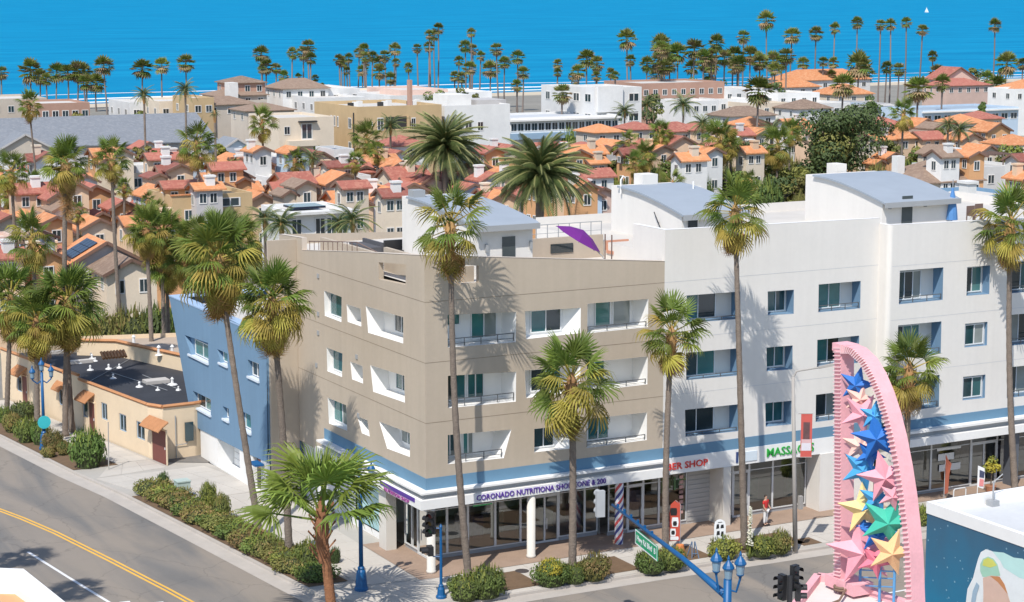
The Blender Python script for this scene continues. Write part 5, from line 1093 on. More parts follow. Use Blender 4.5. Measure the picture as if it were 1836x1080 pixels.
def ptree(x, y, rpx, z, kind, label, group=None, seed=0, hk=1.0, **kw):
    """crown centre seen at the pixel at height z"""
    c_ = dz(x,y,z); d = (HC-z)/(-ray(x,y).z); return leafy_tree((c_.x,c_.y,0), z/.58, rpx*d/F, kind, label, group, seed, **kw)
ptree(1492,258,96,7.8,'dark','large rounded brownish green tree towering over the peach houses',None,1,n=10500,size=.28,kinds2='olive')
ptree(1568,262,50,6,'dark','dark tree leaning against the large rounded tree',None,2,n=4200,size=.27)
MT = 'small trees among the houses'
for i,(x,y,r_,z,kd) in enumerate(((1085,318,30,4,'olive'),(1120,318,26,4,'green'),(1165,322,26,3.5,'dark'),(1205,318,30,4,'green'),(1243,312,26,4.5,'dark'),(1300,300,34,5,'olive'),(1340,296,38,5.5,'dark'),(1385,310,36,5,'green'),(1420,330,34,4,'olive'),(1330,340,30,4,'green'),(1395,352,36,3.5,'dark'),(1100,300,20,5,'lime'),(1650,255,26,5,'dark'),(1690,262,26,5,'olive'),(1815,292,34,6,'lime'),(1760,215,16,6,'green'),(780,212,26,8,'green'),(845,215,24,8,'green'),(820,205,22,9,'dark'),(1250,175,24,7,'green'),(1290,180,20,7,'green'),(1170,205,24,7,'dark'),(250,236,18,6,'green'),(145,240,16,6,'green'),(165,243,12,5,'olive'),(395,305,18,6,'lime'),(300,300,16,6,'olive'),(255,305,20,6,'olive'),(285,318,14,6,'green'),(437,305,20,6,'lime'),(60,262,16,6,'dark'),(730,320,16,5,'green'),(460,330,14,5,'green'),(575,300,16,5,'green'),(1565,205,18,6,'green'),(1400,185,20,7,'dark'),(1745,155,20,8,'green'),(1690,300,26,4.5,'olive'),(1640,300,24,4.5,'green'),(1440,345,30,3.5,'olive'),(1465,300,30,4,'dark'),(1600,285,26,4.5,'olive'))):
    ptree(x,y,r_,z,kd,{'dark':'small dark green tree growing between the houses','green':'small mid-green tree growing between the houses','olive':'small olive-toned tree growing between the houses','lime':'small bright yellow-green tree growing between the houses'}[kd],MT,50+i,n=1700,size=.26)
HB = 'hedge behind the cream building'
for i,(x,y,r_) in enumerate(((90,600,26),(120,598,24),(240,600,28),(275,596,30),(300,594,26),(180,604,24),(60,600,22),(150,602,24),(215,600,20))):
    p = dz(x,y,2.0); shrub((p.x,p.y,0), r_*.042*1.7, r_*.042*1.2, 4.2, ('dark','green','olive')[i%3], 'tall hedge shrub behind the low cream buildings', HB, i)
# ------------------------------------------------------------------ houses
ROOF = {'red':tilemat('red_tile_roof',(.37,.125,.09),(.46,.20,.14),3.2), 'orange':tilemat('orange_tile_roof',(.56,.225,.095),(.62,.33,.17),3.2), 'brown':tilemat('brown_shingle_roof',(.24,.165,.12),(.32,.23,.17),3.5), 'grey':tilemat('grey_shingle_roof',(.20,.215,.24),(.25,.26,.28),3.), 'maroon':tilemat('maroon_tile_roof',(.24,.08,.06),(.30,.13,.10),3.2)}
def wm(n_, c_): return mat('house_'+n_, c_, .9, .10, .5, .09, .1, 20, fine=.03)
WALL = {'orange':wm('orange',(.64,.35,.17)), 'cream':wm('cream',(.66,.56,.44)), 'white':wm('white',(.70,.69,.67)), 'peach':wm('peach',(.70,.50,.34)), 'grey':wm('grey',(.46,.44,.43)), 'blue':wm('pale_blue',(.46,.56,.66)), 'tan':wm('tan',(.50,.36,.20)), 'beige':wm('beige',(.55,.48,.40)), 'pink':wm('pink',(.62,.45,.38)), 'slate':wm('slate_blue',(.17,.29,.42)), 'brick':wm('brick',(.40,.24,.18))}
TRIMM = wm('trim',(.72,.70,.67))
def unit_window():
    f = MB()
    for a in ((-.5,-.06,-.5,-.42,.0,.5),(.42,-.06,-.5,.5,.0,.5),(-.42,-.06,-.5,.42,.0,-.42),(-.42,-.06,.42,.42,.0,.5),(-.03,-.05,-.42,.03,.0,.42)): f.box(*a)
    p = MB(); p.face([(-.44,-.02,-.44),(.44,-.02,-.44),(.44,-.02,.44),(-.44,-.02,.44)])
    return f.mesh('window', TRIMM), p.mesh('pane', HGLASS)
WF_, WP_ = unit_window()
def uwin(parent, p, face, w_, h_):
    """window on a wall facing -v ('v') or -u ('u'); p in the thing's own frame"""
    o = put('window', WF_, parent); o.location = p; o.scale = (w_,1,h_)
    if face == 'u': o.rotation_euler = (0,0,-math.pi/2)
    q = put('pane', WP_, o); return o
WN = {'orange':'orange','cream':'cream','white':'white','peach':'peach','grey':'grey','blue':'pale blue','tan':'tan','beige':'beige','pink':'pinkish','slate':'slate blue','brick':'brick-coloured'}
USED = {}
def uniq(lab, grp): return lab, grp
def gable_bits(t, u0, u1, v0, v1, ze, zr, ori, roof, wall, name='roof', ov=.35, z0=0.):
    """walls, gables and a pitched roof in the thing's own frame"""
    mb = MB()
    if ori == 'v':
        c_ = (u0+u1)/2
        for v in (v0,v1): mb.face([(u0,v,z0),(u1,v,z0),(u1,v,ze),(c_,v,zr),(u0,v,ze)])
        for u in (u0,u1): mb.face([(u,v0,z0),(u,v1,z0),(u,v1,ze),(u,v0,ze)])
    else:
        c_ = (v0+v1)/2
        for u in (u0,u1): mb.face([(u,v0,z0),(u,v1,z0),(u,v1,ze),(u,c_,zr),(u,v0,ze)])
        for v in (v0,v1): mb.face([(u0,v,z0),(u1,v,z0),(u1,v,ze),(u0,v,ze)])
    put('wall', mb.mesh('wall', wall), t)
    mb = MB(); th = .16; k = (zr-ze)/((u1-u0)/2 if ori=='v' else (v1-v0)/2)
    if ori == 'v':
        for sg_, ue in ((-1,u0-ov),(1,u1+ov)):
            a = [(c_,v0-ov,zr+.02),(ue,v0-ov,ze-k*ov+.02),(ue,v1+ov,ze-k*ov+.02),(c_,v1+ov,zr+.02)]
            mb.hexa(a, [(x,y,z+th) for x,y,z in a])
    else:
        for ve in (v0-ov,v1+ov):
            a = [(u0-ov,c_,zr+.02),(u0-ov,ve,ze-k*ov+.02),(u1+ov,ve,ze-k*ov+.02),(u1+ov,c_,zr+.02)]
            mb.hexa(a, [(x,y,z+th) for x,y,z in a])
    rf = put(name, mb.mesh('roof', roof), t)
    mb = MB()     # pale barge boards on the gable seen from the street
    if ori == 'v':
        for ue in (u0-ov,u1+ov): mb.bar((c_,v0-ov-.03,zr+.08),(ue,v0-ov-.03,ze-k*ov+.08),.08,.26)
    else:
        for ve in (v0-ov,v1+ov): mb.bar((u0-ov-.03,c_,zr+.08),(u0-ov-.03,ve,ze-k*ov+.08),.08,.26)
    put('barge_board', mb.mesh('barge_board', MATS['house_grey'] if roof is ROOF['grey'] else mat('dark_barge',(.19,.11,.08),.8,.2,2,.05)), rf)
    return rf
def house(x, y, zr, w_, l_, ori, roof, wall, label=None, chim=None, pitch=.5, side=None, group='houses of the tile-roofed neighbourhood', win=True, solar=False, dorm=False):
    """x, y = pixel of the apex of the gable that faces the camera; zr = ridge height"""
    p = dz(x,y,zr); base = Vector((p.x,p.y,0)); wl = WALL[wall]; rm = ROOF[roof]
    lab = label or f'{WN[wall]} walled house with {roof} tiled gable roof among its neighbours'
    r_ = random.Random(int(x*7+y))
    if label is None:      # vary the unlisted ones as the neighbourhood does
        q_ = r_.random()
        if q_ < .28: ori = 'u' if ori == 'v' else 'v'
        chim = chim or (r_.choice(['white','cream','peach','white']) if r_.random() < .5 else None); dorm = dorm or (ori == 'v' and r_.random() < .3); side = side or (roof if ori == 'v' and r_.random() < .35 else None); pitch *= r_.uniform(.8,1.15)
    l_ *= .62; w_ *= .9 if label is None else 1.
    t = empty('house', base, lab, 'house', group); ORG[t] = Vector(); ze = zr-pitch*w_/2; t.rotation_euler = (0,0,r_.uniform(-.05,.05))
    if ori == 'v': u0,u1,v0,v1 = -w_/2,w_/2,0,l_
    else: u0,u1,v0,v1 = 0,l_,-w_/2,w_/2
    rf = gable_bits(t,u0,u1,v0,v1,ze,zr,ori,rm,wl)
    if win:
        big = w_ > 3.6
        if ori == 'v':
            for du in ((-.24,.24) if big else (0,)): uwin(t, Vector((du*w_,v0,ze-1.1)), 'v', .8 if big else .9, 1.2)
            for dv in (.25,.65): uwin(t, Vector((u0,v0+dv*l_,ze-.9)), 'u', .8, 1.1); uwin(t, Vector((u0,v0+dv*l_,ze-3.6)), 'u', .8, 1.2)
            for du in ((-.24,.24) if big else (0,)): uwin(t, Vector((du*w_,v0,ze-3.9)), 'v', .9, 1.2)
        else:
            for dv in ((-.24,.24) if big else (0,)): uwin(t, Vector((u0,dv*w_,ze-1.1)), 'u', .8, 1.2)
            for du in (.25,.65): uwin(t, Vector((u0+du*l_,v0,ze-.9)), 'v', .8, 1.1); uwin(t, Vector((u0+du*l_,v0,ze-3.7)), 'v', .8, 1.2)
    if chim:
        cu, cv = (u0+w_*.2, v0+l_*.6) if ori=='v' else (u0+l_*.6, v0+w_*.3); h_ = zr+.7
        mb = MB(); mb.box(cu-.45,cv-.35,ze-.5,cu+.45,cv+.35,h_); mb.box(cu-.55,cv-.45,h_,cu+.55,cv+.45,h_+.2); put('chimney', mb.mesh('chimney', WALL[chim]), rf)
    if side:    # lower wing in front: a second, smaller roof
        w2 = w_*.7; z2 = ze-.4; gable_bits(t, u0-w2*.9 if ori=='v' else u0-1.6, u0-.02 if ori=='v' else u0-.02, v0+.4, v0+.4+l_*.8, z2-pitch*.8, z2, 'v', ROOF[side], wl, 'wing_roof')
    if solar:
        mb = MB(); k = (zr-ze)/(w_/2); a = [(-w_*.42,v0+l_*.12,zr-.42*w_*k+.25),(-w_*.08,v0+l_*.12,zr-.08*w_*k+.25),(-w_*.08,v0+l_*.75,zr-.08*w_*k+.25),(-w_*.42,v0+l_*.75,zr-.42*w_*k+.25)]
        for i in range(3):
            for j in range(4):
                P_ = lambda s, q: Vector(a[0]).lerp(Vector(a[1]),s).lerp(Vector(a[3]).lerp(Vector(a[2]),s),q)
                q = [P_(i/3+.01,j/4+.01),P_((i+1)/3-.01,j/4+.01),P_((i+1)/3-.01,(j+1)/4-.01),P_(i/3+.01,(j+1)/4-.01)]
                mb = MB(); mb.hexa(q,[b_+Vector((0,0,.06)) for b_ in q]); put('solar_panel', mb.mesh('solar_panel', mat('solar_panel',(.015,.02,.04),.15,0,2,.05)), rf)
    if dorm:
        dzr = zr-.25; d_ = gable_bits(t, u0-.6, u0+1.3, v0+l_*.3, v0+l_*.3+1.8, dzr-.7, dzr, 'u', rm, wl, 'dormer_roof', .2, ze-.5); uwin(t, Vector((u0-.6,v0+l_*.3+.9,dzr-1.3)), 'u', .7, .8)
    return t
def hip(x, y, zr, w_, l_, roof, wall, label=None, pitch=.45, group='houses of the tile-roofed neighbourhood', ridge=None, chim=None, cat='house', name='house', rows=(1.0,), cols=3):
    """x, y = pixel of the middle of the ridge; hipped roof"""
    p = dz(x,y,zr); t = empty(name, (p.x,p.y,0), label or f'{WN[wall]} walled house with hipped {roof} tiled roof', cat, group); ORG[t] = Vector()
    ze = zr-pitch*min(w_,l_)/2; o = .4; u, v = w_/2, l_/2; mb = MB(); mb.box(-u,-v,0,u,v,ze); put('wall', mb.mesh('wall', WALL[wall]), t)
    rl = max(0,(w_-l_)/2) if ridge is None else ridge; rv = max(0,(l_-w_)/2)
    a = [(-u-o,-v-o,ze),(u+o,-v-o,ze),(u+o,v+o,ze),(-u-o,v+o,ze)]; r0, r1 = (-rl-.02,-rv-.02,zr), (rl+.02,rv+.02,zr)
    mb = MB(); e_ = [(x_,y_,z_+.02) for x_,y_,z_ in a]
    if rl >= rv: fs = ([e_[0],e_[1],(rl+.02,0,zr),(-rl-.02,0,zr)],[e_[1],e_[2],(rl+.02,0,zr)],[e_[2],e_[3],(-rl-.02,0,zr),(rl+.02,0,zr)],[e_[3],e_[0],(-rl-.02,0,zr)])
    else: fs = ([e_[0],e_[1],(0,-rv,zr)],[e_[1],e_[2],(0,rv,zr),(0,-rv,zr)],[e_[2],e_[3],(0,rv,zr)],[e_[3],e_[0],(0,-rv,zr),(0,rv,zr)])
    for f_ in fs: mb.face(f_)
    mb.face(list(reversed([(x_,y_,z_-.12) for x_,y_,z_ in e_])))
    for i in range(4): j = (i+1)%4; mb.face([(e_[i][0],e_[i][1],e_[i][2]-.12),(e_[j][0],e_[j][1],e_[j][2]-.12),e_[j],e_[i]])
    rf = put('roof', mb.mesh('roof', ROOF[roof]), t)
    for rz_o in rows:
        for k in range(cols): uwin(t, Vector((-u+w_*(k+.5)/cols,-v,ze-rz_o)), 'v', min(1.2,w_/cols*.45), 1.1)
        for k in range(max(1,cols-1)): uwin(t, Vector((-u,-v+l_*(k+.5)/max(1,cols-1),ze-rz_o)), 'u', min(1.2,l_/cols*.4), 1.1)
    if chim:
        mb = MB(); mb.box(-u*.95,.2,ze-.6,-u*.95+1.1,1.3,zr+.6); put('chimney', mb.mesh('chimney', WALL[chim]), rf)
    return t
def flat(x0, y, x1, z, l_, wall, label, group=None, rows=(), cols=4, cat='building', name='apartment_block', roofm=None, par=.35, wsz=(1.1,1.2), face='vu', kids=None, awn=False):
    """x0, y = pixel of the near top corner of the front edge, x1 = pixel of its right end; flat roof"""
    p = dz(x0,y,z); d = (HC-z)/(-ray(x0,y).z); w_ = (x1-x0)*d/F/math.cos(ANG)*1.02; t = empty(name, (p.x,p.y,0), label, cat, group); ORG[t] = Vector(); m_ = WALL[wall]
    mb = MB(); q = .25
    for a, b_ in (((0,0),(w_,0)),((w_,0),(w_,l_)),((w_,l_),(0,l_)),((0,l_),(0,0))): mb.face([(*a,0),(*b_,0),(*b_,z),(*a,z)])
    for a, b_, c_, e_ in (((0,0),(w_,0),(w_-q,q),(q,q)),((w_,0),(w_,l_),(w_-q,l_-q),(w_-q,q)),((w_,l_),(0,l_),(q,l_-q),(w_-q,l_-q)),((0,l_),(0,0),(q,q),(q,l_-q))):
        mb.face([(*a,z),(*b_,z),(*c_,z),(*e_,z)]); mb.face([(*e_,z),(*c_,z),(*c_,z-par),(*e_,z-par)])
    put('wall', mb.mesh('wall', m_), t)
    mb = MB(); mb.sheet([(q,q),(w_-q,q),(w_-q,l_-q),(q,l_-q)], z-par); put('roof', mb.mesh('roof', roofm or ROOFGRAVEL), t)
    for rz_o in rows:
        if 'v' in face:
            for k in range(cols): uwin(t, Vector((w_*(k+.5)/cols,0,z-rz_o)), 'v', *wsz)
        if 'u' in face:
            n_ = max(1,int(l_/3.5))
            for k in range(n_): uwin(t, Vector((0,l_*(k+.5)/n_,z-rz_o)), 'u', *wsz)
    t['w'] = w_; return t
def sub(t, name, m_, *boxes):
    mb = MB()
    for b_ in boxes: mb.box(*b_)
    return put(name, mb.mesh(name, m_), t)

# left cluster
house(172,334,8.8,3.4,7.5,'v','red','orange',chim=None,label='bright orange house with red gable roof and white bowed balcony')
house(118,352,8,3.6,7,'v','red','orange',label='bright orange house half hidden behind the skirted palm')
house(267,256,7.5,3.6,6,'v','red','white'); house(308,266,7.5,4,6.5,'v','red','cream',dorm=True)
house(240,288,7.4,6,9,'v','red','cream',label='cream house with a wide plain red tiled roof',chim='cream')
house(288,336,8,3.6,6,'v','orange','blue',label='pale blue gabled house with orange tiled roof'); house(258,372,7,3,6,'v','maroon','white',label='white house with small maroon arched gable')
house(222,362,7.6,3,6,'u','red','orange'); house(212,395,6.6,4,8,'u','orange','cream'); house(178,394,6.8,3.6,7,'v','orange','cream',label='cream house with brown-trimmed gable and broad orange roof',side='orange')
house(18,388,7,5,8,'v','red','cream',dorm=True); house(70,372,7,3.4,6,'v','orange','white'); house(95,420,6.5,3.6,6,'v','orange','grey')
house(190,436,8,6.6,9,'v','orange','grey',label='grey stucco house with dark solar panels on its orange roof',pitch=.55,solar=True)
house(235,467,7.2,4.2,8,'v','brown','cream',label='narrow cream house with teal window above its garage')
house(130,455,6,4.5,8,'v','red','peach'); house(30,455,6,5,8,'v','red','cream'); house(5,490,6,5,8,'v','orange','peach')
house(45,300,7.5,3.6,7,'v','orange','peach'); house(78,290,7.6,4,8,'v','maroon','cream'); house(85,335,7,3,6,'v','grey','white',chim='white')
flat(312,322,350,8,7,'white','white cube-shaped house between red roofs','houses of the tile-roofed neighbourhood',(1.2,),2,'house','house')
t = flat(308,352,440,8.6,8,'tan','tan flat-topped house with a slanted skylight window',None,(),2,'house','house',WALL['tan']); uwin(t, Vector((t['w']*.72,0,7.7)),'v',2.2,.9); uwin(t, Vector((t['w']*.2,0,6.6)),'v',.9,1.1); sub(t,'tile_edge',ROOF['orange'],(-.1,-.12,8.6,t['w']*.5,.3,8.72))
flat(150,352,168,7.5,5,'white','white stair tower beside the bright orange house','houses of the tile-roofed neighbourhood',(1.2,),1,'house','house')
flat(82,368,104,7.4,5,'white','white stair tower among the red roofs','houses of the tile-roofed neighbourhood',(1.2,),1,'house','house')
# centre left
house(498,312,8,4.2,6,'u','red','orange',label='orange house with a red hipped-looking roof beside the solar panel house'); house(532,326,7.6,4,6,'v','red','orange')
house(438,320,8.2,1.6,2,'v','orange','orange',label='square orange chimney tower with tiled cap',win=False); house(470,348,7,4,7,'v','orange','peach',dorm=True)
house(578,274,8.6,6.4,8,'v','maroon','cream',label='cream house with wide maroon gable roof',pitch=.6); house(545,300,7.4,4.5,7,'v','orange','white'); house(602,296,7.6,4,7,'u','red','peach')
house(620,312,8,4.6,7,'v','orange','cream',label='cream house with orange roof and teal corner window'); house(650,280,8,4.4,7,'v','orange','peach'); house(690,302,8.2,4.6,8,'u','red','cream',chim='cream')
house(718,272,8,4.2,7,'v','red','white'); house(740,330,7.6,4.4,7,'v','red','peach'); house(700,338,7.8,4,6,'v','orange','white',chim='white',label='white house with orange roof and tall white chimney')
house(662,340,7.4,4.2,7,'v','red','cream'); house(775,318,7.8,5,8,'v','red','pink'); house(835,308,8,5,8,'v','red','peach'); house(590,345,7,4,7,'v','orange','orange'); house(642,356,7,3.6,6,'v','orange','peach',label='peach house with orange roof behind the tan roof stair')
house(430,285,8.2,4.6,7,'v','orange','white'); house(462,282,8.4,5,8,'v','orange','peach'); house(365,285,7.6,4.2,7,'v','red','cream'); house(335,300,7.2,4,7,'v','red','peach'); house(398,268,8,4,7,'v','grey','white'); house(425,250,8,5,8,'v','grey','blue',label='pale blue house with grey gable roof below the long grey roof',pitch=.6)
house(395,330,7,4,7,'v','orange','white'); house(362,312,7.4,4,7,'u','orange','cream')
t = flat(517,380,624,8.8,7,'white','modern white house with teal glass and flat roof carrying a solar panel',None,(),2,'house','house')
for a, b_ in ((.4,1.2),(2.6,6.0)): 
    for k in range(max(1,int((b_-a)/1.1))):
        uo = uwin(t, Vector((a+(b_-a)*(k+.5)/max(1,int((b_-a)/1.1)),0,7.2)), 'v', 1.05, 1.9)
sub(t,'eave',TRIMM,(-.5,-.9,8.5,t['w']+.4,-.01,8.75)); sub(t,'solar_panel',mat('solar_panel',(.015,.02,.04),.15,0,2,.05),(1.4,2.0,8.75,4.6,4.8,8.95))
flat(490,282,548,8,7,'white','white stepped house below the tan apartment block','houses of the tile-roofed neighbourhood',(1.3,),3,'house','house')
flat(598,268,632,9,6,'white','white house with dark blue flat roof','houses of the tile-roofed neighbourhood',(1.5,),2,'house','house',mat('dark_blue_roof',(.07,.10,.16),.7,0,1,.1))
hip(718,242,9.5,5.5,6,'red','white','white house with red hipped roof before the tan apartment block',group=None)
flat(372,300,412,7.6,6,'blue','pale blue house with a blue-grey flat roof','houses of the tile-roofed neighbourhood',(1.2,),2,'house','house',ROOF['grey'])
# right of centre
house(1113,254,8.4,5.4,8,'v','orange','beige',label='beige house with three tall windows under an orange gable',win=False)
for k in range(3): uwin(list(bpy.data.objects)[0] if False else [o for o in col.objects if o.get('label','').startswith('beige house with three')][0], Vector((-1.1+k*1.1,0,5.0)), 'v', .8, 1.6)
hip(1045,254,8.4,5,6,'red','peach'); hip(1075,222,8.6,5,6,'orange','beige',cols=2); hip(1140,218,8.6,4.6,6,'red','beige',cols=2); hip(1210,218,8.6,7,6,'red','cream'); hip(1250,218,8.6,5,6,'red','peach')
house(1225,246,8.6,6.2,8,'v','red','peach',label='peach house with a long red roof sloping to the left'); house(1262,258,8.4,4.6,7,'v','red','cream'); hip(1345,209,9,5.5,6,'orange','cream',cols=2); house(1165,252,8,4,7,'v','red','peach'); house(1085,262,8,3.6,6,'v','red','peach'); house(1190,262,7.6,3.8,6,'v','orange','peach')
house(1050,337,7.6,4.2,7,'v','red','blue',label='pale blue gabled house beside the purple parasol'); house(1082,338,7.4,3.6,6,'v','red','pink'); house(1025,262,8.6,4,7,'v','orange','orange'); house(1012,300,7.8,4.6,7,'v','red','orange',label='orange house behind the right-hand date palm'); house(985,282,8,4.6,7,'v','red','peach'); house(1040,300,7.6,4,6,'v','red','peach')
house(920,262,8.4,5,8,'v','red','cream'); house(955,258,8.4,4.4,8,'v','red','peach'); house(880,300,8,5,8,'v','orange','pink'); house(860,340,7.5,5,8,'v','red','white'); house(905,345,7.4,4,7,'v','orange','peach')
house(1310,262,8,4.6,7,'v','orange','peach'); house(1350,258,8,4.6,7,'v','red','cream'); house(1400,215,8.6,4.6,7,'v','orange','white'); house(1440,225,8.4,4.6,7,'v','orange','peach'); house(1295,232,8.6,4.4,7,'v','red','peach'); house(1375,232,8.4,4.4,7,'v','orange','cream')
# right cluster
hip(1580,209,9,5.5,6,'red','cream',cols=2); hip(1612,232,8.4,5,6,'orange','peach',cols=2); house(1662,214,8.8,4.2,6,'v','orange','peach'); house(1690,222,8.4,4,6,'v','brown','cream'); hip(1722,204,9,6,6,'orange','cream'); hip(1755,199,9,5,6,'red','peach',cols=2); house(1792,222,8.8,4.6,6,'v','orange','orange',label='orange house with red gable beside the tall peach chimney'); hip(1815,240,8.4,6,6,'orange','white',cols=2)
house(1640,238,8,4,7,'v','red','peach'); house(1745,240,8,4.4,7,'v','orange','peach',chim='peach'); house(1705,264,8,4,7,'v','brown','cream',label='cream gabled house with a three-part window among palms'); house(1775,262,7.8,4,7,'v','orange','cream'); house(1555,240,8,4.4,7,'v','orange','cream'); house(1545,225,8.4,4,7,'v','red','peach')
hip(1664,287,8.8,9.5,9,'brown','cream','low cream house with broad brown hipped roof and white chimney',.5,None,chim='white',cols=3)
t = flat(1720,302,1850,7.4,9,'white','white flat-roofed house with dark timber roof pergola',None,(1.6,),1,'house','house')
for k in range(6): sub(t,'pergola_beam',BROWNM,(4.5+k*1.1,1,8.6,4.6+k*1.1,6,8.75))
for k in (4.5,8,11): sub(t,'pergola_post',BROWNM,(k,1,7.4,k+.12,1.12,8.6))
sub(t,'pergola_rail',BROWNM,(4.4,.95,8.75,11.4,1.05,8.85)); sub(t,'chimney',WALL['white'],(1.5,3,7.4,2.9,4.2,9.6))
t = flat(1758,352,1850,9.2,8,'slate','slate blue flat-roofed box house beyond the white wing',None,(),2,'house','house')
sub(t,'chimney',WALL['white'],(-1.2,.5,0,-.1,1.8,10.4),(-1.35,.35,10.4,.05,1.95,10.65))
t = empty('awning_porch', dz(1670,345,6.5), 'small porch with striped grey and white slatted awning', 'porch'); ORG[t] = Vector()
for k in range(8): sub(t,'slat',TRIMM if k%2 else MATS['house_grey'],(k*.35,0,0,k*.35+.33,1.6,.08))
sub(t,'frame',TRIMM,(-.1,-.1,-.16,2.9,0,-.02)); sub(t,'post',TRIMM,(-.1,-.1,-6.4,.02,.02,-.16)); sub(t,'post',TRIMM,(2.75,-.1,-6.4,2.87,.02,-.16))

# ------------------------------------------------------------------ larger and far buildings
GA = 'apartment blocks near the shore'
t = flat(640,192,786,12.5,16,'tan','tan three-storey apartment block with recessed dark balconies',None,(),1,par=.5)
W_ = t['w']
for zz in (8.6,5.4):
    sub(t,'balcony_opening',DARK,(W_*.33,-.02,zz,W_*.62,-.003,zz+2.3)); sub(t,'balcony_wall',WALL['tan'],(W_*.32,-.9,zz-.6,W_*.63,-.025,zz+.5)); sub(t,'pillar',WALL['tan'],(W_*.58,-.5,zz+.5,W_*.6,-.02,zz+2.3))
    uwin(t, Vector((W_*.27,0,zz+1.3)),'v',1.0,1.9); uwin(t, Vector((W_*.16,0,zz+1.4)),'v',.5,.6); uwin(t, Vector((W_*.66,0,zz+1.2)),'v',.7,1.8)
for k,v_ in enumerate((2,3.2,4.4)): uwin(t, Vector((0,v_+5,10)),'u',.6,1.6)
sub(t,'drain_pipe',DARK,(-.1,1.0,0,-.005,1.3,11.6)); uwin(t, Vector((0,2.6,10)),'u',1.1,1.6); uwin(t, Vector((0,2.6,6.6)),'u',1.1,1.4)
for k in range(9): sub(t,'roof_unit',DARK if k%3==0 else TRIMM,(1+k*1.6,5+k%3*2,12,1.7+k*1.6,5.7+k%3*2,12.8))
sub(t,'brick_chimney',WALL['brick'],(W_*.76,4,12,W_*.79,5,16))
t = flat(500,212,592,11.4,12,'cream','cream stucco apartment wing with balcony window left of the tan block',None,(),2)
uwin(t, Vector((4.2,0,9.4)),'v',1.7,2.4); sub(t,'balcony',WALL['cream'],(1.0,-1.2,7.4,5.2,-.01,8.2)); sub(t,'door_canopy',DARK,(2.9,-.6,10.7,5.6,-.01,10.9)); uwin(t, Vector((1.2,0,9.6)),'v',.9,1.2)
t = flat(372,182,470,11,14,'beige','beige apartment building with brown roofs and white stair tower',None,(1.6,4.6),5,roofm=ROOF['brown'])
sub(t,'stair_tower',WALL['white'],(t['w']*.36,-.4,0,t['w']*.5,2,14)); sub(t,'stair_window',HGLASS,(t['w']*.4,-.43,9,t['w']*.46,-.41,10.6),(t['w']*.4,-.43,5,t['w']*.46,-.41,6.6)); sub(t,'brick_panel',WALL['tan'],(t['w']*.52,-.15,0,t['w']*.68,-.01,11))
hip(432,136,14.8,6.4,6,'brown','brick','square brown-roofed lookout tower with dark glass over the beige apartments',.35,None,cols=3,cat='building',name='roof_tower'); hip(420,158,12.8,9,7,'brown','beige','wide brown hipped roof of the lookout wing',.3,None,cols=4,cat='building',name='apartment_block')
hip(532,140,14.2,8.4,8,'brown','white','broad brown hipped roof tower with white ridge cap',.4,None,1.5,cols=4,cat='building',name='roof_tower')
hip(400,172,12,9,7,'brown','beige',None,.35,GA,cols=3,cat='building',name='apartment_block'); hip(470,184,11.6,8,7,'brown','beige',None,.3,GA,cols=3,cat='building',name='apartment_block')
for i,(x0,y,x1,z,l_,wl,rw,cl) in enumerate(((-20,178,70,11,14,'beige',(1.8,4.6),4),(72,186,150,11,12,'brick',(1.8,4.6),5),(232,184,298,10.5,12,'white',(1.8,4.6),3),(285,182,350,11,12,'cream',(1.8,4.6),3),(345,176,380,12,10,'tan',(1.8,),2),(566,176,650,11.5,14,'white',(1.6,),5),(640,166,720,11.5,14,'cream',(1.6,),5),(700,172,800,11.8,14,'white',(1.6,),5),(718,162,800,12.4,14,'pink',(1.6,),4),(800,166,880,12,12,'white',(1.6,),4),(560,160,640,12.4,14,'white',(1.6,),5))):
    flat(x0,y,x1,z,l_,wl,f'{WN[wl]} flat-roofed beach apartment block near the shore',GA,rw,cl)
t = flat(797,190,912,12.2,14,'white','large white windowless-sided block with stepped roof behind the date palm',None,(),2); uwin(t, Vector((4,0,9)),'v',1.2,1.8); uwin(t, Vector((6,0,9)),'v',1.,1.4); sub(t,'roof_box',WALL['white'],(2,3,11.8,6,8,13.6)); sub(t,'roof_deck',MATS['house_grey'],(7,3,11.9,12,9,12.7))
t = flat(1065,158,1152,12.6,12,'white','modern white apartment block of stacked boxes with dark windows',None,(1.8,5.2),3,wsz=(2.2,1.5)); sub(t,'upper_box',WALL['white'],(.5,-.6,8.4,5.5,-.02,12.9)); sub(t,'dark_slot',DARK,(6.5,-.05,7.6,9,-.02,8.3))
t = flat(1020,156,1066,12.4,10,'white','narrow white wing joined to the modern stacked-box block',None,(1.8,5.2),2,wsz=(1.6,1.5))
t = flat(915,212,1110,8.2,12,'white','long low motel wing with a ribbon of blue windows',None,(),1,roofm=mat('pale_grey_roof',(.48,.50,.53),.8,0,1,.05)); W_ = t['w']
for k in range(16): uwin(t, Vector((W_*(k+.5)/16,0,6.6)),'v',W_/16*.9,1.4)
sub(t,'eave',TRIMM,(-.3,-.8,7.6,W_+.3,-.01,7.9)); sub(t,'walkway',mat('walkway_blue',(.28,.40,.52),.7,0,1,.05),(-.1,-.8,4.6,W_,-.01,5.6))
t = flat(1150,150,1305,11.5,14,'brick','reddish brown beach apartment building behind the palm grove',None,(1.8,4.8),9)
for i,(x0,y,x1,z,wl) in enumerate(((1290,178,1350,8.5,'white'),(1350,186,1420,8,'cream'),(1395,168,1475,9.5,'white'),(1225,182,1290,8.5,'white'),(1460,186,1530,8,'white'),(1300,160,1370,10,'white'))): flat(x0,y,x1,z,10,wl,f'low {WN[wl]} beach house before the orange roofed one','low beach houses',(1.5,),4,'house','house')
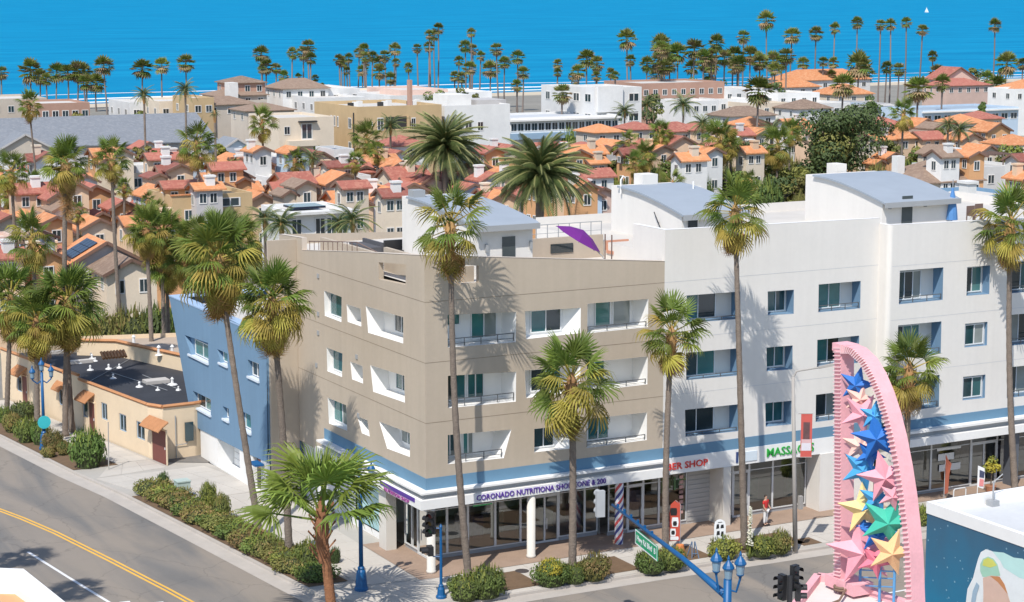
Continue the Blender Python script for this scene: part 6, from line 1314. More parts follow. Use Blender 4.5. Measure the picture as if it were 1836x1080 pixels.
hip(1470,124,11.5,22,9,'orange','white','long white beach house with a broad orange hipped roof',.5,None,cols=6,rows=(1.2,)); hip(1420,138,10.6,9,8,'orange','white','white beach house with steep orange roof by the grove',.5,None,cols=3); hip(1510,150,10,10,8,'orange','cream','cream beach house with hipped orange roof below the long orange one',.5,'low beach houses',cols=3); hip(1330,190,8.6,10,7,'brown','white',None,.45,'low beach houses',cols=3); hip(1440,178,8.8,8,7,'brown','white',None,.45,'low beach houses',cols=3)
house(1722,122,12.5,9,10,'v','red','pink',label='pink beach house with large red gable roof and white roof cap',group=None,pitch=.55); hip(1715,140,10.5,12,8,'red','pink','wide pink house with red roof below the gabled one',.35,None,cols=5)
hip(1835,142,11,8,8,'orange','white','white beach house with orange roof beyond the far right palms',.45,None,cols=3); flat(1820,160,1880,9.5,8,'white','white low beach house beyond the far right palms',None,(1.5,),3,'house','house')
for lab, x0, y, x1, z, ml in (('long low building with pale grey-green flat roof','1520',188,1605,7.6,'grey'),('long low building with blue-grey roof and dark blue windows','1655',198,1850,7.6,'blue')):
    t = flat(int(x0),y,x1,z,12,ml,lab,None,(),1,roofm=mat('blue_grey_roof',(.30,.36,.42),.7,0,1,.06)); W_ = t['w']; n_ = int(W_/2.2)
    for k in range(n_): uwin(t, Vector((W_*(k+.5)/n_,0,z-1.6)),'v',1.7,1.2)
    sub(t,'eave',TRIMM,(-.3,-.7,z-.5,W_+.3,-.01,z-.25))
# long grey roofs at the left
def long_roof(x, y, zr, w_, l_, lab, dorm=()):
    p = dz(x,y,zr); t = empty('long_building', (p.x,p.y,0), lab, 'building'); ORG[t] = Vector(); gable_bits(t,-l_,0,-w_/2,w_/2,zr-.36*w_/2,zr,'u',ROOF['grey'],WALL['grey'],ov=.6)
    for k in range(8): uwin(t, Vector((-l_*(k+.5)/8,-w_/2,zr-.36*w_/2-1.2)),'v',1.4,1.2)
    return t
long_roof(345,204,10.5,19,42,'long building under one broad plain grey shingle roof')
house(45,242,9,8,14,'v','grey','beige',label='grey-roofed gabled building before the long grey roof',group=None,pitch=.55); house(6,224,9.5,6,12,'v','grey','white',label='white grey-roofed gable poking past the long roof',group=None,pitch=.6)
t = empty('pergola', dz(175,242,7), 'white slatted pergola before the long grey roof', 'pergola'); ORG[t] = Vector()
for k in range(8): sub(t,'slat',TRIMM,(k*.65,0,0,k*.65+.18,3.4,.2))
for k in (0,4.6): sub(t,'post',TRIMM,(k,.1,-7,k+.15,.25,0))
# parked cars far off
def car(x, y, c_, lab):
    p = dz(x,y,.9); t = empty('parked_car', (p.x,p.y,0), lab, 'car', 'cars parked by the beach houses', R(-60)); ORG[t] = Vector()
    mb = MB(); mb.hexa([(-2.1,-.85,.35),(2.1,-.85,.35),(2.1,.85,.35),(-2.1,.85,.35)],[(-2.1,-.85,.85),(2.05,-.85,.8),(2.05,.85,.8),(-2.1,.85,.85)]); mb.hexa([(-1.8,-.8,.85),(1.0,-.8,.85),(1.0,.8,.85),(-1.8,.8,.85)],[(-1.3,-.65,1.45),(.3,-.65,1.45),(.3,.65,1.45),(-1.3,.65,1.45)])
    put('body', mb.mesh('body', mat('car_'+lab.split()[0], c_, .25, 0, 1, .02)), t)
    mb = MB(); mb.hexa([(-1.62,-.815,.95),(.82,-.815,.95),(.82,.815,.95),(-1.62,.815,.95)],[(-1.25,-.7,1.38),(.28,-.7,1.38),(.28,.7,1.38),(-1.25,.7,1.38)]); put('window', mb.mesh('window', HGLASS), t)
    for a in (-1.35,1.3):
        for b_ in (-.8,.8): mb = MB(); mb.tube([(a,b_-.1,.33),(a,b_+.1,.33)], .33, 12); put('wheel', mb.mesh('wheel', BLACK), t)
car(1388,218,(.7,.7,.7),'white car parked between the orange roofs and beach houses'); car(1421,214,(.05,.15,.4),'blue car parked between the orange roofs and beach houses')
# sailboat
p = G(1661,23,-3); t = empty('sailboat', p, 'tiny white sailboat far out on the blue sea', 'boat'); ORG[t] = Vector(); k = .62
mb = MB(); mb.hexa([(-4,-.6,-.2),(3.5,-.8,-.2),(5,0,-.2),(3.5,.8,-.2),(-4,.6,-.2)],[(-4.3,-1,1),(3.5,-1.2,1.1),(6,0,1.3),(3.5,1.2,1.1),(-4.3,1,1)]); o = put('hull', mb.mesh('hull', WTRIM), t)
mb = MB(); mb.tube([(.6,0,1),(.6,0,13.5)], .1, 6); put('mast', mb.mesh('mast', WTRIM), t)
mb = MB(); mb.hexa([(.5,0,2),(-4,.3,2.2),(.5,0,13.2)],[(.5,.05,2),(-4,.35,2.2),(.5,.05,13.2)]); put('mainsail', mb.mesh('mainsail', WTRIM), t)
mb = MB(); mb.hexa([(.8,0,1.8),(5.6,0,1.6),(.8,0,11.5)],[(.8,.05,1.8),(5.6,.05,1.6),(.8,.05,11.5)]); put('foresail', mb.mesh('foresail', WTRIM), t)
t.rotation_euler = (0,0,R(-28)); t.scale = (k,k,k)

# the tightly packed rest of the neighbourhood
r_ = random.Random(5); rows_ = [(272,8.2),(292,8.0),(312,7.8),(334,7.6),(358,7.4),(384,7.0),(414,6.8),(446,6.5)]
WL = ['cream','peach','white','white','orange','orange','cream','white','grey','peach','blue']; RL = ['red','orange','orange','red','orange','orange','maroon','brown','red']
for j,(y,z) in enumerate(rows_):
    x = -150+r_.uniform(0,30)
    while x < 2080:
        ok = (x < 480) if y > 350 else (x < 760 or (850 < x < 1110 and y > 290)) if y > 320 else (x < 760 or 850 < x < 1340 or x > 1590)
        if y > 283 and 1095 < x < 1850: ok = False
        if 285 < x < 452 and 335 < y < 450: ok = False
        if 505 < x < 640 and y > 340: ok = False
        if (140 < x < 260 and y > 405) or (140 < x < 200 and 325 < y < 400): ok = False
        if ok:
            yy = y+r_.uniform(-8,8)
            if r_.random() < .2: flat(x-14,yy+6,x+r_.uniform(10,26),z-r_.uniform(.2,1.2),4,r_.choice(['white','white','cream','grey','pink']),'small flat-topped white or pale block squeezed between tiled roofs','small flat blocks between the tiled roofs',(1.2,),1,'house','house')
            else: house(x,yy,z+r_.choice([-1.4,-.8,0,.9,1.6,2.0])+r_.uniform(-.3,.3),r_.uniform(2.4,3.6),r_.uniform(4.2,6.5),'v' if r_.random()<.7 else 'u',r_.choice(RL),r_.choice(WL))
        x += r_.uniform(40,78)
# greenery and small clutter between the houses
r_ = random.Random(77); GR = 'garden shrubs between the houses'
for i in range(240):
    x = r_.uniform(-120,2050); y = r_.uniform(262,470 if x < 480 else 345)
    if i >= 175: x = r_.uniform(1060,1450); y = r_.uniform(298,372)
    if 480 < x < 1100 and y > 330: y -= 60
    d = r_.uniform(.8,2.0); p = dz(x,y,2.5+r_.random()*2.5); k_ = ('green','dark','olive','lime')[i%4]
    shrub((p.x,p.y,0), d, d, 3.2+r_.random()*3.4, k_, {'green':'tall mid-green garden shrub between the tiled houses','dark':'tall dark green garden shrub between the tiled houses','olive':'tall olive garden shrub between the tiled houses','lime':'tall yellow-green garden shrub between the tiled houses'}[k_], GR, i)
# ------------------------------------------------------------------ street furniture
LGLASS = mat('lantern_glass', (.20,.30,.38), .2, 0, 2, .03)
def lantern(parent, p, s=1.):
    """p: foot of the lantern"""
    mb = MB(); mb.lathe([(.05*s,0),(.07*s,.08*s),(.16*s,.16*s),(.17*s,.2*s)], 10, p); l_ = mk('lantern', mb, BLUEPOLE, parent, smooth=False)
    mb = MB(); mb.lathe([(.15*s,.2*s),(.2*s,.62*s)], 10, p); mk('glass', mb, LGLASS, l_)
    mb = MB(); mb.lathe([(.25*s,.62*s),(.26*s,.68*s),(.2*s,.8*s),(.08*s,.95*s),(.05*s,1.0*s),(.06*s,1.06*s),(.015*s,1.2*s)], 10, p); mk('cap', mb, BLUEPOLE, l_)
    return l_
def lamp_post(base, h, label, twin=True, sign=False):
    t = empty('street_lamp', base, label, 'street lamp'); base = Vector(base)
    mb = MB(); mb.lathe([(.34,0),(.34,.12),(.30,.18),(.27,.5),(.22,.95),(.16,1.05),(.18,1.12),(.13,1.2)], 14, base); mk('base', mb, BLUEPOLE, t)
    mb = MB(); mb.tube([base+Vector((0,0,1.2)), base+Vector((0,0,h))], [.11,.09], 12); mk('pole', mb, BLUEPOLE, t, smooth=True)
    if twin:
        mb = MB(); mb.tube([base+Vector((-.6,0,h-.45)),base+Vector((-.3,0,h-.7)),base+Vector((0,0,h-.5)),base+Vector((.3,0,h-.7)),base+Vector((.6,0,h-.45))], .045, 8); mk('bracket', mb, BLUEPOLE, t)
        lantern(t, base+Vector((-.6,0,h-.45)), .8); lantern(t, base+Vector((.6,0,h-.45)), .8)
    lantern(t, base+Vector((0,0,h)), .8)
    if sign:
        mb = MB(); q = base+Vector((0,-.14,h*.36)); mb.tube([q,q+Vector((0,-.04,0))], .42, 18); mk('round_sign', mb, mat('teal_round_sign',(.05,.50,.55),.5,0,2,.05), t)
    return t
lamp_post(G(648,1058,.155), 5.9, 'blue street lamp with flared base standing on the corner pavement')
lamp_post(G(80,806,.155), 5.0, 'blue twin-lantern street lamp with teal round sign before the cream building', sign=True)
HEADM = mat('signal_black', (.018,.018,.02), .45, 0, 2, .05)
def signal_head(parent, p, fwd, n=3, s=1., m_=None):
    """vertical head; p = centre of its back, fwd = facing direction"""
    f = Vector(fwd).normalized(); rt = f.cross(Vector((0,0,1))); p = Vector(p); m_ = m_ or HEADM
    mb = MB(); w_, hh, d_ = .17*s, .175*s*n, .2*s
    q = lambda a, b_, c_: p+rt*a+f*b_+Vector((0,0,c_))
    mb.hexa([q(-w_,0,-hh),q(w_,0,-hh),q(w_,d_,-hh),q(-w_,d_,-hh)],[q(-w_,0,hh),q(w_,0,hh),q(w_,d_,hh),q(-w_,d_,hh)]); h_ = mk('signal_head', mb, m_, parent)
    for i in range(n):
        c_ = q(0,d_,hh-.175*s*(2*i+1)); mb = MB()
        ring = [(math.cos(R(a)),math.sin(R(a))) for a in range(-20,201,20)]
        for j in range(len(ring)-1):
            a, b_ = ring[j], ring[j+1]; A_ = lambda k, o: c_+rt*k[0]*.15*s+Vector((0,0,k[1]*.15*s))+f*o
            mb.face([A_(a,0),A_(b_,0),A_(b_,.26*s),A_(a,.26*s)])
        mk('visor', mb, m_, h_)
        mb = MB(); mb.tube([c_,c_+f*.02], .13*s, 12); mk('lens', mb, mat('dark_lens_%d'%i, [(.12,.01,.01),(.12,.07,.01),(.01,.09,.04)][i], .25, 0, 2, .02), h_)
    return h_
# corner signal post
b_ = G(791,1072,.155); t = empty('signal_post', b_, 'blue signal post with black traffic light beside the shrub on the corner', 'traffic light')
mb = MB(); mb.lathe([(.26,0),(.26,.1),(.2,.16),(.17,.45),(.12,.55),(.13,.62),(.09,.68)], 12, b_); mk('base', mb, BLUEPOLE, t)
mb = MB(); mb.tube([b_+Vector((0,0,.68)),b_+Vector((0,0,3.5))], [.075,.065], 10); mb.lathe([(.065,3.5),(.09,3.52),(.02,3.66)], 10, b_); mk('pole', mb, BLUEPOLE, t)
fw = Vector((-.75,-.66,0)); sd_ = Vector((-.45,.28,0))*.75
for k, n_, z in ((0,3,3.75),(1,1,2.35)):
    c_ = b_+sd_+Vector((0,0,z)); mb = MB(); mb.tube([b_+Vector((0,0,z-.3)),c_+Vector((0,0,-.3))], .03, 6); mk('bracket', mb, BLUEPOLE, t)
    signal_head(t, c_, fw if k == 0 else Vector((-1,.2,0)), n_, 1.05 if n_==3 else 1.3)
signal_head(t, b_+sd_*1.05+Vector((.08,.42,3.4)), Vector((-.2,1,0)), 3, .95)
# mast arm
mb_ = Vector((.55,-25.6,0)); t = empty('mast_arm_signal', mb_, 'blue mast arm pole with lanterns and green street sign reaching over the road', 'traffic light')
mb = MB(); mb.lathe([(.42,.02),(.42,.2),(.34,.3),(.28,1.0),(.2,1.1)], 12, mb_); mk('base', mb, BLUEPOLE, t)
mb = MB(); mb.tube([mb_+Vector((0,0,1.1)),mb_+Vector((0,0,6.6))], [.19,.16], 12); mk('pole', mb, BLUEPOLE, t, smooth=True)
a0, a1 = mb_+Vector((0,0,5.9)), Vector((3.35,-12.4,6.1)); mb = MB(); mb.tube([a0,a0.lerp(a1,.35)+Vector((0,0,.12)),a1], [.16,.11,.06], 10); mk('mast_arm', mb, BLUEPOLE, t, smooth=True)
for k in range(6): c_ = a0.lerp(a1,.62+k*.065)+Vector((0,0,.12)); mb = MB(); mb.box(c_.x-.04,c_.y-.05,c_.z-.04,c_.x+.04,c_.y+.05,c_.z+.12); mk('arm_bolt', mb, BLUEPOLE, t)
rt_ = Vector((math.cos(ANG),-math.sin(ANG),0))
for dx, dy, dz_ in ((-.42,.05,.15),(.42,-.1,.05),(.02,0,-.15)):
    c_ = mb_+rt_*dx+Vector((0,dy,6.6+dz_)); mb = MB(); mb.tube([mb_+Vector((0,0,6.2)),mb_+rt_*dx*.8+Vector((0,0,6.1)),c_], .05, 6); mk('bracket', mb, BLUEPOLE, t); lantern(t, c_, .92)
# street name sign hung on the arm
c_ = a0.lerp(a1,.62)+Vector((0,0,-.05)); ad_ = (a1-a0).normalized(); sn = Vector((-ad_.y,ad_.x,0)).normalized()
if sn.dot(CAM-c_) < 0: sn = -sn
SGREEN = mat('street_sign_green',(.0,.30,.13),.4,0,2,.03); mb = MB(); hw = 1.35
P_ = lambda s, z, d: c_+ad_*s+sn*d+Vector((0,0,z))
mb.hexa([P_(-hw,-.62,.22),P_(hw,-.62,.22),P_(hw,.02,.22),P_(-hw,.02,.22)],[P_(-hw,-.62,.26),P_(hw,-.62,.26),P_(hw,.02,.26),P_(-hw,.02,.26)]); sn_o = mk('street_sign', mb, SGREEN, t)
mb = MB()
for s0,z0,s1,z1 in ((-hw,-.62,hw,-.57),(-hw,-.03,hw,.02),(-hw,-.57,-hw+.05,-.03),(hw-.05,-.57,hw,-.03)): mb.hexa([P_(s0,z0,.262),P_(s1,z0,.262),P_(s1,z1,.262),P_(s0,z1,.262)],[P_(s0,z0,.266),P_(s1,z0,.266),P_(s1,z1,.266),P_(s0,z1,.266)])
mk('border', mb, FRAME, sn_o)
sgn_ = -1 if (-ad_).cross(Vector((0,0,1))).dot(sn) > 0 else 1
rzs = math.atan2((ad_*sgn_).y,(ad_*sgn_).x); me = text_mesh('Hwy Rd Blvd  B', .36, FRAME, .004)
me.transform(Matrix.Translation(P_(0,-.3,.268)-ORG[t]) @ Matrix.Rotation(rzs,4,'Z') @ Matrix.Rotation(math.pi/2,4,'X')); put('lettering', me, sn_o)
GREYH = mat('signal_back_grey',(.42,.43,.44),.5,0,2,.05)
signal_head(t, a1+Vector((-.5,.15,.05)), Vector((.2,1,0)), 3, 1.15, GREYH)
# dark signal cluster near the low shop
b_ = DP(1414,1150,72); b_.z = 0; t = empty('signal_post', b_, 'cluster of black traffic light heads by the low pink-edged roof', 'traffic light'); top = DP(1414,1012,72)
mb = MB(); mb.tube([b_,Vector((b_.x,b_.y,top.z-.3))], .1, 10); mk('pole', mb, BLACK, t)
for x, y, n_, f_ in ((1421,1035,3,(.2,-1,0)),(1406,1052,3,(-1,-.1,0)),(1426,1062,2,(.9,-.5,0))): signal_head(t, DP(x,y,72), Vector(f_), n_, .92)
# grey street light with banner
b_ = G(1426,988,.155); t = empty('street_light', b_, 'tall grey street light with curved arm and red banner before the massage shop', 'street light'); top = at_px(b_,1422,676)
GP_ = mat('grey_pole',(.36,.335,.31),.8,0,1,.06); mb = MB(); mb.tube([b_,b_.lerp(top,.5),top], [.13,.11,.08], 10); mk('pole', mb, GP_, t, smooth=True)
e1 = at_px(b_,1432,667); e2 = at_px(b_,1470,659); mb = MB(); mb.tube([top-Vector((0,0,.05)),top.lerp(e1,.6)+Vector((0,0,.12)),e1+Vector((0,0,.05)),e2], .045, 8); mk('arm', mb, GP_, t)
mb = MB(); dr = (e2-e1).normalized(); mb.bar(e2-dr*.05,e2+dr*.75,.22,.12); mk('lamp_head', mb, GP_, t)
c_ = at_px(b_,1426,742); d_ = at_px(b_,1443,820); ux = Vector((math.cos(ANG),-math.sin(ANG),0)); w_ = .55
RB = mat('banner_red',(.55,.10,.08),.7,0,2,.08); mb = MB()
for z in (c_.z,d_.z): mb.tube([Vector((b_.x,b_.y,z)),Vector((b_.x,b_.y,z))+ux*.75], .02, 6)
mk('banner_rod', mb, GP_, t)
def ban(name, z0, z1, m_, o=.0, x0=.14, x1=.72):
    mb = MB(); a = Vector((b_.x,b_.y,0)); nrm = Vector((math.sin(ANG),math.cos(ANG),0)); q = [a+ux*x0+Vector((0,0,z0)),a+ux*x1+Vector((0,0,z0)),a+ux*x1+Vector((0,0,z1)),a+ux*x0+Vector((0,0,z1))]
    mb.hexa([p-nrm*(.008+o) for p in q],[p+nrm*(.008+o) for p in q]); return mk(name, mb, m_, t)
ban('banner', d_.z, c_.z, RB); ban('banner_print', d_.z+.35, d_.z+.75, mat('banner_pale',(.65,.62,.66),.7,0,2,.08), .004, .18, .68); ban('banner_portrait', d_.z+.95, c_.z-.45, mat('banner_dark',(.12,.06,.06),.7,0,3,.3), .004, .26, .6); ban('banner_edge', d_.z+.75, d_.z+.95, mat('banner_pink',(.62,.40,.40),.7,0,2,.08), .004, .18, .68)
mb = MB(); c2_ = b_+Vector((.16,-.1,2.6)); mb.box(c2_.x-.08,c2_.y-.1,c2_.z-.35,c2_.x+.12,c2_.y+.1,c2_.z+.35); mk('control_box', mb, GP_, t)
# barber-striped column
t = empty('barber_column', (11.15,-.28,.15), 'round column wrapped in red, white and blue barber stripes', 'column'); n_ = 20
for ci, (c_n, c_c) in enumerate((('white_stripe',(.72,.72,.74)),('blue_stripe',(.06,.07,.25)),('white_stripe',(.72,.72,.74)),('red_stripe',(.55,.08,.08)))):
    mb = MB(); H_ = 3.32; NS = 40
    for k in range(NS):
        for j in range(5):
            a0_ = (ci+j/5)/4*6.2832*.5; a1_ = (ci+(j+1)/5)/4*6.2832*.5
            for h_ in (0,math.pi):
                z0, z1 = H_*k/NS, H_*(k+1)/NS; tw = 3.4
                mb.face([(11.15+.23*math.cos(a+tw*z+h_),-.28+.23*math.sin(a+tw*z+h_),.15+z) for a, z in ((a0_,z0),(a1_,z0),(a1_,z1),(a0_,z1))])
    mk('stripe', mb, mat(c_n,c_c,.6,0,2,.04), t)
# red feather flag, oval sign, folding sign, flower spike
b_ = G(1219,995,.16); t = empty('feather_flag', b_, 'red feather flag with black and white print before the barber shop', 'flag')
mb = MB(); mb.tube([b_,b_+Vector((0,0,2.7)),b_+Vector((-.25,.1,2.9))], .02, 6); mk('pole', mb, GREYTRIM, t)
def flagp(name, pts, m_, o=0):
    mb = MB(); nrm = Vector((math.sin(ANG),math.cos(ANG),0)); q = [b_+ux*a+Vector((0,0,z)) for a, z in pts]; mb.hexa([p-nrm*(.012+o) for p in q],[p+nrm*(.012+o) for p in q]); return mk(name, mb, m_, t)
flagp('flag_cloth', [(-.02,.75),(-.02,2.75),(-.25,2.92),(-.5,2.7),(-.58,2.2),(-.56,.75)], mat('flag_red',(.50,.07,.04),.7,0,2,.1))
for k,(z0,z1,x0,x1,mm_) in enumerate(((2.1,2.5,-.5,-.2,'b'),(1.5,2.0,-.42,-.12,'w'),(1.55,1.8,-.36,-.2,'b'),(1.0,1.4,-.5,-.25,'w'),(1.08,1.3,-.44,-.3,'b'),(.8,.98,-.5,-.1,'w'))): flagp('flag_print', [(x0,z0),(x1,z0),(x1+.03,(z0+z1)/2),(x1,z1),(x0,z1),(x0-.03,(z0+z1)/2)], FRAME if mm_=='w' else HEADM, .006+.003*k)
mb = MB(); mb.lathe([(.3,0),(.3,.08),(.24,.3),(.2,.55),(.05,.58)], 10, b_); mk('weight_base', mb, mat('orange_cone',(.65,.22,.07),.6,0,2,.05), t)
b_ = G(1290,996,.16); t = empty('pavement_sign', b_, 'white round-topped sign on a stand behind the light green shrub', 'sign')
mb = MB(); nrm = Vector((math.sin(ANG),math.cos(ANG),0)); prof = [(-.26,.75),(.26,.75),(.3,.9),(.3,1.6),(.26,1.78),(.15,1.88),(0,1.92),(-.15,1.88),(-.26,1.78),(-.3,1.6),(-.3,.9)]
q = [b_+ux*a+Vector((0,0,z)) for a, z in prof]; mb.hexa([p-nrm*.03 for p in q],[p+nrm*.03 for p in q]); mk('board', mb, FRAME, t)
for x0,x1,z0,z1 in ((-.2,-.04,1.42,1.68),(.02,.2,1.45,1.66),(-.18,.0,1.08,1.32),(.04,.2,1.02,1.3),(-.12,.12,1.74,1.8)):
    mb = MB(); q = [b_+ux*a+Vector((0,0,z)) for a, z in ((x0,z0),(x1,z0+.03),(x1-.02,z1),(x0+.03,z1-.02))]; mb.hexa([p-nrm*.04 for p in q],[p-nrm*.031 for p in q]); mk('black_print', mb, HEADM, t)
mb = MB(); mb.tube([b_,b_+Vector((0,0,.75))], .03, 6); mb.lathe([(.25,0),(.25,.05),(.05,.08)], 10, b_); mk('stand', mb, GREYTRIM, t)
b_ = G(1243,1000,.16); t = empty('folding_sign', b_, 'small blue folding frame standing on the pavement behind the mast arm', 'sign'); mb = MB()
for s_ in (-.18,.18): mb.bar(b_+ux*s_+Vector((0,-.2,0)),b_+ux*s_*.4+Vector((0,0,.85)),.04); mb.bar(b_+ux*s_+Vector((0,.25,0)),b_+ux*s_*.4+Vector((0,.02,.85)),.04)
mb.bar(b_+ux*-.15+Vector((0,-.15,.25)),b_+ux*.15+Vector((0,-.15,.25)),.03); mk('frame', mb, mat('slate_frame',(.12,.19,.30),.6,0,2,.05), t)
b_ = G(1344,1002,.16); t = empty('yucca', b_, 'tall white yucca flower spike beside the palm trunk', 'plant'); r_ = random.Random(4)
mb = MB(); mb.tube([b_,b_+Vector((.02,0,2.75))], [.05,.02], 6); mk('stalk', mb, SH['lime'], t)
mb = MB()
for i in range(190):
    z = .7+2.05*r_.random(); a = r_.uniform(0,6.28); rr = .17*(1-.7*(z-.7)/2.05)*r_.uniform(.4,1); c_ = b_+Vector((math.cos(a)*rr,math.sin(a)*rr,z)); s_ = .055; mb.face([c_+Vector((-s_,0,0)),c_+Vector((0,-s_,-s_*.4)),c_+Vector((s_,0,0)),c_+Vector((0,s_,s_*.6))])
mk('blossom', mb, mat('yucca_blossom',(.72,.70,.58),.8,0,2,.06,trans=.2), t)
mb = MB()
for i in range(22):
    a = i*2.4; d_ = Vector((math.cos(a),math.sin(a),0)); s_ = Vector((-d_.y,d_.x,0))*.03; mb.face([b_+s_,b_-s_,b_+d_*.45+Vector((0,0,.5))])
mk('leaves', mb, SH['green'], t)
# utility box, drain cover
b_ = G(328,893,.165); mb = MB(); mb.box(b_.x-.38,b_.y-.3,.16,b_.x+.38,b_.y+.4,1.15); mb.box(b_.x-.42,b_.y-.34,1.15,b_.x+.42,b_.y+.44,1.22); o = mk('utility_box', mb, mat('pale_green_metal',(.42,.50,.46),.55,0,2,.05)); props(o,'pale green utility cabinet standing in the hedge','utility box')
b_ = G(936,1024,.156); mb = MB(); mb.lathe([(.36,0),(.36,.012),(.28,.014),(.27,.01)], 18, b_); o = mk('drain_cover', mb, mat('cast_iron',(.06,.05,.05),.7,0,5,.2)); props(o,'round dark iron drain cover in the pavement','drain cover')
b_ = G(1370+12,972,.156)
b_ = G(195,842,.155); mb = MB(); mb.tube([b_,at_px(b_,194,757)], .035, 6); o = mk('sign_pole', mb, GP_); props(o,'thin bare pole beside the round clipped shrub','pole')
# things before the right-hand shops
b_ = FV(1692,905,-2.0); b_ = Vector((b_.x,-2.0,.155)); t = empty('feather_flag', b_, 'thin dull red furled flag before the dark shop windows', 'flag'); mb = MB(); mb.tube([b_,b_+Vector((0,0,2.9))], .025, 6); mk('pole', mb, GREYTRIM, t)
def flag_at(pts, m_, name='flag_cloth'):
    mb = MB(); q = [b_+ux*a+Vector((0,0,z)) for a, z in pts]; mb.hexa([p-nrm*.02 for p in q],[p+nrm*.03 for p in q]); return mk(name, mb, m_, t)
flag_at([(.02,.5),(.22,.6),(.26,1.7),(.36,2.3),(.18,2.5),(.02,2.85)], mat('dull_red_cloth',(.33,.09,.05),.8,0,3,.2)); mb = MB(); mb.lathe([(.3,0),(.3,.06),(.05,.1)], 10, b_); mk('weight_base', mb, GREYTRIM, t)
b_ = FV(1752,890,-2.2); b_ = Vector((b_.x,-2.2,.155)); t = empty('feather_flag', b_, 'pale flag with dark and pink print before the dark shop windows', 'flag'); mb = MB(); mb.tube([b_,b_+Vector((0,0,1.95))], .025, 6); mk('pole', mb, FRAME, t)
flag_at([(.02,.7),(.34,.6),(.4,1.3),(.36,1.8),(.02,1.95)], FRAME); b2 = b_; b_ = b_-nrm*.04; flag_at([(.08,1.3),(.34,1.25),(.36,1.6),(.08,1.72)], mat('flag_navy',(.05,.06,.12),.7,0,3,.2), 'flag_print'); flag_at([(.08,.78),(.32,.75),(.34,1.15),(.1,1.2)], mat('flag_pink',(.62,.22,.22),.7,0,3,.2), 'flag_print'); mb = MB(); mb.lathe([(.3,0),(.3,.06),(.05,.1)], 10, b2); mk('weight_base', mb, GREYTRIM, t)
b_ = FV(1720,903,-2.4); b_ = Vector((b_.x,-2.4,.155)); mb = MB(); mb.tube([b_+Vector((-.45,0,0)),b_+Vector((-.45,0,.75)),b_+Vector((-.38,0,.85)),b_+Vector((.38,0,.85)),b_+Vector((.45,0,.75)),b_+Vector((.45,0,0))], .035, 8); o = mk('bike_rack', mb, ALU); props(o,'metal hoop bike rack before the dark shop windows','bike rack')
b_ = FV(1776,880,-1.8); b_ = Vector((b_.x,-1.8,.155)); t = empty('potted_tree', b_, 'small potted tree with yellow green crown before the dark shop windows', 'potted plant')
mb = MB(); mb.lathe([(.22,0),(.32,.5),(.34,.52),(.3,.54)], 12, b_); mk('pot', mb, mat('terracotta',(.35,.15,.08),.8,0,2,.08), t); mb = MB(); mb.tube([b_+Vector((0,0,.5)),b_+Vector((.05,0,1.7))], .04, 6); mk('trunk', mb, MATS['tree_bark'], t)
mb = MB(); r_ = random.Random(8)
for k in range(6): leaf_cloud(mb, b_+Vector((r_.uniform(-.25,.25),r_.uniform(-.25,.25),1.7+r_.uniform(-.3,.45))), (.3,.3,.28), 90, .09, r_, k%2, .6)
mk('crown', mb, [SH['lime'],SH['yellow']], t)
# ------------------------------------------------------------------ roof terraces
b_ = Vector((11.9,2.2,14.5)); t = empty('parasol', b_, 'open purple parasol tilted over on the tan roof terrace', 'parasol'); top = FV(1040,428,2.2)
mb = MB(); mb.lathe([(.35,0),(.35,.08),(.06,.12)], 12, b_); mk('base', mb, GREYTRIM, t)
foot = at_px(b_,1079,462); hub = at_px(b_,1052,432); mb = MB(); mb.tube([b_+Vector((0,0,.1)),foot+Vector((0,0,.1)),hub], .03, 6); mk('pole', mb, GREYTRIM, t)
e0, e1 = at_px(b_,997,405), at_px(b_,1076,452); ax = (e1-e0).normalized(); cen = (e0+e1)/2; rad = (e1-e0).length/2; up_ = ax.cross(Vector((math.sin(ANG),math.cos(ANG),0))).normalized()
if up_.z < 0: up_ = -up_
sd3 = ax.cross(up_).normalized(); apex = cen+up_*.55
up_ = (up_ - Vector((math.sin(ANG),math.cos(ANG),0))*.25).normalized(); PU = mat('purple_canvas',(.17,.02,.24),.7,0,2,.06,trans=.2)
for k in range(8):
    a0_, a1_ = k*math.pi/4, (k+1)*math.pi/4; p0_, p1_ = cen+(ax*math.cos(a0_)+sd3*math.sin(a0_))*rad, cen+(ax*math.cos(a1_)+sd3*math.sin(a1_))*rad
    m0, m1 = p0_.lerp(apex,.5)+up_*.1, p1_.lerp(apex,.5)+up_*.1; mb = MB(); mb.face([p0_,p1_,m1,m0]); mb.face([m0,m1,apex]); mk('canopy_panel', mb, PU, t)
    mb = MB(); mb.tube([p0_-up_*.03,apex-up_*.05], .012, 5); mk('rib', mb, BLACK, t)
mb = MB(); pbox(mb, PF(6.2), 8.4, 14.5, 13.95, 15.75, 0, .2); mk('terrace_wall', mb, TAN, tb)
mb = MB(); pbox(mb, PF(6.2), 10.6, 14.9, 12.0, 15.4, -.05, -.004); mk('terrace_window', mb, HGLASS, tb)
railing(tb, PF(6.3), 8.4, 13.9, 15.75, 16.5, 0, GREYTRIM, 8, 1)
for x, y in ((1085,420),(1128,428)):
    p = dz(x,y,16.5); mb = MB(); mb.tube([(p.x,min(max(p.y,.6),6),14.5),(p.x,min(max(p.y,.6),6),16.5)], .04, 6); mk('terrace_post', mb, BROWNM, tb)
def lounge(x, y, lab, m_):
    p = G(x,y,14.5); t = empty('outdoor_seat', p, lab, 'seat'); ORG[t] = Vector()
    for k, b4 in (('seat',(-.7,-.35,.25,.7,.35,.42)),('backrest',(-.7,.25,.42,.7,.4,.95))): sub(t,k,m_,b4)
    for a in (-.62,.58):
        for c_ in (-.3,.26): sub(t,'leg',BROWNM,(a,c_,0,a+.06,c_+.06,.25))
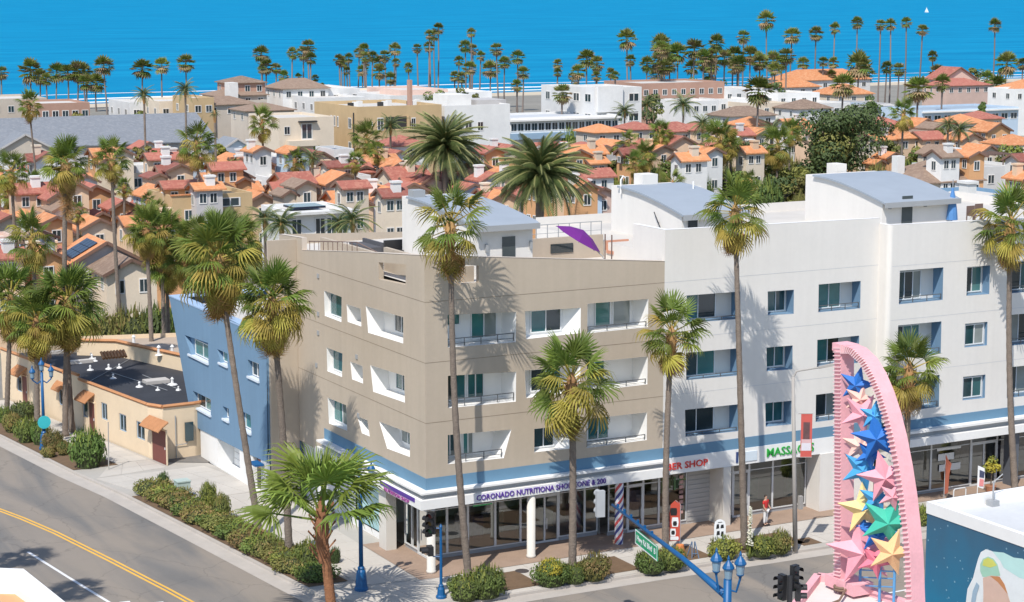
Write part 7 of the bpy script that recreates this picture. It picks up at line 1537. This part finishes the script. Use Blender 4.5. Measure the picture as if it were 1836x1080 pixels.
lounge(1112,462,'salmon cushioned seat on the tan roof terrace',mat('salmon_cushion',(.55,.27,.18),.9,0,2,.06)); lounge(714,462,'dark low seat on the roof beside the white penthouse wall',BLACK)
p = G(660,452,14.5); t = empty('covered_sofa', p, 'long dark covered sofa behind the tan side parapet', 'seat'); ORG[t] = Vector(); sub(t,'cover',mat('grey_cover',(.09,.09,.10),.9,0,2,.15),(-.5,-1.2,0,.3,1.5,.4)); sub(t,'backrest',MATS['grey_cover'],(.3,-1.15,0,.45,1.45,.62))
p = G(748,456,14.5); t = empty('barbecue', p, 'black barbecue against the white penthouse wall', 'barbecue'); ORG[t] = Vector(); sub(t,'body',BLACK,(-.4,-.3,.3,.4,.3,.9)); sub(t,'lid',mat('barbecue_lid',(.05,.05,.055),.3,0,2,.05),(-.38,-.26,.9,.38,.26,1.15)); sub(t,'leg',BLACK,(-.36,-.26,0,-.3,-.2,.3)); sub(t,'leg',BLACK,(.3,-.26,0,.36,-.2,.3)); sub(t,'leg',BLACK,(-.36,.2,0,-.3,.26,.3)); sub(t,'leg',BLACK,(.3,.2,0,.36,.26,.3))
b_ = G(1706,408,15.4); t = empty('parasol', b_, 'closed blue parasol standing on the white roof beside the penthouse', 'parasol'); mb = MB(); mb.tube([b_,b_+Vector((0,0,2.8))], .03, 6); mk('pole', mb, GREYTRIM, t); mb = MB(); mb.lathe([(.34,.45),(.3,.9),(.2,1.6),(.06,2.3)], 9, b_); mk('canopy', mb, mat('blue_canvas',(.08,.22,.48),.8,0,2,.08), t)
for i,(x,y) in enumerate(((1745,400),(1760,396))):
    p = G(x,y,15.4); t = empty('roof_chair', p, 'dark framed chair on the white roof terrace', 'chair', 'dark chairs on the white roof'); ORG[t] = Vector(); sub(t,'seat',BROWNM,(-.3,-.3,.42,.3,.3,.47)); sub(t,'backrest',BROWNM,(-.3,.25,.47,.3,.3,1.0))
    for a in (-.3,.25):
        for c_ in (-.3,.25): sub(t,'leg',BROWNM,(a,c_,0,a+.05,c_+.05,.42))
p = LU(1180,400,17.0); mb = MB(); mb.tube([Vector((16.9,p.y-.6,p.z-.5)),Vector((16.85,p.y+.2,p.z+.6))], .03, 6); mb.tube([Vector((16.99,p.y-.1,p.z)),Vector((16.85,p.y-.15,p.z+.1))], .025, 6); mk('antenna', mb, BLACK, wb)
# ------------------------------------------------------------------ person by the massage shop
def skinned(name, joints, edges, m_, parent, root=0, sub_=1):
    me = bpy.data.meshes.new(name); me.from_pydata([j[0] for j in joints], edges, []); o = bpy.data.objects.new(name, me); col.objects.link(o)
    md = o.modifiers.new('skin','SKIN'); md.use_smooth_shade = True; sk = me.skin_vertices[0].data if me.skin_vertices else None
    if sk is None:
        bm = bmesh.new(); bm.from_mesh(me); bm.verts.layers.skin.verify(); bm.to_mesh(me); bm.free(); sk = me.skin_vertices[0].data
    for i, j in enumerate(joints): sk[i].radius = j[1] if isinstance(j[1],tuple) else (j[1],j[1]); sk[i].use_root = (i==root)
    s_ = o.modifiers.new('sub','SUBSURF'); s_.levels = s_.render_levels = sub_
    dg = bpy.context.evaluated_depsgraph_get(); m2 = bpy.data.meshes.new_from_object(o.evaluated_get(dg)); bpy.data.objects.remove(o); bpy.data.meshes.remove(me)
    m2.materials.clear(); m2.materials.append(m_); m2.name = name; return put(name, m2, parent)
pp = G(1372,942,.155); t = empty('person', pp, 'person in a red top and white trousers standing outside the massage shop', 'person', rz=R(20)); ORG[t] = Vector()
SK = mat('skin_tone',(.45,.27,.19),.6,0,2,.04); J = lambda x,y,z: (x,y,z)
body = [(J(0,0,.92),(.13,.1)),(J(0,0,1.15),(.12,.09)),(J(0,.01,1.36),(.14,.09)),(J(0,.0,1.47),.055),(J(0,-.01,1.58),(.075,.085)),(J(0,-.01,1.68),(.07,.08)),
        (J(.17,0,1.38),.055),(J(.23,-.02,1.12),.045),(J(.22,-.16,.95),.035),(J(.21,-.22,.9),.04),(J(-.17,0,1.38),.055),(J(-.23,-.02,1.12),.045),(J(-.22,-.14,.94),.035),(J(-.21,-.2,.89),.04),
        (J(.09,0,.84),.085),(J(.1,-.01,.48),.06),(J(.1,.02,.1),.042),(J(.1,-.14,.04),.04),(J(-.09,0,.84),.085),(J(-.1,-.02,.48),.06),(J(-.1,.0,.1),.042),(J(-.1,-.16,.04),.04)]
ed = [(0,1),(1,2),(2,3),(3,4),(4,5),(2,6),(6,7),(7,8),(8,9),(2,10),(10,11),(11,12),(12,13),(0,14),(14,15),(15,16),(16,17),(0,18),(18,19),(19,20),(20,21)]
bd = skinned('body', body, ed, SK, t)
skinned('red_top', [(J(0,0,.88),(.155,.125)),(J(0,0,1.15),(.15,.115)),(J(0,.01,1.36),(.165,.115)),(J(.18,0,1.38),.075),(J(.22,-.01,1.2),.07),(J(-.18,0,1.38),.075),(J(-.22,-.01,1.2),.07),(J(0,0,1.44),.075)], [(0,1),(1,2),(2,3),(3,4),(2,5),(5,6),(2,7)], mat('red_cloth',(.55,.03,.03),.85,0,4,.08), t)
skinned('white_trousers', [(J(0,0,.9),(.15,.125)),(J(.09,0,.82),.105),(J(.1,-.01,.48),.085),(J(.1,.02,.12),.07),(J(-.09,0,.82),.105),(J(-.1,-.02,.48),.085),(J(-.1,.0,.12),.07)], [(0,1),(1,2),(2,3),(0,4),(4,5),(5,6)], mat('white_cloth',(.68,.67,.66),.85,0,4,.05), t)
skinned('hair', [(J(0,.02,1.56),(.08,.07)),(J(0,.015,1.66),(.088,.09)),(J(0,.0,1.72),(.06,.07))], [(0,1),(1,2)], mat('dark_hair',(.03,.02,.015),.6,0,4,.1), t)
for k in (.1,-.1): sub(t,'shoe',BLACK,(k-.05,-.22,0,k+.05,.07,.07))
for k in (-.03,.03): sub(t,'eye',BLACK,(k-.012,-.098,1.62,k+.012,-.088,1.635))

# two palms across the side street whose crowns throw the shadows on the road
for i,(sx,sy,h_) in enumerate(((40,1002,9.5),(130,1060,14.0))):
    q = G(sx,sy); k_ = h_/math.tan(SUN_EL); b_ = Vector((q.x-.745*k_*-1*-1,q.y-.667*k_,.0)); fan_palm(b_, b_+Vector((0,0,h_)), 1.7, 'fan palm across the side street throwing its shadow on the road', 'palms across the side street', 30, 60+i, .3)
